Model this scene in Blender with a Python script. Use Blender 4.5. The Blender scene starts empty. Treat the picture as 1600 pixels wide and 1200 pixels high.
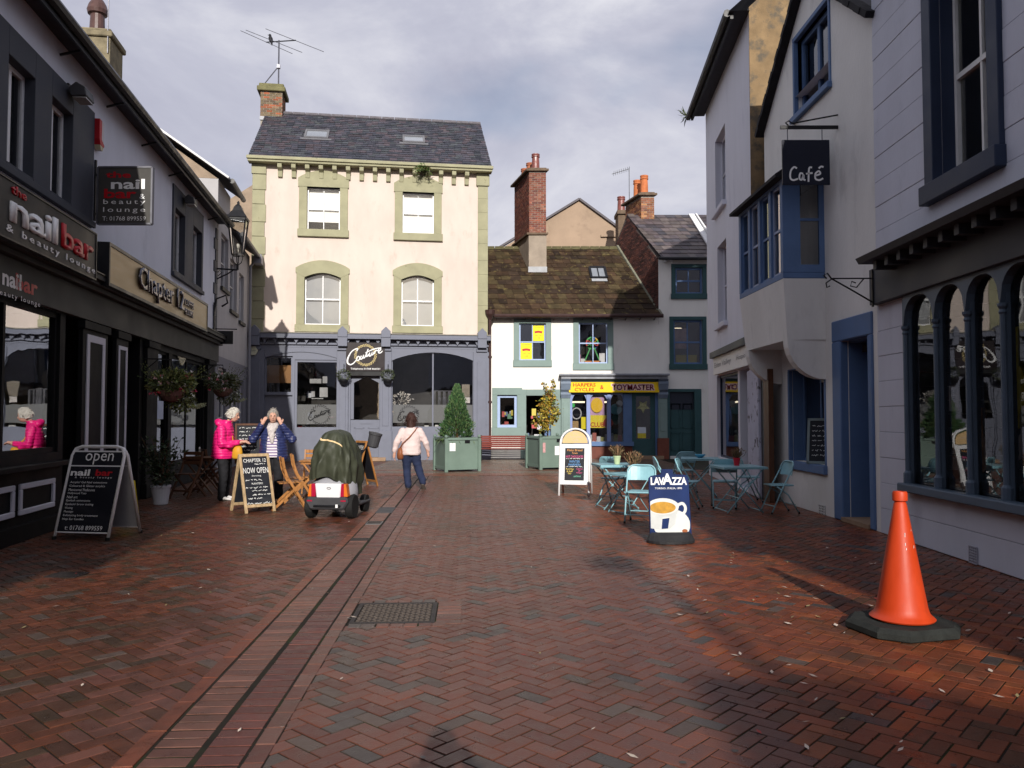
import bpy, bmesh, math, random
from mathutils import Vector, Matrix, noise
random.seed(7)
S = bpy.context.scene
COL = S.collection
PI = math.pi

# ------------------------------------------------------------------ camera, sky, sun, exposure
EYE = Vector((0, 0, 1.55)); PITCH = math.radians(2.29); FPX = 1250.0
cam = bpy.data.cameras.new('camera'); cam.sensor_width = 36; cam.lens = 36 * FPX / 1600
cam.clip_start = .05; cam.clip_end = 2000
camo = bpy.data.objects.new('camera', cam); COL.objects.link(camo)
camo.location = EYE; camo.rotation_euler = (PI / 2 + PITCH, 0, 0)
S.camera = camo

SUN_DIR = Vector((-.085, 1, -.42)).normalized()          # the way the light travels
sl = bpy.data.lights.new('sun', 'SUN'); sl.energy = 5.0; sl.angle = math.radians(.53); sl.color = (1, .95, .88)
so = bpy.data.objects.new('sun', sl); COL.objects.link(so)
so.rotation_euler = SUN_DIR.to_track_quat('-Z', 'Y').to_euler(); so.location = (3, -20, 20)

W = bpy.data.worlds.new('World'); S.world = W; W.use_nodes = True
wt = W.node_tree; wt.nodes.clear()
def wn(t, **k):
    n = wt.nodes.new(t)
    for a, b in k.items(): setattr(n, a, b)
    return n
def wl(a, b): wt.links.new(a, b)
sky = wn('ShaderNodeTexSky', sky_type='NISHITA', sun_disc=False)
sky.sun_elevation = math.atan(.42); sky.sun_rotation = PI - .085; sky.air_density = 1; sky.dust_density = 1.5
bg1 = wn('ShaderNodeBackground'); bg1.inputs['Strength'].default_value = .11; wl(sky.outputs[0], bg1.inputs['Color'])
tc = wn('ShaderNodeTexCoord')
mp = wn('ShaderNodeMapping'); mp.inputs['Scale'].default_value = (1.25, 1.25, 2.5); mp.inputs['Location'].default_value = (3.1, .4, 1.7)
wl(tc.outputs['Generated'], mp.inputs['Vector'])
n1 = wn('ShaderNodeTexNoise'); n1.inputs['Scale'].default_value = 1.9; n1.inputs['Detail'].default_value = 7; n1.inputs['Roughness'].default_value = .6; n1.inputs['Distortion'].default_value = .35
wl(mp.outputs[0], n1.inputs['Vector'])
r1 = wn('ShaderNodeValToRGB'); e = r1.color_ramp.elements
e[0].position = .32; e[0].color = (.43, .44, .56, 1); e[1].position = .68; e[1].color = (.86, .86, .92, 1)
m_ = r1.color_ramp.elements.new(.5); m_.color = (.58, .59, .7, 1)
wl(n1.outputs['Fac'], r1.inputs['Fac'])
n2 = wn('ShaderNodeTexNoise'); n2.inputs['Scale'].default_value = 1.35; n2.inputs['Detail'].default_value = 5; n2.inputs['Roughness'].default_value = .5
mp2 = wn('ShaderNodeMapping'); mp2.inputs['Location'].default_value = (.9, 2.2, .3); mp2.inputs['Scale'].default_value = (1.3, 1.3, 2.2)
wl(tc.outputs['Generated'], mp2.inputs['Vector']); wl(mp2.outputs[0], n2.inputs['Vector'])
r2 = wn('ShaderNodeValToRGB'); r2.color_ramp.elements[0].position = .3; r2.color_ramp.elements[1].position = .46
wl(n2.outputs['Fac'], r2.inputs['Fac'])
bg2 = wn('ShaderNodeBackground'); bg2.inputs['Strength'].default_value = .95; wl(r1.outputs[0], bg2.inputs['Color'])
mx = wn('ShaderNodeMixShader'); wl(r2.outputs[0], mx.inputs[0]); wl(bg1.outputs[0], mx.inputs[1]); wl(bg2.outputs[0], mx.inputs[2])
wo = wn('ShaderNodeOutputWorld'); wl(mx.outputs[0], wo.inputs['Surface'])
S.view_settings.view_transform = 'Standard'; S.view_settings.look = 'None'; S.view_settings.gamma = 1
S.view_settings.exposure = 0; S.view_settings.use_curve_mapping = False
S.cycles.max_bounces = 6; S.cycles.diffuse_bounces = 3; S.cycles.glossy_bounces = 3; S.cycles.transparent_max_bounces = 12
S.cycles.caustics_reflective = False; S.cycles.caustics_refractive = False
S.cycles.use_denoising = True

# ------------------------------------------------------------------ pixel rays -> places on known planes (photo is 1600 x 1200)
def ray(px, py):
    dx = (px - 800) / FPX; dy = (600 - py) / FPX
    return Vector((dx, math.cos(PITCH) - math.sin(PITCH) * dy, math.sin(PITCH) + math.cos(PITCH) * dy))
def gnd(px, py, z=0):
    d = ray(px, py); t = (z - EYE.z) / d.z
    return EYE + d * t
def atY(px, py, Y):
    d = ray(px, py); return EYE + d * (Y / d.y)

class Frame:
    """a facade: local x runs along it (left to right seen from the street), local y points into the building"""
    def __init__(s, p0, p1):
        s.o = Vector((p0[0], p0[1], 0)); d = Vector((p1[0] - p0[0], p1[1] - p0[1], 0)); s.len = d.length; s.d = d.normalized()
        s.n = Vector((-s.d.y, s.d.x, 0)); s.rz = math.atan2(s.d.y, s.d.x)
    def uz(s, px, py, off=0):
        d = ray(px, py); o = s.o - s.n * off
        t = (o - EYE).dot(s.n) / d.dot(s.n)
        p = EYE + d * t
        return (p - s.o).dot(s.d), p.z
    def u(s, px, off=0): return s.uz(px, 600, off)[0]
    def world(s, u, y, z=0): return s.o + s.d * u + s.n * y + Vector((0, 0, z))
    def local(s, p): return (p - s.o).dot(s.d), (p - s.o).dot(s.n), p.z

# ------------------------------------------------------------------ materials
MATS = {}
TMP = bpy.data.scenes.new('scratch')      # text and remeshed bodies are evaluated here, out of the way
def lin(c):   # 0-255 srgb -> linear
    return tuple((v / 255 / 12.92 if v / 255 <= .04045 else ((v / 255 + .055) / 1.055) ** 2.4) for v in c)
def M(name, col=(.5, .5, .5), rough=.7, var=.12, scale=2.5, bump=.15, bscale=60, metal=0, spec=.22, stain=None, stain_lo=.55, stain_hi=.7, sscale=1.2, attr=False, stretch=(1, 1, 1), emit=0, coat=0, rvar=.1):
    if name in MATS: return MATS[name]
    m = bpy.data.materials.new(name); m.use_nodes = True; t = m.node_tree; N = t.nodes; L = t.links
    b = N['Principled BSDF']; b.inputs['Roughness'].default_value = rough; b.inputs['Metallic'].default_value = metal
    b.inputs['Specular IOR Level'].default_value = spec
    if coat: b.inputs['Coat Weight'].default_value = coat; b.inputs['Coat Roughness'].default_value = .15
    co = N.new('ShaderNodeTexCoord'); mpn = N.new('ShaderNodeMapping'); mpn.inputs['Scale'].default_value = stretch
    L.new(co.outputs['Object'], mpn.inputs['Vector'])
    no = N.new('ShaderNodeTexNoise'); no.inputs['Scale'].default_value = scale; no.inputs['Detail'].default_value = 5; no.inputs['Roughness'].default_value = .6
    L.new(mpn.outputs[0], no.inputs['Vector'])
    mr = N.new('ShaderNodeMapRange'); mr.inputs['From Min'].default_value = .3; mr.inputs['From Max'].default_value = .7
    mr.inputs['To Min'].default_value = 1 - var; mr.inputs['To Max'].default_value = 1 + var
    L.new(no.outputs['Fac'], mr.inputs['Value'])
    mul = N.new('ShaderNodeVectorMath'); mul.operation = 'SCALE'
    if attr:
        at = N.new('ShaderNodeVertexColor'); at.layer_name = 'col'; L.new(at.outputs['Color'], mul.inputs[0])
    else: mul.inputs[0].default_value = col
    L.new(mr.outputs[0], mul.inputs['Scale'])
    out = mul.outputs[0]
    if stain:
        ns = N.new('ShaderNodeTexNoise'); ns.inputs['Scale'].default_value = sscale; ns.inputs['Detail'].default_value = 8; ns.inputs['Roughness'].default_value = .65
        L.new(mpn.outputs[0], ns.inputs['Vector'])
        ms = N.new('ShaderNodeMapRange'); ms.inputs['From Min'].default_value = stain_lo; ms.inputs['From Max'].default_value = stain_hi
        L.new(ns.outputs['Fac'], ms.inputs['Value'])
        mixc = N.new('ShaderNodeMix'); mixc.data_type = 'RGBA'
        L.new(ms.outputs[0], mixc.inputs['Factor']); L.new(out, mixc.inputs['A']); mixc.inputs['B'].default_value = (*stain, 1)
        out = mixc.outputs['Result']
    L.new(out, b.inputs['Base Color'])
    if rvar:
        rr = N.new('ShaderNodeMapRange'); rr.inputs['From Min'].default_value = .3; rr.inputs['From Max'].default_value = .7
        rr.inputs['To Min'].default_value = max(.02, rough - rvar); rr.inputs['To Max'].default_value = min(1, rough + rvar)
        L.new(no.outputs['Fac'], rr.inputs['Value']); L.new(rr.outputs[0], b.inputs['Roughness'])
    if bump:
        nb = N.new('ShaderNodeTexNoise'); nb.inputs['Scale'].default_value = bscale; nb.inputs['Detail'].default_value = 4
        L.new(mpn.outputs[0], nb.inputs['Vector'])
        bp = N.new('ShaderNodeBump'); bp.inputs['Strength'].default_value = bump; bp.inputs['Distance'].default_value = .01
        L.new(nb.outputs['Fac'], bp.inputs['Height']); L.new(bp.outputs[0], b.inputs['Normal'])
    if emit:
        b.inputs['Emission Color'].default_value = (*col, 1); b.inputs['Emission Strength'].default_value = emit
    MATS[name] = m; return m
def glass_mat(name, tint=.8, k=1.0):
    if name in MATS: return MATS[name]
    m = bpy.data.materials.new(name); m.use_nodes = True; t = m.node_tree; N = t.nodes; L = t.links; N.clear()
    o = N.new('ShaderNodeOutputMaterial'); tr = N.new('ShaderNodeBsdfTransparent'); tr.inputs[0].default_value = (tint, tint, tint * .98, 1)
    gl = N.new('ShaderNodeBsdfGlossy'); gl.inputs['Roughness'].default_value = .015; gl.inputs[0].default_value = (.95, .97, 1, 1)
    fr = N.new('ShaderNodeFresnel'); fr.inputs['IOR'].default_value = 1.55
    ma = N.new('ShaderNodeMath'); ma.operation = 'MULTIPLY_ADD'; ma.inputs[1].default_value = k; ma.inputs[2].default_value = .05; ma.use_clamp = True
    L.new(fr.outputs[0], ma.inputs[0])
    co = N.new('ShaderNodeTexCoord'); nz = N.new('ShaderNodeTexNoise'); nz.inputs['Scale'].default_value = 1.1; L.new(co.outputs['Object'], nz.inputs['Vector'])
    bp = N.new('ShaderNodeBump'); bp.inputs['Strength'].default_value = .12; bp.inputs['Distance'].default_value = .03; L.new(nz.outputs['Fac'], bp.inputs['Height']); L.new(bp.outputs[0], gl.inputs['Normal'])
    mi = N.new('ShaderNodeMixShader'); L.new(ma.outputs[0], mi.inputs[0]); L.new(tr.outputs[0], mi.inputs[1]); L.new(gl.outputs[0], mi.inputs[2]); L.new(mi.outputs[0], o.inputs[0])
    MATS[name] = m; return m

# ------------------------------------------------------------------ mesh builder
class MB:
    def __init__(s): s.v = []; s.f = []; s.c = []; s.cur = (.5, .5, .5)
    def pt(s, p): s.v.append(tuple(p)); return len(s.v) - 1
    def face(s, idx): s.f.append(tuple(idx)); s.c.append(s.cur)
    def poly(s, pts): s.face([s.pt(p) for p in pts]); return s
    def box(s, x0, x1, y0, y1, z0, z1, T=None):
        P = [(x0, y0, z0), (x1, y0, z0), (x1, y1, z0), (x0, y1, z0), (x0, y0, z1), (x1, y0, z1), (x1, y1, z1), (x0, y1, z1)]
        if T is not None: P = [T @ Vector(p) for p in P]
        b = len(s.v); s.v += [tuple(p) for p in P]
        for q in ((0, 3, 2, 1), (4, 5, 6, 7), (0, 1, 5, 4), (1, 2, 6, 5), (2, 3, 7, 6), (3, 0, 4, 7)): s.face([b + i for i in q])
        return s
    def bar(s, p, q, w, h=None, up=(0, 0, 1)):
        """rectangular bar from p to q"""
        p = Vector(p); q = Vector(q); h = h or w; d = (q - p); l = d.length; d.normalize(); up = Vector(up)
        x = d.cross(up)
        if x.length < 1e-4: x = d.cross(Vector((1, 0, 0)))
        x.normalize(); y = x.cross(d)
        T = Matrix((x, d, y)).transposed().to_4x4(); T.translation = p
        return s.box(-w / 2, w / 2, 0, l, -h / 2, h / 2, T)
    def prism(s, poly, y0, y1, axis='y', T=None):
        """2-D outline (a,b) swept along axis: y -> (a,y,b); z -> (a,b,z); x -> (x,a,b)"""
        f = {'y': lambda a, b, t: (a, t, b), 'z': lambda a, b, t: (a, b, t), 'x': lambda a, b, t: (t, a, b)}[axis]
        n = len(poly); A = [f(a, b, y0) for a, b in poly]; B = [f(a, b, y1) for a, b in poly]
        if T is not None: A = [T @ Vector(p) for p in A]; B = [T @ Vector(p) for p in B]
        b = len(s.v); s.v += [tuple(p) for p in A + B]
        s.face([b + i for i in range(n)]); s.face([b + n + i for i in reversed(range(n))])
        for i in range(n):
            j = (i + 1) % n; s.face([b + i, b + n + i, b + n + j, b + j])
        return s
    def tube(s, pts, r, n=8, cap=True, closed=False):
        pts = [Vector(p) for p in pts]; m = len(pts)
        R = r if isinstance(r, (list, tuple)) else [r] * m
        rings = []; up = None
        for i, p in enumerate(pts):
            a = pts[i - 1] if (i > 0 or closed) else p; c = pts[(i + 1) % m] if (i < m - 1 or closed) else p
            d = (c - a)
            if d.length < 1e-9: d = Vector((0, 0, 1))
            d.normalize()
            if up is None:
                up = Vector((0, 0, 1)) if abs(d.z) < .9 else Vector((1, 0, 0))
            x = d.cross(up); x.normalize(); y = x.cross(d); y.normalize(); up = y
            rings.append([s.pt(p + (x * math.cos(2 * PI * k / n) + y * math.sin(2 * PI * k / n)) * R[i]) for k in range(n)])
        seg = m if closed else m - 1
        for i in range(seg):
            a = rings[i]; c = rings[(i + 1) % m]
            for k in range(n): s.face([a[k], a[(k + 1) % n], c[(k + 1) % n], c[k]])
        if cap and not closed:
            s.face(list(reversed(rings[0]))); s.face(rings[-1])
        return s
    def lathe(s, prof, n=16, c=(0, 0, 0), sx=1, sy=1, T=None):
        c = Vector(c); rings = []
        for r, z in prof:
            ps = [c + Vector((r * sx * math.cos(2 * PI * k / n), r * sy * math.sin(2 * PI * k / n), z)) for k in range(n)]
            if T is not None: ps = [T @ p for p in ps]
            rings.append([s.pt(p) for p in ps])
        for i in range(len(rings) - 1):
            a = rings[i]; b = rings[i + 1]
            for k in range(n): s.face([a[k], a[(k + 1) % n], b[(k + 1) % n], b[k]])
        s.face(list(reversed(rings[0]))); s.face(rings[-1]); return s
    def loft(s, rings, n=16):
        """rings: (cx, cy, z, rx, ry)"""
        R = [[s.pt((cx + rx * math.cos(2 * PI * k / n), cy + ry * math.sin(2 * PI * k / n), z)) for k in range(n)] for cx, cy, z, rx, ry in rings]
        for i in range(len(R) - 1):
            for k in range(n): s.face([R[i][k], R[i][(k + 1) % n], R[i + 1][(k + 1) % n], R[i + 1][k]])
        s.face(list(reversed(R[0]))); s.face(R[-1]); return s
    def ball(s, c, r, n=10, sx=1, sy=1, sz=1):
        pr = [(max(1e-4, r * math.sin(PI * i / n)), -r * sz * math.cos(PI * i / n)) for i in range(n + 1)]
        return s.lathe(pr, n + 2, c, sx, sy)
    def mesh(s, name, mat=None, smooth=False, attr=None):
        me = bpy.data.meshes.new(name); me.from_pydata(s.v, [], s.f)
        if attr if attr is not None else len(set(s.c)) > 1:
            ca = me.color_attributes.new('col', 'FLOAT_COLOR', 'CORNER'); buf = []
            for f, c in zip(s.f, s.c): buf += list((*c, 1)) * len(f)
            ca.data.foreach_set('color', buf)
        if mat: me.materials.append(mat)
        if smooth: me.polygons.foreach_set('use_smooth', [True] * len(me.polygons))
        me.update(); return me
    def build(s, name, mat, parent=None, smooth=False, bevel=0, attr=None, autosmooth=False):
        me = s.mesh(name, mat, smooth, attr)
        o = bpy.data.objects.new(name, me); COL.objects.link(o)
        if parent: o.parent = parent
        if bevel:
            b = o.modifiers.new('bevel', 'BEVEL'); b.width = bevel; b.segments = 1; b.limit_method = 'ANGLE'; b.angle_limit = .9
        if autosmooth: 
            try: me.shade_smooth(); me.set_sharp_from_angle(angle=math.radians(40))
            except Exception: pass
        return o
def tag(o, label=None, cat=None, group=None, kind=None):
    if label: o['label'] = label
    if cat: o['category'] = cat
    if group: o['group'] = group
    if kind: o['kind'] = kind
    return o
def thing(name, label, cat, loc=(0, 0, 0), rz=0, group=None):
    o = bpy.data.objects.new(name, None); COL.objects.link(o); o.empty_display_size = .2
    o.location = loc; o.rotation_euler = (0, 0, rz); return tag(o, label, cat, group)
def fthing(F, name, label, cat, u=0, y=0, z=0, group=None):
    """a thing whose local axes are a facade's"""
    return thing(name, label, cat, F.world(u, y, z), F.rz, group)
def copy_tree(o, parent=None):
    c = o.copy(); COL.objects.link(c); c.parent = parent
    for ch in list(o.children): copy_tree(ch, c)
    return c
def text(body, mat, parent, x, y, z, size=.2, width=None, height=None, bold=0, shear=0, ext=.004, sp=1, align='CENTER', T=None, name='lettering', res=2, fit=True):
    if '\n' in body:                        # every line of writing is a part of its own
        ls = body.split('\n'); n = len(ls); hh = height or (width or size) * .45 * n; lh = hh / (n + (n - 1) * .35); mx = max(len(q) for q in ls)
        for i, q in enumerate(ls): text(q, mat, parent, x, y, z + hh / 2 - lh / 2 - i * lh * 1.35, size, width * len(q) / mx if width else None, lh, bold, shear, ext, sp, align, T, name, res)
        return
    cu = bpy.data.curves.new('t', 'FONT'); cu.body = body; cu.size = 1; cu.resolution_u = res; cu.offset = bold; cu.shear = shear; cu.space_character = sp; cu.space_line = .95
    cu.align_x = align; cu.fill_mode = 'FRONT' if not ext else 'BOTH'
    ob = bpy.data.objects.new('t', cu); TMP.collection.objects.link(ob)
    TMP.view_layers[0].update(); dg = TMP.view_layers[0].depsgraph; me = bpy.data.meshes.new_from_object(ob.evaluated_get(dg))
    bpy.data.objects.remove(ob); bpy.data.curves.remove(cu)
    me.name = name
    xs = [v.co.x for v in me.vertices]; ys = [v.co.y for v in me.vertices]
    if not xs: return None
    w = max(xs) - min(xs); h = max(ys) - min(ys)
    kx = ky = size
    if width: kx = width / w; ky = kx if not height else height / h
    elif height: ky = kx = height / h
    cx = {'CENTER': (max(xs) + min(xs)) / 2, 'LEFT': min(xs), 'RIGHT': max(xs)}[align]; cy = (max(ys) + min(ys)) / 2
    for v in me.vertices:
        p = Vector(((v.co.x - cx) * kx, 0, (v.co.y - cy) * ky)) + Vector((x, y, z))
        v.co = T @ p if T is not None else p
    me.materials.clear(); me.materials.append(mat)
    if ext:
        n = len(me.vertices)
    o = bpy.data.objects.new(name, me); COL.objects.link(o); o.parent = parent
    if ext:
        so_ = o.modifiers.new('thick', 'SOLIDIFY'); so_.thickness = ext; so_.offset = 0
    return o
def strokes(lines, w, mat, parent, name='lettering', T=None, d=.004, y=0):
    """flat brush strokes in the x-z plane: each line a list of (x, z[, k])"""
    mb = MB()
    for ln in lines:
        pts = [Vector((p[0], p[1])) for p in ln]; ks = [(p[2] if len(p) > 2 else 1) for p in ln]
        sm = []; sk = []
        for i in range(len(pts) - 1):
            p0 = pts[max(i - 1, 0)]; p1 = pts[i]; p2 = pts[i + 1]; p3 = pts[min(i + 2, len(pts) - 1)]
            for j in range(5):
                t = j / 5; sm.append(.5 * ((2 * p1) + (p2 - p0) * t + (2 * p0 - 5 * p1 + 4 * p2 - p3) * t * t + (3 * p1 - p0 - 3 * p2 + p3) * t ** 3)); sk.append(ks[i] * (1 - t) + ks[i + 1] * t)
        sm.append(pts[-1]); sk.append(ks[-1])
        L_ = []; R_ = []
        for i, p in enumerate(sm):
            d_ = (sm[min(i + 1, len(sm) - 1)] - sm[max(i - 1, 0)])
            if d_.length < 1e-9: d_ = Vector((1, 0))
            d_.normalize(); nn = Vector((-d_.y, d_.x)) * w / 2 * sk[i]
            L_.append(p + nn); R_.append(p - nn)
        for i in range(len(sm) - 1):
            A = [(L_[i].x, y - d, L_[i].y), (R_[i].x, y - d, R_[i].y), (R_[i + 1].x, y - d, R_[i + 1].y), (L_[i + 1].x, y - d, L_[i + 1].y)]
            if T is not None: A = [T @ Vector(p) for p in A]
            mb.poly(A)
    return mb.build(name, mat, parent)
def scribble(x0, x1, z, h, rnd):
    """a line of handwriting too small to read"""
    out = []; x = x0
    while x < x1 - h * .4:
        nl = rnd.randint(2, 6); ln = []
        for i in range(nl * 2):
            ln.append((x, z + rnd.uniform(-.5, .5) * h * (1 if i % 2 else .6))); x += h * rnd.uniform(.22, .42)
            if x > x1: break
        if len(ln) > 1: out.append(ln)
        x += h * .55
    return out
# ================================================================== materials used everywhere
m_pave = M('paving_brick', attr=True, rough=.38, var=.22, scale=9, bump=.3, bscale=140, spec=.4, rvar=.16, stain=(.05, .03, .018), stain_lo=.52, stain_hi=.8, sscale=.6)
m_joint = M('joint_sand', (.018, .015, .011), .95, .3, 6, .3, stain=(.022, .03, .01), stain_lo=.5, stain_hi=.62, sscale=2)
m_iron = M('cast_iron', (.035, .03, .03), .5, .3, 8, .3, metal=.4)
m_black = M('black_paint', (.012, .012, .014), .35, .2, 3, .05)
m_blackiron = M('black_iron', (.015, .015, .017), .45, .2, 10, .1)
m_white = M('white_paint', (.78, .78, .76), .5, .06, 3, .05, stain=(.5, .47, .42), stain_lo=.62, stain_hi=.85)
m_upvc = M('white_plastic_frame', (.8, .8, .8), .3, .04, 3, 0)
m_glass = glass_mat('window_glass', .82, 1.6)
m_glass_dim = glass_mat('old_window_glass', .7, .9)
m_dark = M('dark_interior', (.03, .028, .027), .9, .4, 1.2, 0)
m_dim = M('dim_interior', (.055, .052, .05), .9, .4, 1.5, 0)
m_blind = M('white_blind', (.85, .85, .83), .8, .04, 4, 0)
m_slate = M('slate', attr=True, rough=.55, var=.3, scale=5, bump=.4, bscale=50, spec=.4, stain=(.16, .16, .13), stain_lo=.62, stain_hi=.78, sscale=2.5)
m_moss = M('mossy_stone_slate', attr=True, rough=.95, var=.35, scale=3, bump=.6, bscale=35, stain=(.15, .12, .045), stain_lo=.59, stain_hi=.68, sscale=6, spec=.2)
m_brick = M('chimney_brick', attr=True, rough=.9, var=.25, scale=8, bump=.5, bscale=70)
m_mortar = M('lime_mortar', (.3, .27, .23), .95, .2, 5, .3)
m_lead = M('lead_flashing', (.35, .36, .38), .5, .2, 4, .2)
m_terra = M('terracotta', (.36, .13, .07), .75, .25, 6, .2)
m_redlet = M('red_letter', (.45, .012, .02), .4, .05, 3, 0)
m_whitelet = M('white_letter', (.82, .82, .82), .4, .03, 3, 0)
m_chalk = M('chalk', (.75, .75, .73), .95, .15, 60, 0)
m_blackboard = M('blackboard', (.016, .018, .024), .6, .3, 4, .05, stain=(.06, .06, .065), stain_lo=.55, stain_hi=.85)
m_wood = M('varnished_wood', (.34, .15, .045), .4, .3, 3, .15, 30, stretch=(8, 8, 1.2), coat=.2)
m_woodpale = M('pale_bare_wood', (.42, .3, .17), .65, .3, 3, .2, 30, stretch=(10, 10, 1.2))
m_wooddark = M('dark_brown_wood', (.1, .045, .025), .5, .3, 3, .15, 30, stretch=(8, 8, 1.2))
m_leaf = M('leaf', attr=True, rough=.55, var=.2, scale=20, bump=0, spec=.3)
m_steel = M('galvanised_steel', (.16, .16, .18), .5, .1, 6, .05, metal=.9)
m_rubber = M('black_rubber', (.015, .015, .015), .75, .25, 12, .2)

def building(F, name, label, u=0):
    return fthing(F, name, label, 'building')
def wall(name, parent, mat, u0, u1, z0, z1, ops=(), y=0, depth=.18, back=True):
    """front sheet with real openings and reveals; ops = [(a0,a1,b0,b1), ...]"""
    mb = MB()
    us = sorted({u0, u1, *[max(u0, min(u1, v)) for o in ops for v in o[:2]]}); zs = sorted({z0, z1, *[max(z0, min(z1, v)) for o in ops for v in o[2:4]]})
    for i in range(len(us) - 1):
        for j in range(len(zs) - 1):
            cu_, cz = (us[i] + us[i + 1]) / 2, (zs[j] + zs[j + 1]) / 2
            if any(o[0] < cu_ < o[1] and o[2] < cz < o[3] for o in ops): continue
            for yy, flip in ((y, 0), (y + depth, 1)):
                q = [(us[i], yy, zs[j]), (us[i + 1], yy, zs[j]), (us[i + 1], yy, zs[j + 1]), (us[i], yy, zs[j + 1])]
                mb.poly(q[::-1] if flip else q)
    for a0, a1, b0, b1 in [o[:4] for o in ops]:
        mb.poly([(a0, y, b0), (a0, y + depth, b0), (a0, y + depth, b1), (a0, y, b1)]); mb.poly([(a1, y, b0), (a1, y, b1), (a1, y + depth, b1), (a1, y + depth, b0)])
        mb.poly([(a0, y, b1), (a0, y + depth, b1), (a1, y + depth, b1), (a1, y, b1)]); mb.poly([(a0, y, b0), (a1, y, b0), (a1, y + depth, b0), (a0, y + depth, b0)])
    return mb.build(name, mat, parent)
def window(parent, u0, u1, z0, z1, y, mat, fw=.05, cols=2, rows=2, bar=.025, d=.05, glass=None, sash=False, blind=None, blind_z=None, label=None):
    """frame with glazing bars (one part), every pane a sub-part"""
    mb = MB(); mb.box(u0, u0 + fw, y, y + d, z0, z1); mb.box(u1 - fw, u1, y, y + d, z0, z1)
    mb.box(u0 + fw, u1 - fw, y, y + d, z0, z0 + fw); mb.box(u0 + fw, u1 - fw, y, y + d, z1 - fw, z1)
    a0, a1, b0, b1 = u0 + fw, u1 - fw, z0 + fw, z1 - fw
    for i in range(1, cols):
        c = a0 + (a1 - a0) * i / cols; mb.box(c - bar / 2, c + bar / 2, y + .008, y + d - .008, b0, b1)
    for j in range(1, rows):
        c = b0 + (b1 - b0) * j / rows; w_ = bar * (1.5 if sash and j == rows // 2 else 1)
        mb.box(a0, a1, y + .002, y + d - .004, c - w_ / 2, c + w_ / 2)
    o = mb.build('window', mat, parent)
    for i in range(cols):
        for j in range(rows):
            x0 = a0 + (a1 - a0) * i / cols; x1 = a0 + (a1 - a0) * (i + 1) / cols; q0 = b0 + (b1 - b0) * j / rows; q1 = b0 + (b1 - b0) * (j + 1) / rows
            dy = (.012 if (sash and j < rows / 2) else 0) + y + d * .5
            p = MB().poly([(x0, dy, q0), (x1, dy, q0), (x1, dy, q1), (x0, dy, q1)]).build('pane', glass or m_glass, o)
    if blind:
        zz = blind_z if blind_z is not None else z0 + fw
        MB().box(u0 + .02, u1 - .02, y + d + .05, y + d + .06, zz, z1 - .01).build('blind', blind, o)
    return o
def surround(parent, u0, u1, z0, z1, w, mat, y=-.03, sill=.04, name='surround', top=None, bot=None):
    top = top or w; bot = bot or w; mb = MB(); u0 += .004; u1 -= .004; z0 += .004; z1 -= .004
    mb.box(u0 - w, u0, y, .06, z0, z1); mb.box(u1, u1 + w, y, .06, z0, z1); mb.box(u0 - w, u1 + w, y, .06, z1, z1 + top)
    mb.box(u0 - w - .02, u1 + w + .02, y - sill, .06, z0 - bot, z0)
    return mb.build(name, mat, parent, bevel=.008)
def slates(parent, P0, ex, ey, lu, lv, cw, ch, mat, cols, name='slates', hole=(), ragged=0, thick=.02, seed=1):
    """overlapping slates on a roof slope: P0 eave corner, ex along the eave, ey up the slope (unit vectors, parent space)"""
    rnd = random.Random(seed); mb = MB(); P0 = Vector(P0); ex = Vector(ex); ey = Vector(ey); n = ex.cross(ey).normalized()
    if n.z < 0: n = -n
    nr = max(1, int(lv / ch)); 
    for j in range(nr):
        v0 = j * lv / nr; v1 = (j + 1) * lv / nr * 1.0 + ch * .35
        x = -cw * (rnd.uniform(.2, .8))
        while x < lu:
            w_ = cw * rnd.uniform(.8, 1.2); a = max(0, x); b = min(lu, x + w_ - .008); x += w_
            if b - a < .03: continue
            if any(h[0] < (a + b) / 2 < h[1] and h[2] < v0 + ch / 2 < h[3] for h in hole): continue
            c = rnd.choice(cols); k = rnd.uniform(.75, 1.25); mb.cur = tuple(q * k for q in c)
            lift = thick + rnd.uniform(0, .5) * thick; dv = rnd.uniform(-1, 1) * ragged
            q = [P0 + ex * a + ey * (v0 + dv) + n * lift * 1.6, P0 + ex * b + ey * (v0 + dv) + n * lift * 1.6, P0 + ex * b + ey * min(v1, lv) + n * lift * .4, P0 + ex * a + ey * min(v1, lv) + n * lift * .4]
            r = [q[0] - n * lift, q[1] - n * lift]
            mb.poly(q); mb.poly([r[0], r[1], q[1], q[0]]); mb.poly([r[0], q[0], q[3]]); mb.poly([r[1], q[2], q[1]])
    o = mb.build(name, mat, parent, attr=True); o['kind'] = 'stuff'; return o
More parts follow.
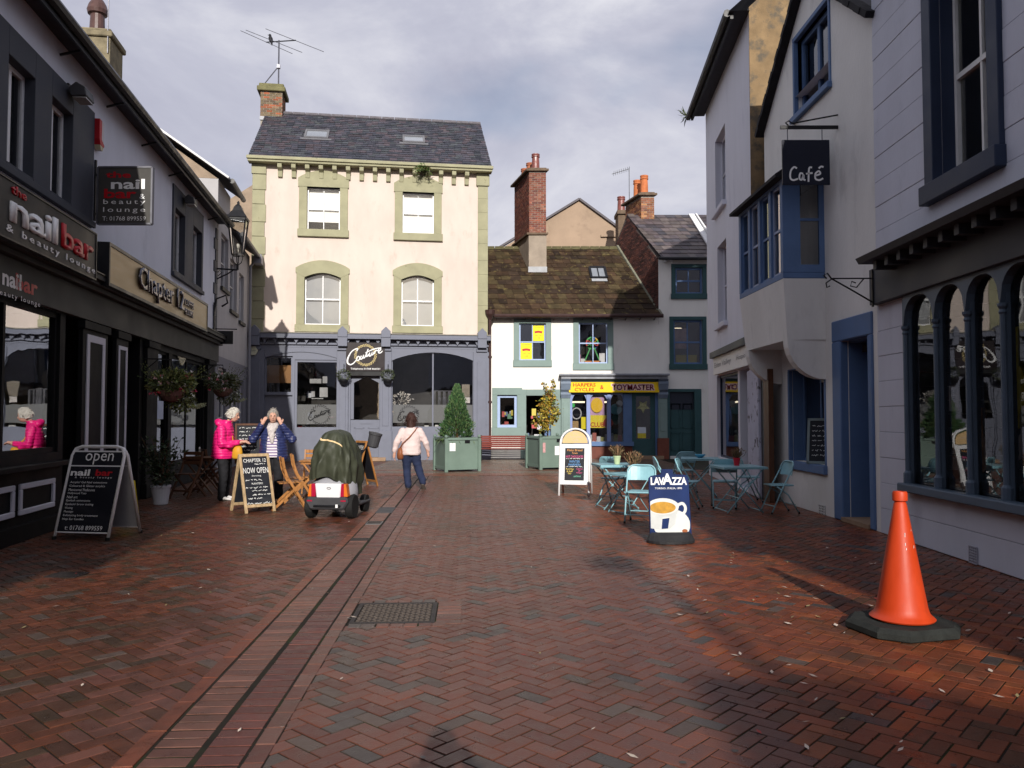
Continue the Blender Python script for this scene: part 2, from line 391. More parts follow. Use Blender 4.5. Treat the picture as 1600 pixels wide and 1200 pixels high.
def brickwork(parent, O, ex, width, z0, z1, cols, name='brickwork', ez=Vector((0, 0, 1)), bl=.215, bh=.065, j=.012, proud=.008, inside=None, seed=3):
    """courses of bricks standing proud of a mortar face; O bottom corner, ex along the face, outward = ex x z"""
    rnd = random.Random(seed); mb = MB(); O = Vector(O); ex = Vector(ex).normalized(); n = ex.cross(Vector((0, 0, 1))).normalized()
    z = z0; r = 0
    while z + bh < z1 + .01:
        x = -(bl + j) / 2 * (r % 2)
        while x < width:
            a = max(0, x); b = min(width, x + bl); x += bl + j
            if b - a < .03: continue
            if inside and not inside((a + b) / 2, z + bh / 2): continue
            c = rnd.choice(cols); k = rnd.uniform(.7, 1.25); mb.cur = tuple(q * k for q in c); pr = proud * rnd.uniform(.6, 1.3)
            p = [O + ex * a + Vector((0, 0, z)), O + ex * b + Vector((0, 0, z)), O + ex * b + Vector((0, 0, z + bh)), O + ex * a + Vector((0, 0, z + bh))]
            q = [v + n * pr for v in p]
            mb.poly(q)
            for i in range(4): mb.poly([p[i], p[(i + 1) % 4], q[(i + 1) % 4], q[i]])
        z += bh + j; r += 1
    o = mb.build(name, m_brick, parent, attr=True); o['kind'] = 'stuff'; return o
def pot(mb, x, y, z, h=.6, r=.13):
    mb.lathe([(r * 1.25, z), (r * 1.25, z + .06), (r * 1.05, z + .08), (r, z + h * .5), (r * .92, z + h * .78), (r * 1.12, z + h * .8), (r * 1.12, z + h * .86), (r * .98, z + h * .88), (r * 1.1, z + h * .95), (r * 1.1, z + h), (r * .8, z + h), (r * .75, z + h * .9)], 14, (x, y, 0))
    return mb
def leaves(mb, c, rx, ry, rz, n, size, cols, rnd, shell=.5, droop=0):
    c = Vector(c)
    for i in range(n):
        d = Vector((rnd.gauss(0, 1), rnd.gauss(0, 1), rnd.gauss(0, 1))).normalized(); r = rnd.uniform(shell, 1) ** .6
        p = c + Vector((d.x * rx * r, d.y * ry * r, d.z * rz * r))
        leaf(mb, p, d + Vector((rnd.gauss(0, .5), rnd.gauss(0, .5), rnd.gauss(0, .4) - droop)), size * rnd.uniform(.6, 1.3), rnd.choice(cols), rnd)
def leaf(mb, p, d, s, col, rnd, asp=.5):
    d = d.normalized(); x = d.cross(Vector((rnd.gauss(0, 1), rnd.gauss(0, 1), rnd.gauss(0, 1))))
    if x.length < 1e-4: x = Vector((1, 0, 0))
    x.normalize(); n = x.cross(d) * s * .12; k = rnd.uniform(.7, 1.3); mb.cur = tuple(q * k for q in col)
    a = p; b = p + d * s * .5 + x * s * asp * .5 + n; e_ = p + d * s; f = p + d * s * .5 - x * s * asp * .5 + n
    mb.poly([a, b, e_, f])

# ================================================================== the ground and the paving
g = MB(); g.poly([(-300, -300, -.06), (300, -300, -.06), (300, 400, -.06), (-300, 400, -.06)])
tag(g.build('ground', M('far_ground', (.06, .055, .05), .95, .3, .3, 0)), kind='structure')
g = MB(); g.poly([(-14, -26, -.0085), (12, -26, -.0085), (12, 36, -.0085), (-14, 36, -.0085)])
paving = tag(g.build('paving', m_joint), kind='structure')
CH = Matrix.Translation((-1.23, 0, 0)) @ Matrix.Rotation(math.atan(.055), 4, 'Z')   # frame of the drainage channel: x across, y along the street
CHi = CH.inverted()
RED = [(.125, .046, .031), (.135, .05, .033), (.115, .042, .03), (.125, .05, .036)]
GREY = [(.075, .055, .046), (.066, .053, .047), (.088, .06, .048)]
MOSSY = [(.09, .027, .013), (.1, .031, .014), (.072, .027, .014), (.055, .03, .016), (.11, .032, .014)]
WARM = [(.19, .046, .016), (.17, .043, .017), (.145, .042, .019), (.2, .055, .018), (.1, .038, .018)]
LIGHT = [(.14, .06, .042), (.13, .056, .04), (.15, .068, .05), (.12, .05, .036)]
DARKR = [(.095, .03, .023), (.105, .034, .026), (.085, .028, .024)]
SMOOTH = [(.17, .05, .024), (.155, .044, .022)]
bricks = []       # (centre, cos, sin, length, width, colour, top)
rb = random.Random(11)
def addb(x, y, ang, l, w_, col, top=0.0):
    p = CH @ Vector((x, y, 0)); a = ang + math.atan(.055)
    k = rb.uniform(.82, 1.18)
    bricks.append((p.x, p.y, math.cos(a), math.sin(a), l, w_, tuple(c * k for c in col), top + rb.uniform(-.0018, .0018) + .002 * noise.noise(Vector((p.x * 1.3, p.y * 1.3, 3)))))
MHX0, MHX1, MHY0, MHY1 = 0, 0, 0, 0
mhc = CHi @ gnd(600, 957); MHX0, MHX1, MHY0, MHY1 = .34, .98, mhc.y - .33, mhc.y + .33
def herring(xmin, xmax, ymin, ymax, seed):
    r_ = random.Random(seed); w_ = .1; s2 = math.sqrt(.5)
    for i in range(int(ymin / (w_ * 1.4142)) - 3, int(ymax / (w_ * 1.4142)) + 3):
        for j in range(int(xmin / (w_ * 2.8284)) - 3, int(xmax / (w_ * 2.8284)) + 3):
            for kind in (0, 1):
                cx, cy = (i + 2 * j, i - 2 * j)
                if kind == 0: px, py = cx + 1, cy + .5
                else: px, py = cx + .5, cy + 2
                X = (px - py) * s2 * w_; Y = (px + py) * s2 * w_
                if not (xmin < X < xmax and ymin < Y < ymax): continue
                if xmin > 0 and MHX0 - .3 < X < MHX1 + .12 and MHY0 - .05 < Y < MHY1 + .05: continue
                wv = noise.noise(Vector((X * .8, Y * .6, seed)))
                pg = .09 + .2 * max(0, wv)
                edge = X + .5 * wv; base = RED if 0 < edge < 3.0 else (WARM if edge >= 3.0 else (MOSSY if edge < -1.1 else MOSSY + RED))
                col = r_.choice(GREY) if r_.random() < (pg if base is RED else pg * .6) else r_.choice(base)
                addb(X, Y, PI / 4 if kind == 0 else 3 * PI / 4, .2, .1, col, -.004)
herring(.25, 8.2, 2.2, 29.2, 5)
herring(-7.6, -.265, 2.2, 29.0, 9)
y = 2.2
while y < 21.5:                                                # the drainage channel: courses across and borders along
    addb(-.125, y, 0, .225, .1, rb.choice(LIGHT)); addb(.115, y, 0, .205, .1, rb.choice(DARKR)); y += .1045
y = 2.2
while y < 21.5:
    addb(-.295, y, PI / 2, .4, .1, rb.choice(SMOOTH), .002); y += .404
y = 2.3
while y < 21.5:
    addb(.275, y, PI / 2, .2, .1, rb.choice(RED + LIGHT + GREY[:1]), .002); y += .204
for k in range(7):                                             # bricks framing the manhole
    x = MHX0 + .052 + k * .104
    addb(x, MHY0 - .055, PI / 2, .1, .1, rb.choice(RED + GREY)); addb(x, MHY1 + .055, PI / 2, .1, .1, rb.choice(RED + GREY))
for k in range(7):
    addb(MHX1 + .105, MHY0 + .02 + k * .104, 0, .2, .1, rb.choice(RED + LIGHT))
def brick_mesh(mb, b, T=True):
    x, y, c, s_, l, w_, col, top = b; j = .0048; mb.cur = col
    def P(a, d, z): return (x + a * c - d * s_, y + a * s_ + d * c, z)
    l2, w2 = l / 2 - j, w_ / 2 - j; e_ = .0016
    tl = rb.uniform(-.001, .001)
    A = [P(-l2, -w2, -.02), P(l2, -w2, -.02), P(l2, w2, -.02), P(-l2, w2, -.02)]
    B = [P(-l2, -w2, top - e_), P(l2, -w2, top - e_), P(l2, w2, top - e_), P(-l2, w2, top - e_)]
    C = [P(-l2 + e_, -w2 + e_, top + tl), P(l2 - e_, -w2 + e_, top), P(l2 - e_, w2 - e_, top), P(-l2 + e_, w2 - e_, top - tl)]
    i0 = len(mb.v); mb.v += A + B + C
    for i in range(4):
        k = (i + 1) % 4; mb.face([i0 + i, i0 + k, i0 + 4 + k, i0 + 4 + i]); mb.face([i0 + 4 + i, i0 + 4 + k, i0 + 8 + k, i0 + 8 + i])
    mb.face([i0 + 8, i0 + 9, i0 + 10, i0 + 11])
def in_view(b): return b[1] > 3.3 and abs(b[0]) / b[1] < .66
def inside_street(b): return (b[0] > -4.6 - .16 * b[1] + .02 - (.0 if b[1] < 21 else .4)) and b[0] < 5.3
bricks = [b for b in bricks if inside_street(b)]
near = sorted([b for b in bricks if in_view(b)], key=lambda b: b[1])[:300]; ns = set(id(b) for b in near)
for b in near:
    mb = MB(); brick_mesh(mb, b); mb.build('brick', m_pave, paving, attr=True)
mb = MB()
for b in bricks:
    if id(b) not in ns: brick_mesh(mb, b)
o = mb.build('bricks', m_pave, paving, attr=True); o['kind'] = 'stuff'
mb = MB(); mb.poly([CH @ Vector(q) for q in ((-.345, 2.1, -.0035), (.325, 2.1, -.0035), (.325, 21.5, -.0035), (-.345, 21.5, -.0035))]); mb.build('channel_bedding', m_joint, paving)
# manhole cover with raised treads, sunk frame
mh = thing('manhole_cover', 'square cast iron manhole cover with raised treads beside the brick drainage channel', 'manhole cover', CH @ Vector(((MHX0 + MHX1) / 2, (MHY0 + MHY1) / 2, 0)), math.atan(.055))
mb = MB(); hw = .3
for a, b_, c, d in ((-.32, .32, -.33, -.29), (-.32, .32, .29, .33), (-.32, -.285, -.29, .29), (.285, .32, -.29, .29)): mb.box(a, b_, c, d, -.03, .001)
mb.build('frame', m_iron, mh)
mb = MB(); mb.box(-.28, .28, -.285, .285, -.03, -.006)
mb.build('plate', m_iron, mh)
mb = MB()
for i in range(14):
    for k in range(14):
        x = -.26 + i * .04; y = -.265 + k * .0408; T = Matrix.Translation((x, y, 0)) @ Matrix.Rotation(PI / 4 if (i + k) % 2 else -PI / 4, 4, 'Z')
        mb.box(-.019, .019, -.006, .006, -.006, .001, T)
o = mb.build('treads', M('worn_iron', (.16, .13, .11), .45, .3, 20, .1, metal=.5), mh); o['kind'] = 'stuff'
def gully(x, y, w_, l, label, mat, slots):
    t = thing('drain_cover', label, 'drain cover', CH @ Vector((x, y, 0)), math.atan(.055), 'covers set in the brick drainage channel')
    mb = MB(); mb.box(-w_ / 2, w_ / 2, -l / 2, l / 2, -.01, .005); mb.build('plate', mat, t, bevel=.003)
    if slots:
        mb = MB()
        for k in range(slots): 
            a = -l / 2 + l * (k + .7) / (slots + .4); mb.box(-w_ * .42, w_ * .42, a - l * .12 / slots, a + l * .3 / slots, .0045, .009)
        mb.build('bars', m_iron, t)
yy = (CHi @ gnd(572, 843)).y; gully(-.125, yy, .23, .2, 'black slotted drain grate nearest the camera in the brick channel', m_iron, 5)
yy = (CHi @ gnd(590, 817)).y; gully(-.125, yy, .23, .3, 'grey grate in the brick channel level with the scooter wheels', M('grey_iron', (.16, .16, .16), .5, .3, 8, .2, metal=.3), 6)
yy = (CHi @ gnd(610, 797)).y; gully(-.12, yy, .27, .75, 'plain slate grey cover plate, farthest cover in the brick channel', M('grey_plate', (.06, .062, .068), .6, .2, 5, .1), 0)
p = gnd(105, 898); t = thing('drain_cover', 'small iron gully cover set in the left pavement near the black shopfront', 'drain cover', (p.x, p.y, 0), -.1)
mb = MB(); mb.box(-.16, .16, -.12, .12, -.02, .004); mb.build('plate', m_iron, t)
mb = MB()
for k in range(5): mb.box(-.13, .13, -.1 + k * .045, -.08 + k * .045, .0045, .01)
mb.build('bars', m_iron, t)
# paved cross band, sett apron round the planters and bench
sc = random.Random(4); apron = tag(MB().poly([(-4.2, 20.9, -.003), (6, 20.9, -.003), (6, 29, -.003), (-4.2, 29, -.003)]).build('sett_apron', m_joint), kind='structure')
mb = MB(); y = 20.95; r = 0
while y < 29:
    x = -4.2 + (.05 if r % 2 else 0)
    band = y < 21.6 or (22.6 < y < 23.0)
    wset = .3 if band else .11
    while x < 5.2:
        k = sc.uniform(.75, 1.2); c = sc.choice(SMOOTH) if band else sc.choice([(.13, .1, .075), (.16, .12, .09), (.11, .085, .07), (.14, .07, .045)])
        mb.cur = tuple(q * k for q in c); z = sc.uniform(.003, .008) if not band else .004
        mb.box(x + .005, x + wset - .005, y + .005, y + (.145 if band else .1) - .004, -.02, z); x += wset
    y += .15 if band else .105; r += 1
o = mb.build('setts', m_pave, apron, attr=True); o['kind'] = 'stuff'
# trodden gum spots
rg = random.Random(33); mb = MB()
for i in range(70):
    X = rg.uniform(-4.5, 4); Y = rg.uniform(3.5, 13); r = rg.uniform(.009, .018); k = rg.uniform(.05, .16); mb.cur = (k, k * .93, k * .88)
    if X < -4.2 - .16 * Y + .4: continue
    mb.poly([(X + r * math.cos(2 * PI * q / 9) * rg.uniform(.8, 1.2), Y + r * math.sin(2 * PI * q / 9) * rg.uniform(.8, 1.2), .0045) for q in range(9)])
tag(mb.build('gum_spots', m_leaf, attr=True), 'small flat trodden gum spots dotted over the brick paving', 'litter', kind='stuff')
# fallen petals and leaf scraps
rl = random.Random(21); mb = MB()
for i in range(210):
    if i < 120: X = rl.uniform(1.2, 4.2); Y = rl.uniform(3.6, 9)
    else: X = rl.uniform(-5, 4); Y = rl.uniform(3.6, 15)
    a = rl.uniform(0, PI); l = rl.uniform(.012, .035); w_ = l * rl.uniform(.2, .5); col = rl.choice([(.5, .42, .35), (.6, .5, .42), (.35, .05, .04), (.3, .25, .12), (.09, .05, .03)])
    mb.cur = col; c, s_ = math.cos(a), math.sin(a); z = .006
    mb.poly([(X - l * c, Y - l * s_, z), (X + w_ * s_, Y - w_ * c, z + .003), (X + l * c, Y + l * s_, z + .006), (X - w_ * s_, Y + w_ * c, z + .002)])
tag(mb.build('fallen_petals', m_leaf, attr=True), 'pale fallen petals and leaf scraps scattered over the brick paving', 'litter', kind='stuff')
# ================================================================== left row: white building with nail bar and coffee rooms
LF = Frame((-4.55 + .16 * 8, -8), (-4.55 - .16 * 21.5, 21.5))
m_render_w = M('white_render_cool', (.68, .7, .78), .85, .07, 1.2, .25, 90, stain=(.47, .48, .54), stain_lo=.55, stain_hi=.85, sscale=1.6, stretch=(1, 1, .35))
m_char = M('charcoal_stone_paint', (.055, .06, .075), .65, .15, 2, .15)
m_fasciag = M('grey_green_fascia', (.05, .05, .045), .6, .2, 2, .08)
m_shopblk = M('black_shopfront', (.009, .009, .01), .6, .2, 2, .04, spec=.1)
m_pilw = M('lilac_white_trim', (.55, .55, .62), .5, .06, 3, 0)
m_gutter = M('black_gutter', (.02, .02, .022), .4, .2, 6, .05)
lb = fthing(LF, 'shop_building', 'long white rendered two storey building with beauty salon and coffee rooms below', 'building')
LE = LF.len; EZ = 6.78
def rect(F, tl, br, off=0):
    a, z1 = F.uz(*tl, off); b, z0 = F.uz(*br, off); return a, b, z0, z1
# --- upper windows
uR, zt = LF.uz(111, 180); _, zb = LF.uz(110, 321); uL = LF.u(67)
wA = (uL, uR, zb, zt)
sw = LF.u(136) - uR; dA = LF.u(67) - LF.u(40)
wB = (uL - dA - (uR - uL), uL - dA, zb, zt)
c0, c1, cb, ct = LF.u(267), LF.u(283), LF.uz(282, 429)[1], LF.uz(269, 320)[1]
d0, d1 = LF.u(296), LF.u(310)
ops = [wA, wB, (c0, c1, cb, ct), (d0, d1, cb, ct)]
# --- ground floor openings
SHZ = 3.35
gl0, gl1 = LF.u(-260), LF.u(90); glb = LF.uz(86, 706)[1]; glt = LF.uz(92, 490)[1]
dr0, dr1 = LF.u(98), LF.u(216)
w20, w21 = LF.u(241), LF.u(262); w30, w31 = LF.u(267), LF.u(317)
zhead = LF.uz(222, 530)[1]
gops = [(gl0, gl1, glb, glt), (dr0, dr1, .02, zhead), (w20, w21, .75, zhead - .12), (w30, w31, .02, zhead - .12)]
wall('wall', lb, m_render_w, 0, LE, SHZ - .1, EZ, ops, depth=.22)
wall('shopfront', lb, m_shopblk, 0, LE - .35, 0, SHZ - .1, gops, y=-.02, depth=.16)
mb = MB(); mb.box(LE - .35, LE, 0, .22, 0, SHZ - .1); mb.box(LE - .2, LE, .22, 8, 0, EZ); mb.box(0, LE, 7.8, 8, 0, EZ); mb.box(0, .2, .22, 7.8, 0, EZ)
mb.build('side_walls', m_render_w, lb)
mb = MB(); mb.box(.2, LE - .2, 2.2, 2.3, .0, SHZ); mb.box(.2, LE - .2, 1.6, 1.7, SHZ, EZ); mb.box(.2, LE - .2, .2, 2.2, SHZ - .1, SHZ); mb.build('interior', m_dim, lb)
for w_ in (wA, wB):
    window(lb, w_[0], w_[1], w_[2], w_[3], .1, m_upvc, .06, 2, 1, .07)
for a, b in ((c0, c1), (d0, d1)): window(lb, a, b, cb, ct, .1, m_upvc, .06, 1, 1, .05)
# dark painted surrounds for the two pairs of windows
mb = MB(); yy = -.035
def pair_surround(mb, a, b, s, top, bot):
    a = (a[0] + .004, a[1] - .004, a[2] + .004, a[3] - .004); b = (b[0] + .004, b[1] - .004, b[2] + .004, b[3] - .004); u0, u1 = a[0] - s, b[1] + s
    mb.box(u0, a[0], yy, .1, bot, top); mb.box(b[1], u1, yy, .1, bot, top); mb.box(a[1], b[0], yy, .1, bot, top)
    mb.box(a[0], a[1], yy, .1, a[3], top); mb.box(b[0], b[1], yy, .1, b[3], top); mb.box(a[0], a[1], yy, .1, bot, a[2]); mb.box(b[0], b[1], yy, .1, bot, b[2])
    mb.box(u0 - .02, u1 + .02, yy - .04, yy, bot, bot + .09)
pair_surround(mb, wB, wA, sw, LF.uz(136, 167)[1], LF.uz(131, 350)[1]); mb.build('window_surround', m_char, lb, bevel=.006)
mb = MB(); pair_surround(mb, (c0, c1, cb, ct), (d0, d1, cb, ct), c0 - LF.u(264), LF.uz(323, 345)[1], LF.uz(320, 465)[1]); mb.build('window_surround', m_char, lb, bevel=.006)
# quoins at the far corner
z = 3.6; i = 0
while z < EZ - .25:
    w_ = .42 if i % 2 == 0 else .24
    MB().box(LE - w_, LE + .012, -.03, .05, z + .004, z + .296).build('quoin', m_char, lb, bevel=.008); z += .3; i += 1
# roof, gutter, brackets
pitch = math.radians(38); rl_ = 5.6
mb = MB(); mb.poly([(-.1, -.35, EZ), (LE + .1, -.35, EZ), (LE + .1, 4, EZ + 3.3), (-.1, 4, EZ + 3.3)]); mb.poly([(-.1, 8.2, EZ), (-.1, 4, EZ + 3.3), (LE + .1, 4, EZ + 3.3), (LE + .1, 8.2, EZ)])
mb.poly([(LE - .01, 0, EZ), (LE - .01, 8, EZ), (LE - .01, 4, EZ + 3.2)]); mb.poly([(0.01, 0, EZ), (0.01, 4, EZ + 3.2), (0.01, 8, EZ)])
mb.poly([(-.1, -.35, EZ - .01), (-.1, 0, EZ - .01), (LE + .1, 0, EZ - .01), (LE + .1, -.35, EZ - .01)])
roof = mb.build('roof', M('dark_slate_plain', (.05, .05, .06), .7, .3, 4, .4, 20), lb)
mb = MB(); mb.tube([(-.1, -.36, EZ - .02), (LE + .12, -.36, EZ - .02)], .075, 8); mb.box(-.1, LE + .1, -.33, -.3, EZ - .16, EZ + .02)
mb.build('gutter', m_gutter, lb)
for k in range(14):
    u_ = 4 + k * 1.9
    if u_ < LE: MB().bar((u_, 0, EZ - .2), (u_, -.34, EZ - .1), .025, .03).build('gutter_bracket', m_gutter, lb)
# chimney behind the roof slope with a metal flue pot
ch0 = LF.u(117, -2.2); 
def sky_box(F, px0, px1, pyt, pyb, y):
    a, zt_ = F.uz(px0, pyt, -y); b, _ = F.uz(px1, pyt, -y); return a, b, F.uz(px0, pyb, -y)[1], zt_
cy_ = 2.0; a, zt_ = LF.uz(172, 58, -cy_); b = a + .95; wi = 1.0
mb = MB(); mb.box(a, b, cy_, cy_ + wi, EZ, zt_); mb.box(a - .06, b + .06, cy_ - .06, cy_ + wi + .06, zt_, zt_ + .14); mb.box(a - .02, b + .02, cy_ - .02, cy_ + wi + .02, zt_ + .14, zt_ + .2)
chm = mb.build('chimney', M('rough_brown_render', (.2, .17, .11), .95, .35, 5, .6, 30), roof, bevel=.02)
mb = MB(); cx = (a + b) / 2; cz = zt_ + .2
mb.lathe([(.18, cz), (.16, cz + .5), (.16, cz + .52), (.22, cz + .55), (.24, cz + .64), (.2, cz + .78), (.13, cz + .9), (.03, cz + .96)], 16, (cx, cy_ + wi * .45, 0)); mb.build('chimney_pot', M('brown_flue', (.09, .05, .045), .35, .2, 5, .05), roof, smooth=False)
mb = MB(); ax_ = LF.u(173, -1.2); mb.tube([(a - .03, cy_ + .04, cz - .6), (a - .03, cy_ + .04, cz + 2.4)], .014, 6); mb.build('aerial_pole', m_steel, roof)
# cornice and long fascia over both shops
cu0, cu1 = 1.0, LE - .05
zc = LF.uz(240, 476, .3)[1]
mb = MB()
for (p0, p1, q0, q1) in ((-.34, 0, zc - .03, zc + .05), (-.28, 0, zc - .09, zc - .03), (-.2, 0, zc - .16, zc - .09), (-.1, -.02, zhead, zc - .16)):
    mb.box(cu0, cu1, p0, p1, q0, q1)
mb.build('cornice', m_fasciag, lb, bevel=.006)
mb = MB(); mb.box(cu0, cu1, -.36, 0, zc + .05, zc + .07); mb.build('cornice_cap', m_black, lb)
# nail bar shop window, stall riser with framed panels
window(lb, gl0, gl1, glb, glt, .02, m_shopblk, .07, 3, 1, .06, .07, glass=glass_mat('shiny_shop_glass', .8, 3.2))
led = LF.uz(97, 722, .14)[1]
mb = MB(); mb.box(gl0 - .1, LF.u(97), -.16, -.02, led - .05, led + .02); mb.build('window_ledge', m_shopblk, lb, bevel=.008)
pz1 = LF.uz(90, 746, .05)[1]; pz0 = LF.uz(90, 790, .05)[1]
pw = LF.u(90, .05) - LF.u(36, .05); gap = LF.u(36, .05) - LF.u(28, .05)
for k in range(5):
    b = LF.u(90, .05) - k * (pw + gap); a = b - pw
    mb = MB()
    for q in ((a, b, pz1 - .07, pz1), (a, b, pz0, pz0 + .07), (a, a + .07, pz0 + .07, pz1 - .07), (b - .07, b, pz0 + .07, pz1 - .07)): mb.box(q[0], q[1], -.055, -.02, q[2], q[3])
    mb.build('stall_panel_frame', m_pilw, lb, bevel=.008)
mb = MB(); mb.box(gl0 - .1, LF.u(97), -.1, -.02, 0, .2); mb.build('plinth', m_shopblk, lb)
# recessed entrance: pilasters with white beaded panels and the doors at the back of the recess
def pilaster(u0, u1, z1, white=True, name='pilaster'):
    mb = MB(); mb.box(u0, u1, -.09, -.02, .0, z1); mb.box(u0 - .03, u1 + .03, -.12, -.02, 0, .28); mb.box(u0 - .03, u1 + .03, -.13, -.02, z1 - .12, z1)
    o = mb.build(name, m_shopblk, lb, bevel=.006)
    if white:
        mb = MB(); w_ = u1 - u0; a, b = u0 + w_ * .14, u1 - w_ * .14; t_ = max(.025, w_ * .1)
        for q in ((a, a + t_, .5, z1 - .3), (b - t_, b, .5, z1 - .3), (a, b, z1 - .3, z1 - .3 + t_), (a, b, .5 - t_, .5)): mb.box(q[0], q[1], -.105, -.085, q[2], q[3])
        mb.build('pilaster_bead', m_pilw, o)
    return o
zp = LF.uz(225, 540, .1)[1]
pilaster(LF.u(118), LF.u(158), zhead - .02); pilaster(LF.u(172), LF.u(191), zhead - .02)
pilaster(LF.u(222), LF.u(239), zhead - .02, False); pilaster(LF.u(319), LF.u(330), zhead - .02, False)
mb = MB(); mb.box(dr0, dr1, 1.1, 1.16, .02, zhead); mb.box(dr0 - .03, dr0, .14, 1.1, .02, zhead); mb.box(dr1, dr1 + .03, .14, 1.1, .02, zhead)
mb.build('entrance_recess', m_shopblk, lb)
MB().box(LF.u(196), LF.u(212), 1.05, 1.1, .05, 2.2).build('door', m_shopblk, lb)
window(lb, w20, w21, .75, zhead - .12, .03, m_shopblk, .05, 1, 1, .04)
dgl = window(lb, w30, w31, .5, zhead - .12, .03, m_shopblk, .07, 2, 1, .06)
MB().box(w30, w31, .0, .08, .02, .5).build('stall_riser', m_shopblk, lb)
# things in the coffee room window
MB().box(LF.u(243), LF.u(256), .0, .012, LF.uz(243, 655)[1], LF.uz(243, 626)[1]).build('notice', M('pale_blue_paper', (.5, .56, .7), .8, .1, 5, 0), lb)
MB().box(LF.u(269), LF.u(291), .12, .14, 1.2, LF.uz(270, 640)[1] + .1).build('window_screen', M('grey_glass_panel', (.35, .36, .38), .5, .2, 2, 0), lb)
cu_ = LF.u(283); zc_ = LF.uz(283, 562)[1]
st = []
for k in range(11):
    t_ = -.5 + k / 10; st.append([(cu_ + t_ * .8, zc_ - .12 + abs(t_) ** 2 * .9), (cu_ + t_ * .8 + .05, zc_ - .06 + abs(t_) ** 2 * .9), (cu_ + t_ * .8 + .02, zc_ - .01 + abs(t_) ** 2 * .9)])
st.append([(cu_ - .3, zc_ + .06), (cu_, zc_ + .03), (cu_ + .3, zc_ + .06)])
m_cream = M('cream_print', (.7, .66, .45), .5, .05, 3, 0)
strokes(st, .045, m_cream, lb, 'window_crest', y=.0)
text('LICENSED COFFEE ROOMS', m_whitelet, lb, cu_, -.003, zc_ - .26, width=1.1, ext=0)

# ---- signs on the left row
def board(F, parent, a, b, z0, z1, y0, y1, mat, name='board', fm=None, fw=.03):
    o = MB().box(a, b, y0, y1, z0, z1).build(name, mat, parent, bevel=.004)
    if fm:
        mb = MB(); e_ = .012
        for q in ((a - fw, b + fw, z1, z1 + fw), (a - fw, b + fw, z0 - fw, z0), (a - fw, a, z0, z1), (b, b + fw, z0, z1)): mb.box(q[0], q[1], y0 - e_, y1, q[2], q[3])
        mb.build('frame', fm, parent)
    return o
a0 = LF.u(-330, .38); a1, q1 = LF.uz(150, 367, .38); q0 = LF.uz(149, 436, .38)[1]
t = fthing(LF, 'shop_sign', 'long dark fascia sign with thick white and red letters above the shop window', 'sign')
board(LF, t, a0, a1, q0, q1, -.38, -.3, M('taupe_sign', (.035, .033, .03), .5, .1, 2, 0, spec=.15), fm=m_black, fw=.02)
hh = q1 - q0
def lt(px0, px1, pz, s, mat, hgt, bold=.0, sp=1, y=-.385, F=LF, off=.38, ext=.01, name='lettering', shear=0):
    u0, u1 = F.u(px0, off), F.u(px1, off)
    return text(s, mat, t, (u0 + u1) / 2, y, pz, width=u1 - u0, height=hgt, bold=bold, sp=sp, ext=ext, name=name, shear=shear)
lt(8, 83, q0 + hh * .56, 'nail', m_whitelet, hh * .52, .022, .95, ext=.03)
lt(90, 140, q0 + hh * .56, 'bar', m_redlet, hh * .5, .024, .95, ext=.03)
lt(9, 33, q0 + hh * .88, 'the', m_redlet, hh * .16, .02, 1, ext=.02)
lt(3, 144, q0 + hh * .15, '& beauty lounge', m_whitelet, hh * .17, 0, 1.5)
# window vinyl above the nail bar glass
text('nail', m_whitelet, lb, LF.u(0), -.105, zc - .42, width=.5, height=.2, bold=.03, ext=0); text('bar', m_redlet, lb, LF.u(24), -.105, zc - .42, width=.62, height=.2, bold=.03, ext=0)
text('beauty lounge', m_whitelet, lb, LF.u(12), -.105, zc - .62, width=1.2, height=.08, ext=0, sp=1.3)

a, z1 = LF.uz(172, 386, .38); b, z0 = LF.uz(323, 516, .38)
t = fthing(LF, 'shop_sign', 'gold fascia sign with raised dark letters above the coffee rooms', 'sign')
board(LF, t, a, b, LF.uz(172, 442, .38)[1], LF.uz(172, 384, .38)[1], -.38, -.2, M('brushed_gold', (.34, .26, .14), .38, .12, 2, .05, metal=.35, stretch=(1, 1, 8)), fm=m_black, fw=.05)
zm = (LF.uz(172, 442, .38)[1] + LF.uz(172, 384, .38)[1]) / 2
m_chrome = M('dark_chrome_letter', (.12, .12, .14), .2, .1, 3, 0, metal=.9)
u0, u1 = LF.u(213, .4), LF.u(284, .4); text('Chapter 12', m_chrome, t, (u0 + u1) / 2, -.41, zm, width=u1 - u0, height=.5, bold=.012, ext=.04)
u0, u1 = LF.u(286, .4), LF.u(301, .4); text('COFFEE\nROOMS', m_chrome, t, (u0 + u1) / 2, -.4, zm - .02, width=u1 - u0, height=.34, bold=.01, ext=.02)

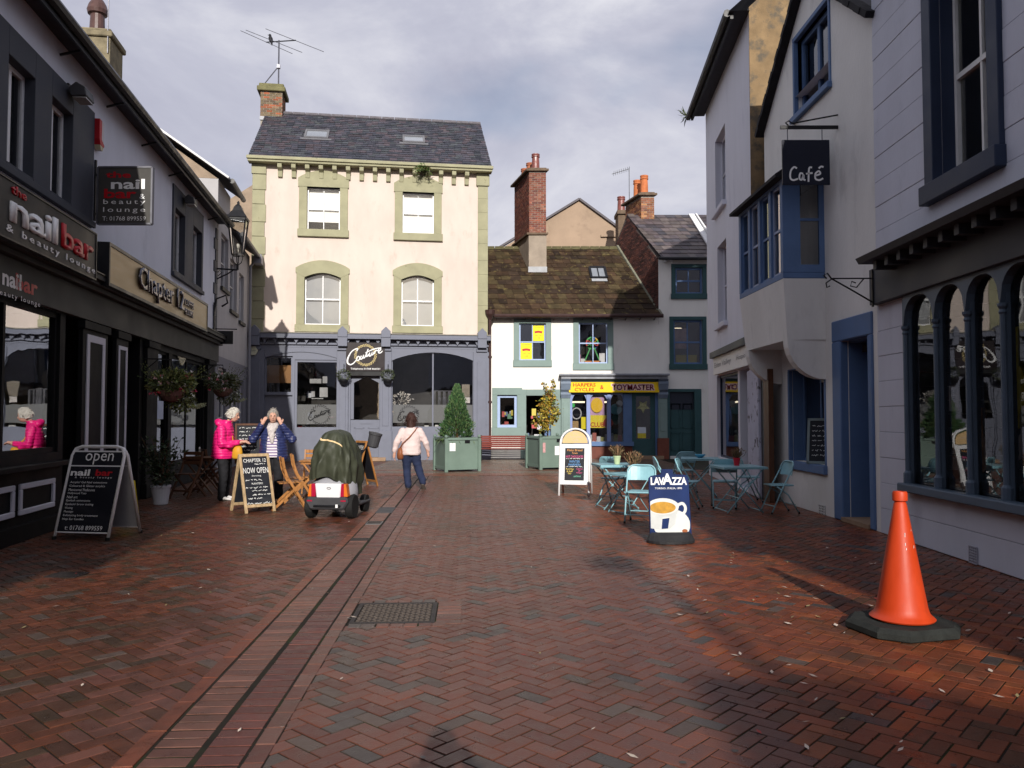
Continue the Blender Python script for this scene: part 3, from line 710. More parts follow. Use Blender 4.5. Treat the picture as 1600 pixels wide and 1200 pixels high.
# hanging sign, square to the wall
uw = LF.uz(147, 300)[0]; pY = LF.world(uw, 0)
zt = atY(196, 262, pY.y)[2]; zb = atY(196, 350, pY.y)[2]
t = thing('hanging_sign', 'square dark grey hanging sign with red and white letters on wall bracket', 'sign', LF.world(uw, 0), 0)
x0 = atY(154, 300, pY.y).x - t.location.x; x1 = atY(238, 300, pY.y).x - t.location.x
m_sg = M('sign_satin_grey', (.07, .067, .063), .4, .1, 1.5, 0)
MB().box(x0, x1, -.025, .025, zb, zt).build('board', m_sg, t)
mb = MB()
for q in ((x0 - .015, x0 + .012, zb, zt), (x1 - .012, x1 + .015, zb, zt), (x0, x1, zt - .012, zt + .015), (x0, x1, zb - .015, zb + .012)): mb.box(q[0], q[1], -.034, .034, q[2], q[3])
mb.build('frame', m_steel, t)
mb = MB(); mb.box(-.02, .03, -.02, .02, zb + .05, zt + .12); mb.bar((0, 0, zt - .12), (x0, 0, zt - .12), .03); mb.bar((0, 0, zb + .16), (x0, 0, zb + .16), .02); mb.bar((-.05, 0, zt - .05), (.06, 0, zt - .12), .02); mb.build('bracket', m_blackiron, t)
ww = x1 - x0; H = zt - zb; xm = (x0 + x1) / 2
def hs(s, mat, cx, cz, w_, h_, bold=0, sp=1): text(s, mat, t, x0 + ww * cx, -.03, zb + H * cz, width=ww * w_, height=H * h_, bold=bold, sp=sp, ext=0)
hs('the', m_redlet, .38, .865, .47, .11, .025); hs('nail', m_whitelet, .56, .7, .63, .18, .022, .98); hs('bar', m_redlet, .42, .53, .6, .17, .025, .98); hs('&', m_whitelet, .83, .48, .1, .09)
hs('beauty', m_whitelet, .5, .375, .78, .11, 0, 1.35); hs('lounge', m_whitelet, .5, .235, .78, .11, 0, 1.35); hs('T: 01768 899559', m_whitelet, .5, .09, .8, .075)
# wall lights, alarm box
def floodlight(px, py, label):
    u_, z_ = LF.uz(px, py, .15); t = fthing(LF, 'wall_light', label, 'light', u_, 0, z_, 'security lights over the upper windows')
    mb = MB(); mb.prism([(-.3, -.08), (-.1, -.1), (-.06, .02), (-.16, .11), (-.28, .04)], -.17, .17, 'x'); mb.build('housing', M('grey_lamp_case', (.06, .06, .065), .5, .1, 4, 0), t, bevel=.01)
    mb = MB(); mb.box(-.14, .14, -.29, -.11, -.112, -.095); mb.build('lens', M('lamp_lens', (.4, .4, .38), .2, .05, 3, 0), t)
    mb = MB(); mb.bar((0, -.1, .02), (0, 0, .06), .04); mb.box(-.06, .06, -.03, 0, 0, .12); mb.build('bracket', m_blackiron, t)
floodlight(124, 146, 'grey security light above the window beside the red alarm box'); floodlight(296, 314, 'small dark security light over the pair of windows by the street lantern')
u_, z_ = LF.uz(149, 208); t = fthing(LF, 'alarm_box', 'red and cream burglar alarm box on the white wall', 'alarm box', u_, 0, z_)
MB().prism([(-.11, .2), (.0, .2), (-.0, -.1), (.12, -.16), (.1, -.2), (-.06, -.2), (-.11, -.12)], -.1, -.003).build('cover', M('alarm_red', (.5, .02, .03), .4, .05, 3, 0), t, bevel=.006)
MB().box(0.002, .12, -.09, -.003, -.14, .2).build('panel', M('alarm_cream', (.62, .6, .62), .5, .05, 3, 0), t, bevel=.006)
MB().prism([(-.07, -.2), (.09, -.2), (.05, -.27), (-.03, -.27)], -.095, -.01).build('lens', M('alarm_lens', (.5, .45, .3), .3, .05, 3, 0), t)

# wall lantern on a scrolled bracket
pw_ = LF.uz(338, 395); Yl = LF.world(pw_[0], 0).y
t = thing('street_lantern', 'black glazed street lantern on a scrolled iron bracket at the building corner', 'lantern', LF.world(LE - .1, 0, 0), LF.rz)
ly = -.56; zl = atY(365, 388, 20.6)[2]; zlt = atY(365, 330, 20.6)[2]
mb = MB(); hb, ht, lh = .13, .225, zlt - zl
for sx in (-1, 1):
    for sy in (-1, 1): mb.bar((sx * hb, ly + sy * hb, zl), (sx * ht, ly + sy * ht, zl + lh), .03)
for sx, sy, ex, ey in ((-1, -1, 1, -1), (1, -1, 1, 1), (1, 1, -1, 1), (-1, 1, -1, -1)):
    mb.bar((sx * hb, ly + sy * hb, zl), (ex * hb, ly + ey * hb, zl), .03); mb.bar((sx * ht, ly + sy * ht, zl + lh), (ex * ht, ly + ey * ht, zl + lh), .045)
mb.build('lantern_frame', m_blackiron, t)
mb = MB(); ro = [(.26, zl + lh), (.275, zl + lh + .03), (.16, zl + lh + .2), (.14, zl + lh + .22), (.13, zl + lh + .34), (.09, zl + lh + .38), (.04, zl + lh + .42), (.05, zl + lh + .46), (.0, zl + lh + .52)]
T4 = Matrix.Translation((0, ly, 0)) @ Matrix.Rotation(PI / 4, 4, 'Z'); mb.lathe([(r * 1.35 if i < 4 else r, z_) for i, (r, z_) in enumerate(ro)], 4, T=T4); mb.build('lantern_roof', m_blackiron, t)
m_lamp_glass = glass_mat('lamp_glass', .85, 1.2)
for sx, sy, ex, ey in ((-1, -1, 1, -1), (1, -1, 1, 1), (1, 1, -1, 1), (-1, 1, -1, -1)):
    k = .985; MB().poly([(sx * hb * k, ly + sy * hb * k, zl + .02), (ex * hb * k, ly + ey * hb * k, zl + .02), (ex * ht * k, ly + ey * ht * k, zl + lh - .02), (sx * ht * k, ly + sy * ht * k, zl + lh - .02)]).build('pane', m_lamp_glass, t)
mb = MB(); zb_ = zl - .38
mb.tube([(0, 0, zb_), (0, ly, zb_ - .02)], .022, 8); mb.tube([(0, ly, zb_ - .02), (0, ly, zb_ + .12)], .03, 8)
for s_ in (-1, 1): mb.tube([(0, ly, zb_ + .1), (s_ * .1, ly, zb_ + .18), (s_ * .13, ly, zb_ + .3), (s_ * .12, ly, zl)], .013, 6); mb.tube([(0, ly, zb_ + .1), (0, ly + s_ * .1, zb_ + .18), (0, ly + s_ * .13, zb_ + .3), (0, ly + s_ * .12, zl)], .013, 6)
mb.tube([(0, 0, zb_ - .3), (0, -.14, zb_ - .22), (0, -.3, zb_ - .14), (0, -.45, zb_ - .03)], .018, 6); mb.tube([(0, -.06, zb_ - .2), (0, -.16, zb_ - .1), (0, -.09, zb_ - .05), (0, -.05, zb_ - .1)], .012, 6)
mb.box(-.05, .05, -.03, .0, zb_ - .34, zb_ + .08); mb.tube([(0, 0, zlt + .1), (0, -.3, zlt + .12), (0, -.45, zlt + .06)], .016, 6); mb.build('bracket', m_blackiron, t)

mb = MB(); mb.tube([(0, ly, zl), (0, ly, zl + .16)], .025, 8); mb.ball((0, ly, zl + .24), .06, 8, 1, 1, 1.3); mb.build('bulb', M('opal_bulb', (.6, .58, .52), .4, .05, 3, 0), t, smooth=True)
# ================================================================== grey houses beyond, before the cream building
GF = Frame((-7.98, 21.5), (-8.98, 27.2)); m_grey_r = M('grey_render', (.42, .41, .42), .9, .1, 1.5, .3, 60)
m_brown_r = M('brown_roughcast', (.3, .23, .17), .95, .2, 3, .5, 40)
gb = fthing(GF, 'grey_house', 'tall narrow grey rendered houses between the lantern and the cream building', 'building')
L2 = GF.len; mid = 1.9
wins = []
for k, (pa, pb, ty, by) in enumerate(((346, 354, 362, 455), (360, 368, 402, 490), (374, 379, 425, 505))):
    a, z1 = GF.uz(pa, ty); b = GF.u(pb); z0 = GF.uz(pb, by)[1]; wins.append((a, b, z0, z1))
wall('wall', gb, m_grey_r, 0, L2, 3.2, 7.0, wins, depth=.2)
for w_ in wins:
    window(gb, *w_, .1, m_upvc, .05, 2, 2); MB().box(w_[0] - .06, w_[1] + .06, -.07, .05, w_[2] - .1, w_[2]).build('sill', m_fasciag, gb)
MB().box(0, mid, 0, 6, 7.0, 8.0).build('upper_wall', m_grey_r, gb)
wall('shopfront', gb, M('slate_grey_shopfront', (.2, .2, .23), .6, .1, 2, .05), 0, L2, 0, 3.2, [(.4, 1.6, .1, 2.9), (2.2, 3.3, .7, 2.7), (3.7, 4.8, .1, 2.7)], depth=.2)
window(gb, .4, 1.6, .1, 2.9, .08, m_upvc, .06, 2, 2); window(gb, 2.2, 3.3, .7, 2.7, .08, m_upvc, .06, 1, 2); window(gb, 3.7, 4.8, .1, 2.7, .08, m_pilw, .06, 2, 2)
mb = MB(); mb.box(0.01, L2, 1.4, 1.5, 0, 6.98); mb.box(0, .15, .2, 6, 0, 7); mb.box(L2 - .15, L2, .2, 6, 0, 7); mb.box(.0, L2, 5.9, 6.1, 0, 7); mb.build('side_walls', m_brown_r, gb)
mb = MB(); mb.prism([(0, 7.99), (6, 7.99), (6, 10.0), (3, 10.1)], 0, .2, 'x'); mb.build('gable', m_brown_r, gb)
mb = MB(); mb.poly([(-.1, -.3, 7.95), (mid, -.3, 7.95), (mid, 3, 10.2), (-.1, 3, 10.2)]); mb.poly([(-.1, 6.3, 7.95), (-.1, 3, 10.2), (mid, 3, 10.2), (mid, 6.3, 7.95)]); mb.poly([(mid - .01, 0, 8), (mid - .01, 3, 10.15), (mid - .01, 6, 8)][::-1])
mb.poly([(mid, -.3, 6.95), (L2, -.3, 6.95), (L2, 3, 9.1), (mid, 3, 9.1)]); mb.poly([(mid, 6.3, 6.95), (mid, 3, 9.1), (L2, 3, 9.1), (L2, 6.3, 6.95)])
mb.poly([(L2 - .01, 0, 7), (L2 - .01, 6, 7), (L2 - .01, 3, 9.05)])
r2_ = mb.build('roof', MATS['dark_slate_plain'], gb)
mb = MB(); mb.bar((-.05, -.3, 7.99), (-.05, 3, 10.25), .28, .05); mb.build('verge_coping', M('pale_cement_verge', (.72, .72, .72), .8, .1, 4, .1), r2_)
mb = MB(); mb.tube([(0, -.36, 7.95), (mid + .1, -.36, 7.95)], .07, 8); mb.tube([(mid, -.36, 6.92), (L2, -.36, 6.92)], .07, 8); mb.build('gutter', m_gutter, gb)
mb = MB(); mb.tube([(L2 - .35, -.3, 6.9), (L2 - .35, -.08, 6.6), (L2 - .35, -.08, .1)], .05, 8); mb.box(L2 - .5, L2, -.45, -.2, 6.7, 7.0); mb.build('downpipe', M('grey_pipe', (.25, .25, .28), .5, .1, 3, 0), gb)
u_, z_ = GF.uz(352, 520, .3); t = fthing(GF, 'hanging_sign', 'curly black iron sign bracket on the grey house wall', 'sign bracket', u_, 0, z_)
mb = MB(); mb.tube([(0, 0, .5), (0, -.06, .9), (0, -.3, 1.0), (0, -.35, .8), (0, -.2, .7)], .025, 6); mb.box(-.015, .015, -.5, -.06, -.3, .05); mb.tube([(0, -.05, .1), (0, -.6, .1)], .015, 6); mb.box(-.04, .04, -.03, 0, -.4, .8); mb.build('ironwork', m_blackiron, t)
# ================================================================== cream three storey building with the salon
CF = Frame((-8.95, 27.3), (-.87, 28.5)); CL = CF.len
m_cream_r = M('cream_pink_render', (.61, .52, .46), .9, .09, 1.3, .4, 70, stain=(.42, .34, .28), stain_lo=.57, stain_hi=.85, sscale=3, stretch=(1, 1, .4))
m_olive = M('olive_stone_paint', (.32, .308, .2), .85, .15, 2, .25, 50, stain=(.15, .14, .08), stain_lo=.62, stain_hi=.75, sscale=4)
m_sgrey = M('blue_grey_joinery', (.15, .16, .205), .5, .08, 3, .05, stain=(.25, .25, .27), stain_lo=.7, stain_hi=.9)
cb_ = fthing(CF, 'cream_building', 'tall cream rendered building with olive window surrounds and grey salon shopfront', 'building')
zE = CF.uz(575, 262)[1]; zS = CF.uz(575, 524)[1]
def cw(l, r, t_, b_): 
    a, z1 = CF.uz(l, t_); b, z0 = CF.uz(r, b_); return a, b, z0, z1
W4 = [cw(480, 531, 292, 360), cw(629, 678, 300, 366), cw(476, 532, 426, 508), cw(627, 678, 430, 510)]
zt2 = (W4[0][3] + W4[1][3]) / 2; 
shop = [cw(414, 456, 556, 705), cw(461, 530, 562, 671), cw(548, 598, 588, 706), cw(611, 741, 549, 669)]
wall('wall', cb_, m_cream_r, 0, CL, zS, zE, W4, depth=.25)
mb = MB(); mb.box(0, .2, .25, 7, 0, zE); mb.box(CL - .2, CL, .25, 7, 0, zE); mb.box(0, CL, 6.8, 7, 0, zE); mb.build('side_walls', m_brown_r, cb_)
mb = MB(); mb.box(.2, CL - .2, 1.8, 1.9, zS, zE); mb.box(.2, CL - .2, .25, 3, zS - .2, zS - .1); mb.box(.2, CL - .2, 3, 3.1, 0, zS); mb.box(.2, CL - .2, 1.9, 2, zS, zS + .02); mb.build('interior', m_dim, cb_)
for k, w_ in enumerate(W4):
    a, b, z0, z1 = w_
    if k < 2: window(cb_, a, b, z0, z1, .12, m_upvc, .045, 2, 2, .025, .06, sash=True, blind=m_blind, blind_z=z0 + (.32 if k == 0 else .05), glass=glass_mat('clear_glass', .95, .3))
    else: window(cb_, a, b, z0, z1, .12, m_upvc, .05, 2, 2, .035, .06, sash=True, blind=M('grey_net_blind', (.42, .43, .46), .9, .1, 1, 0), glass=m_glass)
    # arched stone surround, one piece per side and head
    s_ = .27; mb = MB(); ht = .36 if k < 2 else .22; rise = .28
    for q0, q1 in ((a - s_, a + .004), (b - .004, b + s_)): MB().box(q0, q1, -.06, .08, z0 + .004, z1).build('surround_jamb', m_olive, cb_, bevel=.01)
    mb = MB(); n = 12; outer = []; inner = []
    for i in range(n + 1):
        t_ = i / n; x = a - s_ - .03 + (b - a + 2 * s_ + .06) * t_; outer.append((x, z1 + ht + rise * math.sin(PI * t_) ** .8 - .06))
        xi = a + (b - a) * t_; inner.append((xi, z1 + .0 + (0 if k < 2 else -.16 + .16 * math.sin(PI * t_))))
    pol = [(a - s_ - .03, z1)] + outer + [(b + s_ + .03, z1)] + inner[::-1]
    A = [mb.pt((x, -.07, z)) for x, z in pol]; B = [mb.pt((x, .08, z)) for x, z in pol]
    # front as strips
    for i in range(n):
        mb.poly([(inner[i][0], -.07, inner[i][1]), (inner[i + 1][0], -.07, inner[i + 1][1]), (outer[i + 1][0], -.07, outer[i + 1][1]), (outer[i][0], -.07, outer[i][1])])
        mb.poly([(inner[i][0], -.07, inner[i][1]), (inner[i][0], .12, inner[i][1]), (inner[i + 1][0], .12, inner[i + 1][1]), (inner[i + 1][0], -.07, inner[i + 1][1])])
    mb.poly([(a - s_ - .03, -.07, z1), (inner[0][0], -.07, inner[0][1]), (outer[0][0], -.07, outer[0][1])]); mb.poly([(b + s_ + .03, -.07, z1), (outer[-1][0], -.07, outer[-1][1]), (inner[-1][0], -.07, inner[-1][1])])
    for i in range(len(pol)):
        j = (i + 1) % len(pol); mb.face([A[i], B[i], B[j], A[j]])
    mb.build('surround_head', m_olive, cb_)
    MB().box(a - s_ - .04, b + s_ + .04, -.11, .06, z0 - .26, z0).build('sill', m_olive, cb_, bevel=.012)
# quoin strips
z = zS; i = 0
while z < zE - .4:
    h = .62 if i % 2 else .5; h = min(h, zE - .4 - z)
    MB().box(0, .42 + (.04 if i % 2 else 0), -.05, .04, z + .006, z + h - .006).build('quoin', m_olive, cb_, bevel=.012)
    MB().box(CL - .36, CL, -.04, .04, z + .002, z + h - .002).build('quoin', m_olive, cb_, bevel=.004); z += h; i += 1
MB().box(-.03, .46, -.09, .02, zE - .4, zE - .05).build('quoin', m_olive, cb_, bevel=.01); MB().box(CL - .42, CL + .05, -.1, .02, zE - .5, zE - .05).build('quoin', m_olive, cb_, bevel=.02)
# eaves: cornice board, brackets, gutter
mb = MB(); mb.box(-.12, CL + .12, -.36, 0, zE - .05, zE + .03); mb.box(-.15, CL + .15, -.42, -.3, zE + .03, zE + .14); mb.build('eaves_cornice', m_olive, cb_, bevel=.012)
for k in range(15):
    x = .93 + k * (CL - 1.7) / 14; mb = MB(); mb.prism([(-.3, zE - .05), (0, zE - .05), (0, zE - .5), (-.09, zE - .48), (-.12, zE - .28), (-.28, zE - .2)], x - .075, x + .075, 'x'); mb.build('eaves_bracket', m_olive, cb_, bevel=.01)
# roof
rise_ = CF.uz(560, 185)[1]; dpt = 3.4; zr = atY(560, 186, 27.9 + dpt)[2]
ex = Vector((1, 0, 0)); ey = Vector((0, dpt + .35, zr - zE - .1)).normalized(); lv = math.hypot(dpt + .35, zr - zE - .1)
mb = MB(); mb.poly([(-.1, -.35, zE + .1), (CL + .1, -.35, zE + .1), (CL + .1, dpt, zr), (-.1, dpt, zr)]); mb.poly([(-.1, 7.2, zE + .1), (-.1, dpt, zr), (CL + .1, dpt, zr), (CL + .1, 7.2, zE + .1)])
mb.poly([(0.01, 0, zE), (0.01, dpt, zr - .05), (0.01, 7, zE)]); mb.poly([(CL - .01, 0, zE), (CL - .01, 7, zE), (CL - .01, dpt, zr - .05)])
croof = mb.build('roof', MATS['dark_slate_plain'], cb_)
def roof_uv(px, py):   # pixel -> (u, v) on the slope
    d = ray(px, py); o = EYE
    A = CF.world(-.1, -.35, zE + .1); exw = CF.d; eyw = (CF.world(0, ey.y, 0) - CF.world(0, 0, 0)) + Vector((0, 0, ey.z)); n_ = exw.cross(eyw)
    t_ = (A - o).dot(n_) / d.dot(n_); p = o + d * t_; return (p - A).dot(exw), (p - A).dot(eyw)
sk1 = [roof_uv(478, 205), roof_uv(513, 218)]; sk2 = [roof_uv(629, 214), roof_uv(664, 225)]
holes = [(s[0][0], s[1][0], s[1][1], s[0][1]) for s in (sk1, sk2)]
slates(croof, (-.1, -.35, zE + .1), ex, ey, CL + .2, lv, .24, .2, m_slate, [(.045, .045, .06), (.06, .055, .07), (.07, .055, .065), (.035, .038, .05), (.055, .06, .068)], 'slates', holes, seed=4)
mb = MB()
for k in range(17): mb.prism([(-.14, -.08), (0, .05), (.14, -.08), (.1, -.12), (0, 0), (-.1, -.12)], -.1 + k * (CL + .2) / 17 + .01, -.1 + (k + 1) * (CL + .2) / 17 - .01, 'x', T=Matrix.Translation((0, dpt, zr + .05)))
mb.build('ridge_tiles', M('grey_ridge', (.13, .12, .13), .85, .3, 6, .3), croof)
for (s, nm, op) in ((sk1, 'open', 1), (sk2, 'shut', 0)):
    u0, u1 = s[0][0] - .1, s[1][0] - .1; v0, v1 = s[1][1], s[0][1]
    nrm = Vector((1, 0, 0)).cross(ey); 
    def RP(u_, v_, h): return Vector((u_, -.35, zE + .1)) + ey * v_ + nrm * h
    mb = MB(); 
    def slab(mb, a, b, c, d, h0, h1):
        P = [RP(a, c, h0), RP(b, c, h0), RP(b, d, h0), RP(a, d, h0), RP(a, c, h1), RP(b, c, h1), RP(b, d, h1), RP(a, d, h1)]; i0 = len(mb.v); mb.v += [tuple(p) for p in P]
        for q in ((0, 3, 2, 1), (4, 5, 6, 7), (0, 1, 5, 4), (1, 2, 6, 5), (2, 3, 7, 6), (3, 0, 4, 7)): mb.face([i0 + k for k in q])
    slab(mb, u0, u0 + .07, v0, v1, 0, .09); slab(mb, u1 - .07, u1, v0, v1, 0, .09); slab(mb, u0, u1, v0 - .05, v0 + .06, 0, .085); slab(mb, u0, u1, v1 - .1, v1, 0, .095); slab(mb, u0 - .12, u1 + .12, v0 - .2, v0 - .05, .04, .05)
    sk = mb.build('skylight', M('skylight_grey', (.15, .15, .16), .5, .1, 3, 0), croof)
    mb = MB(); slab(mb, u0 + .07, u1 - .07, v0 + .06 , v1 - .1, .05, .06); mb.build('pane', M('skylight_glass', (.25, .27, .3), .12, .1, 3, 0, spec=.8), sk)
# chimney, aerial
p = CF.local(atY(420, 170, 31.0)); czt = atY(420, 142, 31.0)[2]
cx = p[0] + .22; cy = dpt
mb = MB(); mb.box(cx - .42, cx + .38, cy - .35, cy + .6, zr - 1.0, czt - .3); core = mb.build('chimney', m_mortar, croof)
for (O, e_, wd) in (((cx - .42, cy - .35, 0), (1, 0, 0), .8), ((cx + .38, cy - .35, 0), (0, 1, 0), .95), ((cx - .42, cy + .6, 0), (0, -1, 0), .95)):
    brickwork(core, O, e_, wd, zr - .4, czt - .32, [(.17, .13, .08), (.2, .13, .08), (.14, .1, .07), (.3, .1, .05)], seed=8)
mb = MB(); mb.box(cx - .55, cx + .5, cy - .47, cy + .72, czt - .3, czt - .12); mb.box(cx - .48, cx + .44, cy - .42, cy + .66, czt - .12, czt); mb.build('chimney_cap', M('mossy_cap', (.17, .16, .08), .95, .3, 5, .5), croof, bevel=.02)
MB().box(cx - .44, cx + .4, cy - .4, cy - .35, zr - .42, zr - .28).build('flashing', m_lead, croof)
mt = atY(436, 63, 31.0); pa = CF.local(mt)
t = fthing(CF, 'tv_aerial', 'large television aerial on tall mast above the cream building chimney', 'aerial', pa[0], pa[1], 0)
zb_ = zr - .2; zt_ = pa[2]; mb = MB(); mb.tube([(0, 0, zb_), (0, 0, zt_)], .03, 6); mb.build('mast', m_steel, t)
def apt(px, py, Y=31.0):
    q = CF.local(atY(px, py, Y)); return (q[0] - pa[0], q[1] - pa[1], q[2])
mb = MB(); mb.tube([apt(416, 66, 31.5), apt(462, 63, 30.6)], .022, 6); mb.build('boom', m_blackiron, t)
for a, b in (((376, 48), (457, 84)), ((384, 47), (472, 82)), ((415, 45), (506, 81))):
    MB().tube([apt(*a), apt(*b)], .012, 5).build('element', m_steel, t)
mb = MB(); mb.tube([(0, 0, zb_ + 2.2), (-.55, .1, zb_ + 1.5)], .02, 6); mb.box(-.06, .06, -.08, .04, zb_ + 2.1, zb_ + 2.25); mb.box(-.3, .04, -.05, .02, zb_ + .8, zb_ + .86); mb.build('mast_stay', m_steel, t)
# the bird
bp_ = apt(423, 66, 31.2); t2 = fthing(CF, 'bird', 'dark bird perched on the boom of the television aerial', 'bird', pa[0] + bp_[0], pa[1] + bp_[1], bp_[2])
mb = MB(); mb.loft([(.05, 0, -.12, .02, .015), (.04, 0, -.04, .035, .03), (.02, 0, .02, .06, .05), (0, 0, .1, .085, .07), (-.01, 0, .18, .08, .07), (-.02, 0, .23, .05, .05), (-.03, 0, .27, .055, .05), (-.035, 0, .31, .045, .042), (-.04, 0, .335, .01, .01)], 10); mb.tube([(-.07, -.01, .28), (-.13, -.03, .27)], [.015, .003], 5); mb.tube([(0, 0, .02), (-.01, 0, -.02)], .008, 5); mb.build('body', M('bird_feathers', (.02, .02, .025), .7, .2, 9, 0), t2, smooth=True)
# fern growing from the gutter
pf = CF.uz(662, 262, .35); t = fthing(CF, 'wall_fern', 'green fern growing out of the eaves of the cream building', 'plant', pf[0], -.38, pf[1])
rnd = random.Random(3); mb = MB()
for k in range(46):
    a = rnd.uniform(0, 2 * PI); l = rnd.uniform(.2, .46); d = Vector((math.cos(a), math.sin(a) * .7 - .25, rnd.uniform(-.5, .9))).normalized()
    for q in range(6):
        pp = d * l * q / 6 + Vector((0, 0, -.25 * (q / 6) ** 2))
        for s_ in (-1, 1): leaf(mb, pp, d * .4 + Vector((-d.y, d.x, 0)) * s_ + Vector((0, 0, -.2)), .1, rnd.choice([(.07, .12, .03), (.1, .15, .04), (.05, .08, .025), (.16, .13, .05)]), rnd, .35)
mb.build('fronds', m_leaf, t, attr=True)
# side wall of the house behind, left
a = CF.local(atY(360, 285, 33)); mb = MB(); p0 = atY(330, 320, 33); p1 = atY(395, 278, 33); 
t = thing('house_behind', 'brown rough-rendered gable of a house behind the cream building', 'building', (0, 33.5, 0))
mb.prism([(p0.x - 4, 0), (p1.x + 1, 0), (p1.x + 1, p1.z + .6), (p0.x, p0.z), (p0.x - 4, p0.z - 2.5)], 0, 5); mb.build('wall', m_brown_r, t)

# ---- salon shopfront
sz = zS
P0 = lambda px, py, off=0: CF.uz(px, py, off)
a1, b1, c1_, d1_ = shop
wall('shopfront', cb_, m_sgrey, 0, CL, 0, zS - .02, [(a1[0], a1[1], .12, a1[3]), (b1[0], b1[1], b1[2], b1[3]), (c1_[0], c1_[1], .12, c1_[3]), (d1_[0], d1_[1], d1_[2], d1_[3])], y=-.04, depth=.2)
mb = MB(); mb.box(-.05, CL + .08, -.34, -.04, zS - .16, zS - .1); mb.box(-.05, CL + .08, -.28, -.04, zS - .1, zS + .02); mb.box(-.05, CL + .08, -.12, -.04, zS - .36, zS - .3); mb.build('shop_cornice', m_sgrey, cb_, bevel=.008)
MB().box(-.05, CL + .08, -.32, -.04, zS + .02, zS + .05).build('cornice_lead', M('dirty_lead', (.3, .28, .24), .8, .3, 5, .3), cb_)
for k in range(22):
    x = .5 + k * (CL - .9) / 21
    MB().prism([(x - .09, zS - .16), (x + .09, zS - .16), (x, zS - .33)], -.2, -.05).build('cornice_drop', m_sgrey, cb_)
for px in (400, 536, 603, 752):
    u_ = P0(px, 540)[0]; w_ = .2 if px not in (400, 752) else .3
    mb = MB(); mb.box(u_ - w_, u_ + w_, -.13, -.04, .0, zS - .55); mb.box(u_ - w_ - .03, u_ + w_ + .03, -.18, -.04, 0, 1.05 if px == 603 else .35); mb.box(u_ - w_ * .55, u_ + w_ * .55, -.15, -.13, .6 if px != 603 else 1.2, zS - .9)
    pil = mb.build('pilaster', m_sgrey, cb_, bevel=.01)
    mb = MB(); mb.box(u_ - .16, u_ + .16, -.36, -.04, zS - .42, zS - .1); mb.prism([(u_ - .16, zS - .1), (u_ + .16, zS - .1), (u_ + .16, zS + .12), (u_, zS + .28), (u_ - .16, zS + .12)], -.38, -.05); mb.box(u_ - .19, u_ + .19, -.2, -.04, zS - .55, zS - .42); mb.build('console', m_sgrey, pil, bevel=.01)
# segmental arch heads over the two bays
def arch_head(u0, u1, zs, ze, zr_, y0, y1, mat, name='arch_head', n=14):
    mb = MB(); pts = [(u0 + (u1 - u0) * i / n, zs + (zr_ - zs) * math.sin(PI * i / n) ** .75) for i in range(n + 1)]
    for i in range(n):
        (xa, za), (xb, zb2) = pts[i], pts[i + 1]
        mb.poly([(xa, y0, za), (xb, y0, zb2), (xb, y0, ze), (xa, y0, ze)]); mb.poly([(xa, y0, za), (xa, y1, za), (xb, y1, zb2), (xb, y0, zb2)])
    return mb.build(name, mat, cb_)
u0, u1 = P0(408, 560)[0], P0(533, 560)[0]; arch_head(u0, u1, P0(408, 562)[1], zS - .45, P0(470, 550)[1], -.075, .0, m_sgrey)
u0, u1 = P0(608, 560)[0], P0(745, 560)[0]; arch_head(u0, u1, P0(608, 566)[1], zS - .45, P0(676, 551)[1], -.075, .0, m_sgrey)
for px in (474, 571, 676):
    pass
mb = MB()
for l, r in ((418, 472), (474, 528), (614, 676), (680, 740)):
    ua, ub = P0(l, 530)[0], P0(r, 530)[0]; za, zb3 = zS - .78, zS - .42
    for q in ((ua, ub, zb3 - .03, zb3), (ua, ua + .03, za + .2, zb3), (ub - .03, ub, za + .2, zb3)): mb.box(q[0], q[1], -.085, -.06, q[2], q[3])
mb.build('frieze_mouldings', m_sgrey, cb_)
# left doorway with boarded fanlight
dz = P0(430, 615)[1]
MB().box(a1[0], a1[1], .1, .15, .12, dz - .05).build('side_door', m_sgrey, cb_); MB().box(a1[0], a1[1], .0, .15, dz - .05, dz).build('transom', m_sgrey, cb_)
window(cb_, a1[0], a1[1], dz, a1[3], .05, m_sgrey, .06, 1, 1)
MB().box(a1[0] + .05, a1[1] - .05, .16, .18, P0(420, 598)[1], P0(420, 570)[1]).build('cardboard', M('brown_board', (.35, .19, .09), .85, .15, 3, 0), cb_)
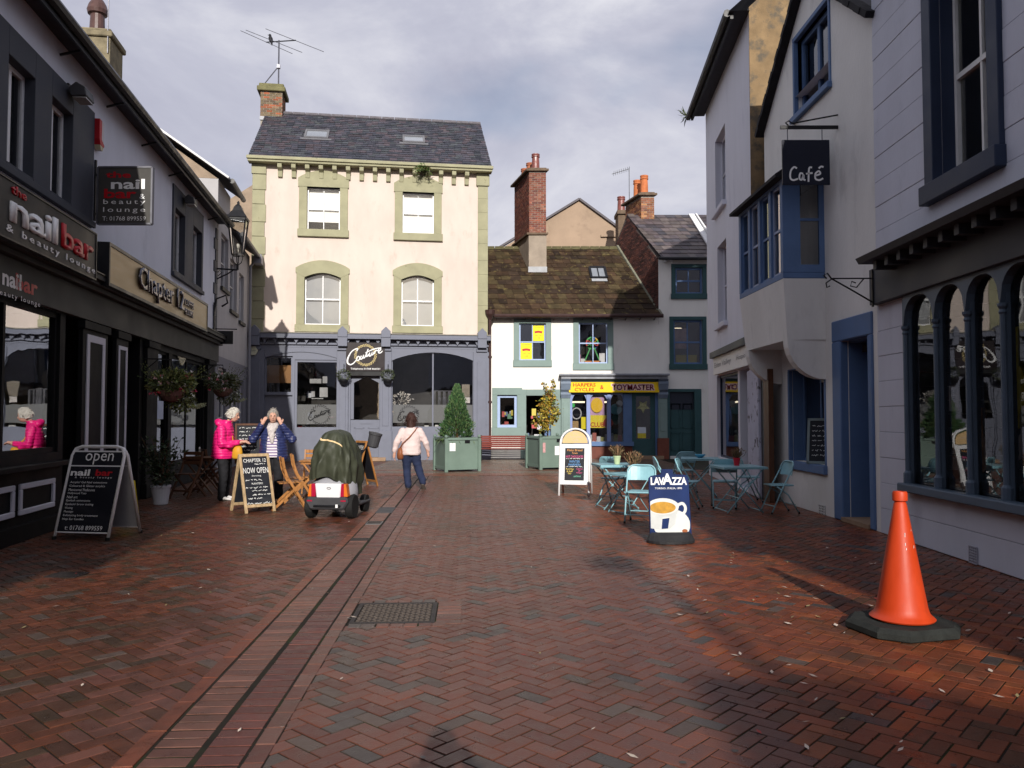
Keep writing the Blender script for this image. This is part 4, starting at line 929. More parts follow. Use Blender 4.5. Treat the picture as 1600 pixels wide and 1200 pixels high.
# salon windows
window(cb_, b1[0], b1[1], b1[2], b1[3], .0, m_sgrey, .08, 1, 1, .05, .08)
window(cb_, d1_[0], d1_[1], d1_[2], d1_[3], .0, m_sgrey, .06, 2, 1, .05, .08)
m_frost = M('frosted_film', (.24, .245, .26), .7, .06, 2, 0)
m_script = M('charcoal_print', (.03, .03, .035), .6, .1, 3, 0)
def couture(parent, cx, cz, k, y, mat, w_, T=None):
    L_ = [[(-.46, .16, .7), (-.4, .28), (-.52, .27), (-.72, .12), (-.88, -.18, 1.4), (-.9, -.42, 1.5), (-.76, -.52, 1.2), (-.58, -.42), (-.42, -.2, .7)],
          [(-.4, -.1), (-.46, -.26), (-.36, -.3), (-.3, -.16), (-.38, -.08)], [(-.22, -.06), (-.27, -.22), (-.19, -.22), (-.1, -.02), (-.13, -.16), (-.06, -.16), (.02, .02)],
          [(.12, .28), (.02, -.02, 1.3), (.06, -.1), (.14, .02)], [(-.02, .08, .7), (.4, .28), (.85, .38, .6)], [(.2, .1), (.16, -.06), (.24, -.06), (.33, .14), (.29, .0), (.35, .0), (.42, .14)],
          [(.46, .2), (.43, .04)], [(.44, .1), (.52, .22), (.6, .2)], [(.63, .14), (.74, .26), (.72, .34), (.64, .26), (.64, .1), (.74, .1), (.84, .2, .6)]]
    return strokes([[(cx + p[0] * k, cz + p[1] * k, *(p[2:] or (1,))) for p in ln] for ln in L_], w_, mat, parent, T=T, y=y)
def wreath(parent, cx, cz, r, y, mat, n=46, sz_=.1):
    rnd = random.Random(2); L_ = []
    for i in range(n):
        a = 2 * PI * i / n; rr = r * (1 + .13 * (i % 2)); c = (cx + rr * math.cos(a), cz + rr * math.sin(a)); a2 = a + rnd.uniform(.6, 2.2)
        L_.append([(c[0] - sz_ * r * math.cos(a2), c[1] - sz_ * r * math.sin(a2)), (c[0], c[1]), (c[0] + sz_ * r * math.cos(a2 + .7), c[1] + sz_ * r * math.sin(a2 + .7))])
    return strokes(L_, r * .07, mat, parent, 'wreath', y=y)
for w_, lo, hi, cxp, czp in ((b1, 671, 632, 500, 647), (d1_, 669, 632, 639, 648)):
    zz0, zz1 = P0(500, lo)[1] + .18, P0(500, hi)[1]
    MB().box(w_[0] + .08, w_[1] - .06, .05, .056, zz0, zz1).build('frosted_band', m_frost, cb_)
    cxx, czz = P0(cxp, czp); couture(cb_, cxx, czz, .42, -.0 + .045, m_script, .03); wreath(cb_, cxx, czz - .02, .3, .046, m_script)
# displays inside the salon windows
ud, zd = P0(485, 600); mb = MB()
for (px, py, w_, h_) in ((490, 594, .4, .16), (505, 592, .16, .24), (503, 612, .28, .34), (486, 615, .12, .2), (481, 617, .1, .16), (493, 622, .4, .03)):
    u_, z_ = P0(px, py); mb.box(u_ - w_ / 2, u_ + w_ / 2, .7, .8, z_ - h_ / 2, z_ + h_ / 2)
mb.build('display_boxes', M('silver_boxes', (.4, .4, .42), .4, .3, 2, 0), cb_)
for (px, py, w_, h_, col) in ((467, 667, .16, .1, (.5, .04, .04)), (476, 668, .25, .09, (.75, .75, .75)), (495, 665, .52, .2, (.72, .72, .55)), (519, 668, .4, .1, (.75, .72, .72)), (667, 664, .15, .26, (.8, .8, .8)), (683, 664, .2, .18, (.06, .06, .06)), (683, 664.5, .12, .1, (.75, .75, .75)), (730, 625, .25, .2, (.75, .7, .7)), (731, 664, .18, .12, (.85, .85, .85)), (729, 610, .28, .45, (.3, .26, .22))):
    u_, z_ = P0(px, py); d_ = .3 if w_ > .18 else .28
    if px == 683 and w_ < .15: d_ = .24
    MB().box(u_ - w_ / 2, u_ + w_ / 2, d_, d_ + .05, z_ - h_ / 2, z_ + h_ / 2).build('display_item', M('display_%d_%d' % (px, int(w_ * 100)), col, .6, .2, 8, 0), cb_)
rnd = random.Random(5); mb = MB(); u_, z_ = P0(627, 640)
mb.cur = (.5, .42, .36); mb.tube([(u_, .3, z_ - .45), (u_, .3, z_ + .1)], .06, 8)
leaves(mb, (u_, .3, z_ + .35), .36, .12, .3, 120, .09, [(.7, .66, .62), (.6, .55, .5), (.75, .72, .7)], rnd, .2); leaves(mb, (P0(735, 645)[0], .3, z_ - .1), .2, .1, .2, 40, .1, [(.5, .12, .25), (.6, .3, .4), (.3, .4, .15)], rnd, .2)
mb.build('dried_flowers', m_leaf, cb_, attr=True)
mb = MB(); u_, z_ = P0(700, 610); mb.tube([(P0(676, 610)[0], .8, z_), (P0(722, 610)[0], .8, z_)], .02, 6)
for k in range(6): u2 = P0(678 + k * 8, 610)[0]; mb.box(u2, u2 + .1, .72, .88, z_ - .8, z_ - .02)
mb.build('clothes_rail', M('dark_garments', (.14, .14, .16), .9, .5, 2, 0), cb_)
# salon door, ogee glass head
MB().box(c1_[0], c1_[1], .04, .1, .12, P0(573, 656)[1]).build('door', m_sgrey, cb_)
dg = [(553, 652), (553, 598), (573, 588), (592, 598), (592, 652)]
mb = MB(); ug0, ug1 = P0(553, 600)[0], P0(592, 600)[0]; zg0, zg1, zg2 = P0(573, 655)[1], P0(573, 598)[1], P0(573, 588)[1]
mb.box(c1_[0], ug0, .04, .1, zg0, c1_[3]); mb.box(ug1, c1_[1], .04, .1, zg0, c1_[3]); um = (ug0 + ug1) / 2
for s0, s1 in ((ug0, um), (um, ug1)):
    za, zb3 = (zg1, zg2) if s0 == ug0 else (zg2, zg1); mb.prism([(s0, za), (s1, zb3), (s1, c1_[3]), (s0, c1_[3])], .04, .1)
dfr = mb.build('door_frame', m_sgrey, cb_)
MB().poly([(ug0, .07, zg0), (ug1, .07, zg0), (ug1, .07, zg1), (um, .07, zg2), (ug0, .07, zg1)]).build('pane', m_glass, dfr)
mb = MB()
for l, r in ((553, 569), (575, 592)):
    ua, ub = P0(l, 690)[0], P0(r, 690)[0]; za, zb3 = P0(570, 698)[1], P0(570, 668)[1]
    for q in ((ua, ub, zb3 - .04, zb3), (ua, ub, za, za + .04), (ua, ua + .04, za, zb3), (ub - .04, ub, za, zb3)): mb.box(q[0], q[1], .02, .04, q[2], q[3])
mb.box(um - .2, um + .2, .02, .04, zg0 - .16, zg0 - .11); mb.build('door_mouldings', m_sgrey, dfr)
MB().box(c1_[0] - .1, c1_[1] + .1, -.3, .15, 0, .12).build('door_step', M('step_stone', (.3, .2, .13), .8, .2, 4, .2), cb_)
# salon sign
t = fthing(CF, 'shop_sign', 'black salon sign with white script and gold wreath above the grey door', 'sign')
a, z1 = P0(541, 535, .2); b, z0 = P0(601, 580, .2)
MB().box(a, b, -.22, -.13, z0, z1).build('board', M('sign_black_brown', (.02, .014, .016), .3, .1, 2, 0), t)
MB().box(a + .1, b - .1, -.19, -.08, z0 - .16, z0).build('sign_backing', m_black, t)
m_goldp = M('gold_print', (.5, .4, .18), .5, .2, 30, 0)
wreath(t, (a + b) / 2, z0 + (z1 - z0) * .56, (z1 - z0) * .33, -.2205, m_goldp, 60, .12); couture(t, (a + b) / 2 + .01, z0 + (z1 - z0) * .58, (b - a) * .52, -.222, m_whitelet, .035)
text('Telephone 01768 866501', m_whitelet, t, (a + b) / 2, -.225, z0 + .07, width=(b - a) * .76, height=.075, bold=.01, ext=0)
# topiary balls hanging either side
for px in (537, 606):
    u_, z_ = P0(px, 592, .3); t = fthing(CF, 'topiary_ball', 'round clipped topiary ball hanging %s the salon sign' % ('left of' if px == 537 else 'right of'), 'plant', u_, -.32, z_, 'topiary balls by the salon door')
    rnd = random.Random(px); mb = MB(); leaves(mb, (0, 0, .13), .22, .21, .2, 520, .055, [(.06, .075, .04), (.09, .1, .06), (.04, .055, .03)], rnd, .6); mb.build('foliage', m_leaf, t, attr=True)
    mb = MB(); mb.lathe([(.02, -.2), (.1, -.17), (.16, -.08), (.17, -.02), (.15, -.02)], 14); mb.build('basket', m_black, t)
    mb = MB(); mb.tube([(0, 0, .2), (0, 0, .5)], .006, 4); mb.tube([(0, 0, .5), (0, .3, .52)], .012, 5); mb.build('hook', m_blackiron, t)
u_, z_ = P0(395, 548, .2); t = fthing(CF, 'alarm_box', 'cream hexagonal alarm box at the left end of the salon front', 'alarm box', u_, -.15, z_)
MB().prism([(.17 * math.cos(PI / 3 * k), .17 * math.sin(PI / 3 * k)) for k in range(6)], -.06, .08).build('cover', M('alarm_cream_b', (.55, .55, .42), .5, .05, 3, 0), t, bevel=.01)
text('SECURITY', m_script, t, 0, -.065, 0, width=.2, ext=0)
# downpipe with hopper at the junction with the toy shop
u_ = P0(763, 600, .1)[0]
dpt_ = fthing(CF, 'downpipe', 'brown cast iron downpipe between the cream building and the white toy shop', 'downpipe', CL + .07, -.1, 0)
zh = P0(765, 496)[1]; mb = MB(); mb.tube([(0, 0, .1), (0, 0, zh)], .05, 10)
for z in (.5, 2.0, 3.6): mb.lathe([(.05, z), (.075, z + .01), (.075, z + .08), (.05, z + .09)], 10)
mb.lathe([(.05, zh - .1), (.16, zh + .1), (.18, zh + .25), (.14, zh + .25)], 10); mb.build('pipe', M('brown_iron', (.045, .022, .02), .5, .2, 6, .1), dpt_)
# ================================================================== white toy shop cottage, taller part with brick flank, houses behind
TY = 29.0
TF = Frame((-.86, TY), (7.6, TY)); TX = -.86
SK = -.27                                                     # the party walls run back at a slant
m_white_r = M('white_limewash', (.76, .74, .69), .9, .06, 1.2, .3, 60, stain=(.56, .51, .45), stain_lo=.58, stain_hi=.85, sscale=2.5, stretch=(1, 1, .35))
m_sage = M('sage_stone_paint', (.2, .27, .25), .6, .1, 2, .1)
m_teal = M('teal_green_paint', (.035, .085, .09), .5, .12, 2, .08)
m_blue = M('light_blue_sash', (.33, .42, .62), .5, .06, 3, 0)
m_mblue = M('mid_blue_joinery', (.1, .17, .32), .5, .1, 3, .04)
tb = fthing(TF, 'toy_shop', 'low white toy shop cottage with mossy stone roof and yellow fascia', 'building')
def tw(l, r, t_, b_, off=0):
    a, z1 = TF.uz(l, t_, off); b, z0 = TF.uz(r, b_, off); return a, b, z0, z1
uC = TF.u(1030); zE = TF.uz(900, 494)[1]; TLn = TF.u(1118)
win_u = [tw(811, 853, 505, 563), tw(904, 950, 504, 568)]
gw = tw(777, 808, 617, 668); gd = tw(822, 861, 618, 717)
sf = tw(891, 1028, 592, 716); sd = tw(1046, 1086, 612, 717)
m_pinkish = m_white_r
wall('wall', tb, m_white_r, 0, uC, 0, zE, win_u + [gw, (gd[0], gd[1], .05, gd[3]), (sf[0], sf[1], .12, sf[3])], depth=.25)
mb = MB(); mb.box(.1, uC, 1.7, 1.8, zE * .55, zE); mb.box(.1, uC, 2.6, 2.7, 0, zE * .6); mb.box(.1, uC, .25, 2.7, zE * .57, zE * .6); mb.build('interior', m_dark, tb)
for w_ in win_u:
    window(tb, *w_, .1, m_blue, .055, 2, 2, .03, .06, sash=True); surround(tb, w_[0], w_[1], w_[2], w_[3], .2, m_sage, top=.16, bot=.24, sill=.03)
# yellow posters in the first window, a model wheel in the second
a, b, z0, z1 = win_u[0]; um = (a + b) / 2; zm = (z0 + z1) / 2
m_yel = M('yellow_poster', (.85, .72, .02), .6, .03, 3, 0)
for (x0, x1, q0, q1) in ((um + .02, b - .07, zm + .04, z1 - .08), (a + .06, um - .02, z0 + .05, zm - .04)):
    o = MB().box(x0, x1, .09, .1, q0, q1).build('poster', m_yel, tb); h_ = q1 - q0
    text('TOYMASTER', m_redlet, o, (x0 + x1) / 2, .088, q1 - h_ * .1, width=(x1 - x0) * .8, height=h_ * .07, ext=0)
    strokes([[(x0 + .06, q0 + h_ * .56), ((x0 + x1) / 2, q0 + h_ * .6), (x1 - .06, q0 + h_ * .56)]], h_ * .14, m_redlet, o, 'poster_badge', y=.089)
    text('Open 7 days\na week', m_redlet, o, (x0 + x1) / 2, .088, q0 + h_ * .28, width=(x1 - x0) * .66, height=h_ * .26, ext=0)
a, b, z0, z1 = win_u[1]; um = (a + b) / 2; rnd = random.Random(8); mb = MB()
for k in range(12):
    t_ = 2 * PI * k / 12; mb.cur = rnd.choice([(.7, .1, .1), (.1, .5, .15), (.8, .5, .05), (.1, .25, .7)]); c_ = (um + .22 * math.cos(t_), .4, z0 + .78 + .22 * math.sin(t_)); t2 = t_ + PI / 6
    mb.bar(c_, (um + .22 * math.cos(t2), .4, z0 + .78 + .22 * math.sin(t2)), .045); mb.bar(c_, (um, .4, z0 + .78), .02)
for s_ in (-1, 1): mb.cur = (.1, .45, .15); mb.bar((um, .4, z0 + .78), (um + s_ * .28, .4, z0 + .1), .04)
mb.cur = (.75, .3, .1); mb.box(um - .3, um + .3, .3, .5, z0 + .05, z0 + .12); mb.cur = (.75, .75, .78); mb.box(b - .28, b - .08, .3, .45, z0 + .06, z0 + .4); mb.cur = (.7, .7, .7); mb.box(a + .1, a + .25, .3, .45, z0 + .06, z0 + .2); mb.cur = (.4, .15, .2); mb.box(a + .04, a + .1, .3, .4, z0 + .06, z0 + .35)
m_toy = M('toy_colours', attr=True, rough=.5, var=.05, bump=0)
mb.build('toy_display', m_toy, tb, attr=True)
# ground floor small window and doorway in one sage surround
surround(tb, gw[0], gw[1], gw[2], gw[3], .19, m_sage, top=.26, bot=.3, sill=.0); window(tb, *gw, .08, m_blue, .1, 1, 1, .03, .06)
mb = MB(); mb.box(gd[0] - .2, gd[0] + .004, -.028, .05, 0, gd[3] + .22); mb.box(gd[1] - .004, gd[1] + .38, -.028, .05, 0, gd[3] + .22); mb.box(gd[0] + .004, gd[1] - .004, -.028, .05, gd[3] - .004, gd[3] + .22); mb.build('door_surround', m_sage, tb, bevel=.006)
MB().box(gd[1] - .22, gd[1] - .02, .05, .8, .05, gd[3]).build('open_door', m_mblue, tb)
rnd = random.Random(14); mb = MB()
for k in range(46):
    x = rnd.choice([rnd.uniform(gw[0] + .1, gw[1] - .1), rnd.uniform(gd[0], gd[1])]); z = rnd.choice([.5, .95, 1.4]) + rnd.uniform(0, .2); w_ = rnd.uniform(.06, .2); mb.cur = rnd.choice([(.5, .1, .1), (.6, .5, .1), (.6, .6, .62), (.15, .2, .35), (.2, .2, .2), (.3, .2, .12), (.15, .3, .2)]); mb.box(x, x + w_, .7 + rnd.uniform(0, .3), 1.2, z, z + rnd.uniform(.08, .3))
mb.build('shop_stock', m_toy, tb, attr=True)
# shopfront: cornice, consoles, pilasters, fascia, lights
cz = TF.uz(900, 586, .4)[1]; mb = MB(); u0, u1 = TF.u(877, .3), TF.u(1043, .3)
mb.box(u0 - .06, u1 + .06, -.46, 0, cz - .02, cz + .05); mb.box(u0, u1, -.36, 0, cz - .14, cz - .02); mb.build('shop_cornice', M('lead_grey_cornice', (.26, .27, .3), .6, .2, 4, .1), tb, bevel=.01)
for px in (884, 1036):
    u_ = TF.u(px, .2); zc0, zc1 = TF.uz(px, 622, .2)[1], cz - .14
    mb = MB(); mb.box(u_ - .16, u_ + .16, -.14, 0, .75, zc0); mb.box(u_ - .1, u_ + .1, -.16, -.14, 1.0, zc0 - .15); pil = mb.build('pilaster', m_sage, tb, bevel=.008)
    mb = MB(); prof = [(0, zc0 - .0), (-.16, zc0), (-.2, zc0 + .1), (-.17, zc0 + .22), (-.26, zc0 + .3), (-.3, zc0 + .45), (-.24, zc0 + .56), (-.34, zc0 + .66), (-.36, zc1), (0, zc1)]
    mb.prism(prof, u_ - .17, u_ + .17, 'x'); mb.tube([(u_ - .18, -.2, zc0 + .52), (u_ + .18, -.2, zc0 + .52)], .12, 10); mb.tube([(u_ - .18, -.14, zc0 + .14), (u_ + .18, -.14, zc0 + .14)], .08, 10); mb.build('console', M('blue_sage_console', (.16, .2, .26), .5, .12, 4, .05), pil)
    MB().box(u_ - .2, u_ + .2, -.2, 0, 0, .75).build('pilaster_base', M('red_brick_paint', (.18, .06, .04), .8, .2, 4, .2), pil)
MB().box(TF.u(892, .1), TF.u(1028, .1), -.2, 0, TF.uz(900, 596, .2)[1], cz - .14).build('fascia_board', m_teal, tb)
t = fthing(TF, 'shop_sign', 'bright yellow fascia sign with red letters above the toy shop window', 'sign')
a, z1 = TF.uz(889, 597, .24); b, z0 = TF.uz(1030, 613, .24); MB().box(a, b, -.25, -.2, z0, z1).build('board', M('yellow_sign', (.85, .55, .01), .4, .03, 3, 0), t)
H = z1 - z0; ww = b - a
text('HARPERS\nCYCLES', MATS['red_letter'], t, a + ww * .17, -.255, (z0 + z1) / 2, width=ww * .25, height=H * .8, bold=.012, ext=.006)
text('&', m_redlet, t, a + ww * .365, -.255, (z0 + z1) / 2, width=ww * .038, height=H * .4, bold=.01, ext=.006)
[text('TOYMASTER', M('pink_outline', (.8, .55, .55), .5, .03, 3, 0), t, a + ww * .71 + dx, -.254 - .0004 * k_, (z0 + z1) / 2 + dz, width=ww * .475, height=H * .56, bold=.03, ext=0, name='lettering_outline') for k_, (dx, dz) in enumerate(((-.025, -.025), (.025, -.025), (-.025, .025), (.025, .025)))]; text('TOYMASTER', M('maroon_letter', (.16, .012, .02), .4, .05, 3, 0), t, a + ww * .71, -.262, (z0 + z1) / 2, width=ww * .47, height=H * .56, bold=.022, ext=.006)
# shop window: three arched lights and the glazed door
s0 = TF.u(890); s1 = TF.u(985); zsill = TF.uz(930, 690)[1]; zhd = TF.uz(930, 615)[1]
mull = [TF.u(891), TF.u(919), TF.u(951), TF.u(980)]
MB().box(s0 - .05, s1 + .1, -.12, .1, zsill - .16, zsill).build('window_sill', m_mblue, tb, bevel=.01)
MB().box(s0, s1 + .05, -.04, .1, 0, zsill - .16).build('stall_riser', M('red_tile_riser', (.14, .045, .03), .6, .25, 5, .15), tb)
for k, u_ in enumerate(mull):
    wv = .07 if k < 3 else .16; MB().box(u_ - wv, u_ + wv, -.06, .06, zsill, zhd).build('mullion', M('lilac_blue_mullion', (.22, .28, .5), .5, .06, 3, 0) if k < 3 else m_mblue, tb, bevel=.01)
for k in range(3):
    a, b = mull[k] + .07, mull[k + 1] - (.07 if k < 2 else .16); mb = MB(); n = 10; r_ = .22
    for i in range(n):
        t0, t1 = i / n, (i + 1) / n; f = lambda t_: zhd - .04 - r_ * (1 - min(1, math.sin(PI * t_) * 2.2)) * .8
        mb.poly([(a + (b - a) * t0, -.02, f(t0)), (a + (b - a) * t1, -.02, f(t1)), (a + (b - a) * t1, -.02, zhd + .02), (a + (b - a) * t0, -.02, zhd + .02)])
    o = mb.build('arch_head', M('lilac_blue_mullion'), tb)
    MB().poly([(a, .02, zsill), (b, .02, zsill), (b, .02, zhd), (a, .02, zhd)]).build('pane', m_glass, o)
u0, u1 = TF.u(990), TF.u(1021); zdk = TF.uz(1000, 686)[1]
mb = MB(); mb.box(u0 - .06, u0 + .08, .0, .08, .12, zhd + .05); mb.box(u1 - .12, u1 + .16, -.0, .08, .12, zhd + .05); mb.box(u0 + .08, u1 - .12, .0, .08, zhd - .1, zhd + .05); mb.box(u0 + .08, u1 - .12, .0, .08, .12, zdk); dr = mb.build('shop_door', m_teal, tb)
MB().poly([(u0 + .08, .04, zdk), (u1 - .12, .04, zdk), (u1 - .12, .04, zhd - .1), (u0 + .08, .04, zhd - .1)]).build('pane', m_glass, dr)
MB().box(u1 + .05, u1 + .2, -.05, .06, .12, zhd + .05).build('door_post', m_mblue, tb)
MB().box(u0 - .1, u1 + .3, -.35, .2, 0, .12).build('door_step', MATS['step_stone'], tb)
# goods and stickers in the toy window
def disc(cx, cz, r, y, col, nm, n=20, sx=1):
    return MB().prism([(cx + r * sx * math.cos(2 * PI * k / n), cz + r * math.sin(2 * PI * k / n)) for k in range(n)], y, y + .012).build(nm, M('sticker_%s' % nm, col, .5, .05, 3, 0), tb)
def tp(px, py): return TF.uz(px, py)
x, z = tp(933, 633); MB().box(x - .28, x + .28, .16, .17, z - .5, z + .3).build('pink_poster', M('pink_poster', (.55, .35, .55), .6, .2, 3, 0), tb); disc(x, z, .27, .1, (.8, .5, .03), 'orange_badge', sx=.8)
x, z = tp(937, 660); MB().box(x - .38, x + .42, .1, .12, z - .2, z + .26).build('club_banner', M('banner_yellow', (.75, .62, .04), .5, .05, 3, 0), tb); text('CLUB', m_redlet, tb, x - .08, .095, z - .08, width=.5, height=.17, bold=.02, ext=0); disc(x + .32, z - .02, .18, .09, (.55, .06, .05), 'red_badge')
x, z = tp(913, 661); MB().box(x - .1, x + .1, .14, .16, z - .22, z + .22).build('yellow_panel', m_yel, tb)
x, z = tp(898, 664); MB().box(x - .16, x + .16, .3, .6, z - .16, z + .14).build('wicker_basket', M('wicker', (.4, .26, .12), .8, .3, 20, .3), tb)
x, z = tp(902, 646); mb = MB(); mb.tube([(x + .17 * math.cos(k * PI / 8), .35, z + .2 * math.sin(k * PI / 8)) for k in range(16)], .025, 6, closed=True); mb.build('scooter_wheel', M('grey_wheel', (.5, .5, .52), .4, .1, 3, 0), tb); x, z = tp(896, 633); disc(x, z, .08, .3, (.05, .5, .1), 'green_badge')
x, z = tp(965, 636); disc(x - .05, z - .08, .2, .1, (.12, .4, .5), 'blue_sticker', sx=1.1); disc(x + .08, z + .12, .12, .1, (.5, .6, .65), 'pale_sticker'); x, z = tp(963, 655); disc(x, z, .2, .1, (.02, .09, .09), 'green_sticker', sx=.8)
x, z = tp(1005, 635); rnd = random.Random(1); MB().prism([((.25 if k % 2 else .12) * math.cos(2 * PI * k / 10 + PI / 10) + x, (.25 if k % 2 else .12) * math.sin(2 * PI * k / 10 + PI / 10) + z) for k in range(10)], .02, .03).build('star_sticker', M('star_sticker', (.3, .3, .16), .5, .4, 12, 0), tb)
x, z = tp(1003, 676); MB().box(x - .15, x + .15, .02, .03, z - .02, z + .2).build('notice', M('white_notice', (.6, .65, .7), .6, .1, 8, 0), tb); MB().box(x - .15, x + .15, .02, .03, z - .2, z - .022).build('notice', M('yellow_notice', (.6, .5, .05), .6, .1, 8, 0), tb)
rnd = random.Random(6); mb = MB()
for k in range(14):
    x = mull[0] + .2 + k * .155; h_ = rnd.uniform(.1, .32); mb.cur = rnd.choice([(.55, .55, .6), (.4, .4, .15), (.15, .17, .2), (.6, .6, .62), (.2, .25, .3), (.4, .12, .1)]); mb.box(x, x + .14, .2, .3, zsill, zsill + h_)
mb.build('boxed_toys', m_toy, tb, attr=True)
lt_ = MB(); x, z = tp(940, 627); 
MB().box(tp(898, 625)[0], tp(920, 625)[0], 1.6, 1.7, z - .03, z + .03).build('strip_light', M('lit_tube', (1, .85, .6), .5, 0, 1, 0, emit=2.2), tb); MB().box(tp(942, 625)[0], tp(962, 625)[0], 1.6, 1.7, z - .03, z + .03).build('strip_light', M('lit_tube'), tb)
# stone slate roof, slanting party wall
D = 3.6; zR = atY(905, 388, TY + D)[2]; 
lf = TF.local(Vector((TX, TY, 0)))[0]
def rp(u_, d): return (u_ + SK * d, d, zE + .02 + (zR - zE) * (d + .25) / (D + .25))
mb = MB(); zlo = zE - .02
e0, e1 = Vector((-.05, -.3, zE)), Vector((uC + .08, -.3, zE)); r0_, r1_ = Vector((-.05 + SK * D, D, zR)), Vector((uC + SK * D, D, zR))
mb.poly([e0, e1, r1_, r0_]); mb.poly([r0_, r1_, Vector((uC + SK * 2 * D, 2 * D, zE)), Vector((-.05 + SK * 2 * D, 2 * D, zE))]); mb.poly([(0, 0, zE), r0_, (SK * 2 * D, 2 * D, zE)][::-1])
mb.poly([(-.05, -.3, zE - .01), (-.05, .1, zE - .01), (uC, .1, zE - .01), (uC + .08, -.3, zE - .01)])
mb.poly([(0, .1, 0), (SK * 2 * D, 2 * D, 0), (SK * 2 * D, 2 * D, zE), (0, .1, zE)]); mb.poly([(SK * 2 * D, 2 * D, 0), (uC + SK * 2 * D, 2 * D, 0), (uC + SK * 2 * D, 2 * D, zE), (SK * 2 * D, 2 * D, zE)])
troof = mb.build('roof', M('roof_underlay', (.05, .04, .03), .95, .3, 3, .2), tb)
eyv = (r0_ - e0); lvv = eyv.length; rnd = random.Random(31); mb = MB(); nr = 15; nrm = Vector((0, -(zR - zE), D + .3)).normalized()
mc = [(.042, .025, .015), (.052, .031, .018), (.034, .022, .015), (.056, .038, .02), (.06, .044, .022)]
for j in range(nr):
    f0, f1 = (j / nr) ** .95, ((j + 1) / nr) ** .95; x = -.05 - rnd.uniform(0, .2)
    while x < uC + .08:
        w_ = rnd.uniform(.2, .42) * (1.25 - .4 * j / nr); a = max(-.05, x); b = min(uC + .06, x + w_ - .01); x += w_
        if b - a < .04: continue
        k = rnd.uniform(.7, 1.3); mb.cur = tuple(c * k for c in rnd.choice(mc)); A = Vector((a, 0, 0)); B = Vector((b, 0, 0)); o0 = Vector((0, -.3, zE)) + eyv * (f0 + rnd.uniform(-.004, .004)); o1 = Vector((0, -.3, zE)) + eyv * min(1, f1 + .02)
        th = rnd.uniform(.03, .05); q = [A + o0 + nrm * th, B + o0 + nrm * th, B + o1 + nrm * .012, A + o1 + nrm * .012]; mb.poly(q); mb.poly([A + o0, B + o0, q[1], q[0]]); mb.poly([A + o0, q[0], q[3]]); mb.poly([B + o0, q[2], q[1]])
o = mb.build('stone_slates', m_moss, troof, attr=True); o['kind'] = 'stuff'
mb = MB()
for k in range(16):
    a = r0_.x + k * (r1_.x - r0_.x) / 16; mb.prism([(-.16, -.1), (0, .06), (.16, -.1)], a + .01, a + (r1_.x - r0_.x) / 16 - .01, 'x', T=Matrix.Translation((0, D, zR + .03)))
o = mb.build('ridge_stones', M('mossy_ridge', (.1, .09, .045), .95, .3, 5, .5), troof); o['kind'] = 'stuff'
mb = MB(); mb.tube([(-.1, -.36, zE - .03), (uC + .1, -.36, zE - .03)], .07, 8); mb.build('gutter', MATS['brown_iron'], tb)
for k in range(12): x = .3 + k * .52; mb = MB(); mb.bar((x, 0, zE - .14), (x, -.34, zE - .09), .02, .03); mb.build('gutter_bracket', MATS['brown_iron'], tb)
# skylight on the cottage roof
def on_roof(px, py):
    d = ray(px, py); o = TF.world(0, -.3, zE); n_ = Vector((0, -(zR - zE), D + .3)).normalized(); t_ = (o - EYE).dot(n_) / d.dot(n_); return Vector(TF.local(EYE + d * t_))
q = [on_roof(924, 436), on_roof(948, 436), on_roof(944, 420), on_roof(921, 420)]; nw = Vector((0, -(zR - zE), D + .3)).normalized()
mb = MB()
def rbar(p, q_, w_=.09, h=.1): mb.bar(p + nw * .05, q_ + nw * .05, w_, h, up=nw)
for i in range(4): rbar(q[i], q[(i + 1) % 4])
rbar((q[0] + q[1]) / 2, (q[2] + q[3]) / 2, .04); sky2 = mb.build('skylight', m_black, troof); MB().poly([p + nw * .06 for p in q]).build('pane', M('skylight_glass'), sky2)
MB().poly([q[0] + nw * .05, q[1] + nw * .05, q[1] + nw * .05 + (q[1] - q[2]) * .3, q[0] + nw * .05 + (q[0] - q[3]) * .3][::-1]).build('flashing', m_lead, sky2)
# big brick chimney on a rendered base
def skew_box(mb, x0, x1, y0, y1, z0, z1, gx=0, gy=0):
    b = [(x0 - gx, y0 - gy), (x1 + gx, y0 - gy), (x1 + gx + SK * (y1 - y0 + 2 * gy), y1 + gy), (x0 - gx + SK * (y1 - y0 + 2 * gy), y1 + gy)]
    i0 = len(mb.v); mb.v += [(x, y, z0) for x, y in b] + [(x, y, z1) for x, y in b]
    for f in ((0, 3, 2, 1), (4, 5, 6, 7), (0, 1, 5, 4), (1, 2, 6, 5), (2, 3, 7, 6), (3, 0, 4, 7)): mb.face([i0 + k for k in f])
cy0 = 2.1; A = TF.local(atY(827, 365, TY + cy0)); B = TF.local(atY(853, 365, TY + cy0)); zc1 = TF.local(atY(840, 268, TY + cy0))[2]; zc0 = A[2]; zbase = zE + 1.2; x0, x1 = A[0], B[0]; cd = 2.1
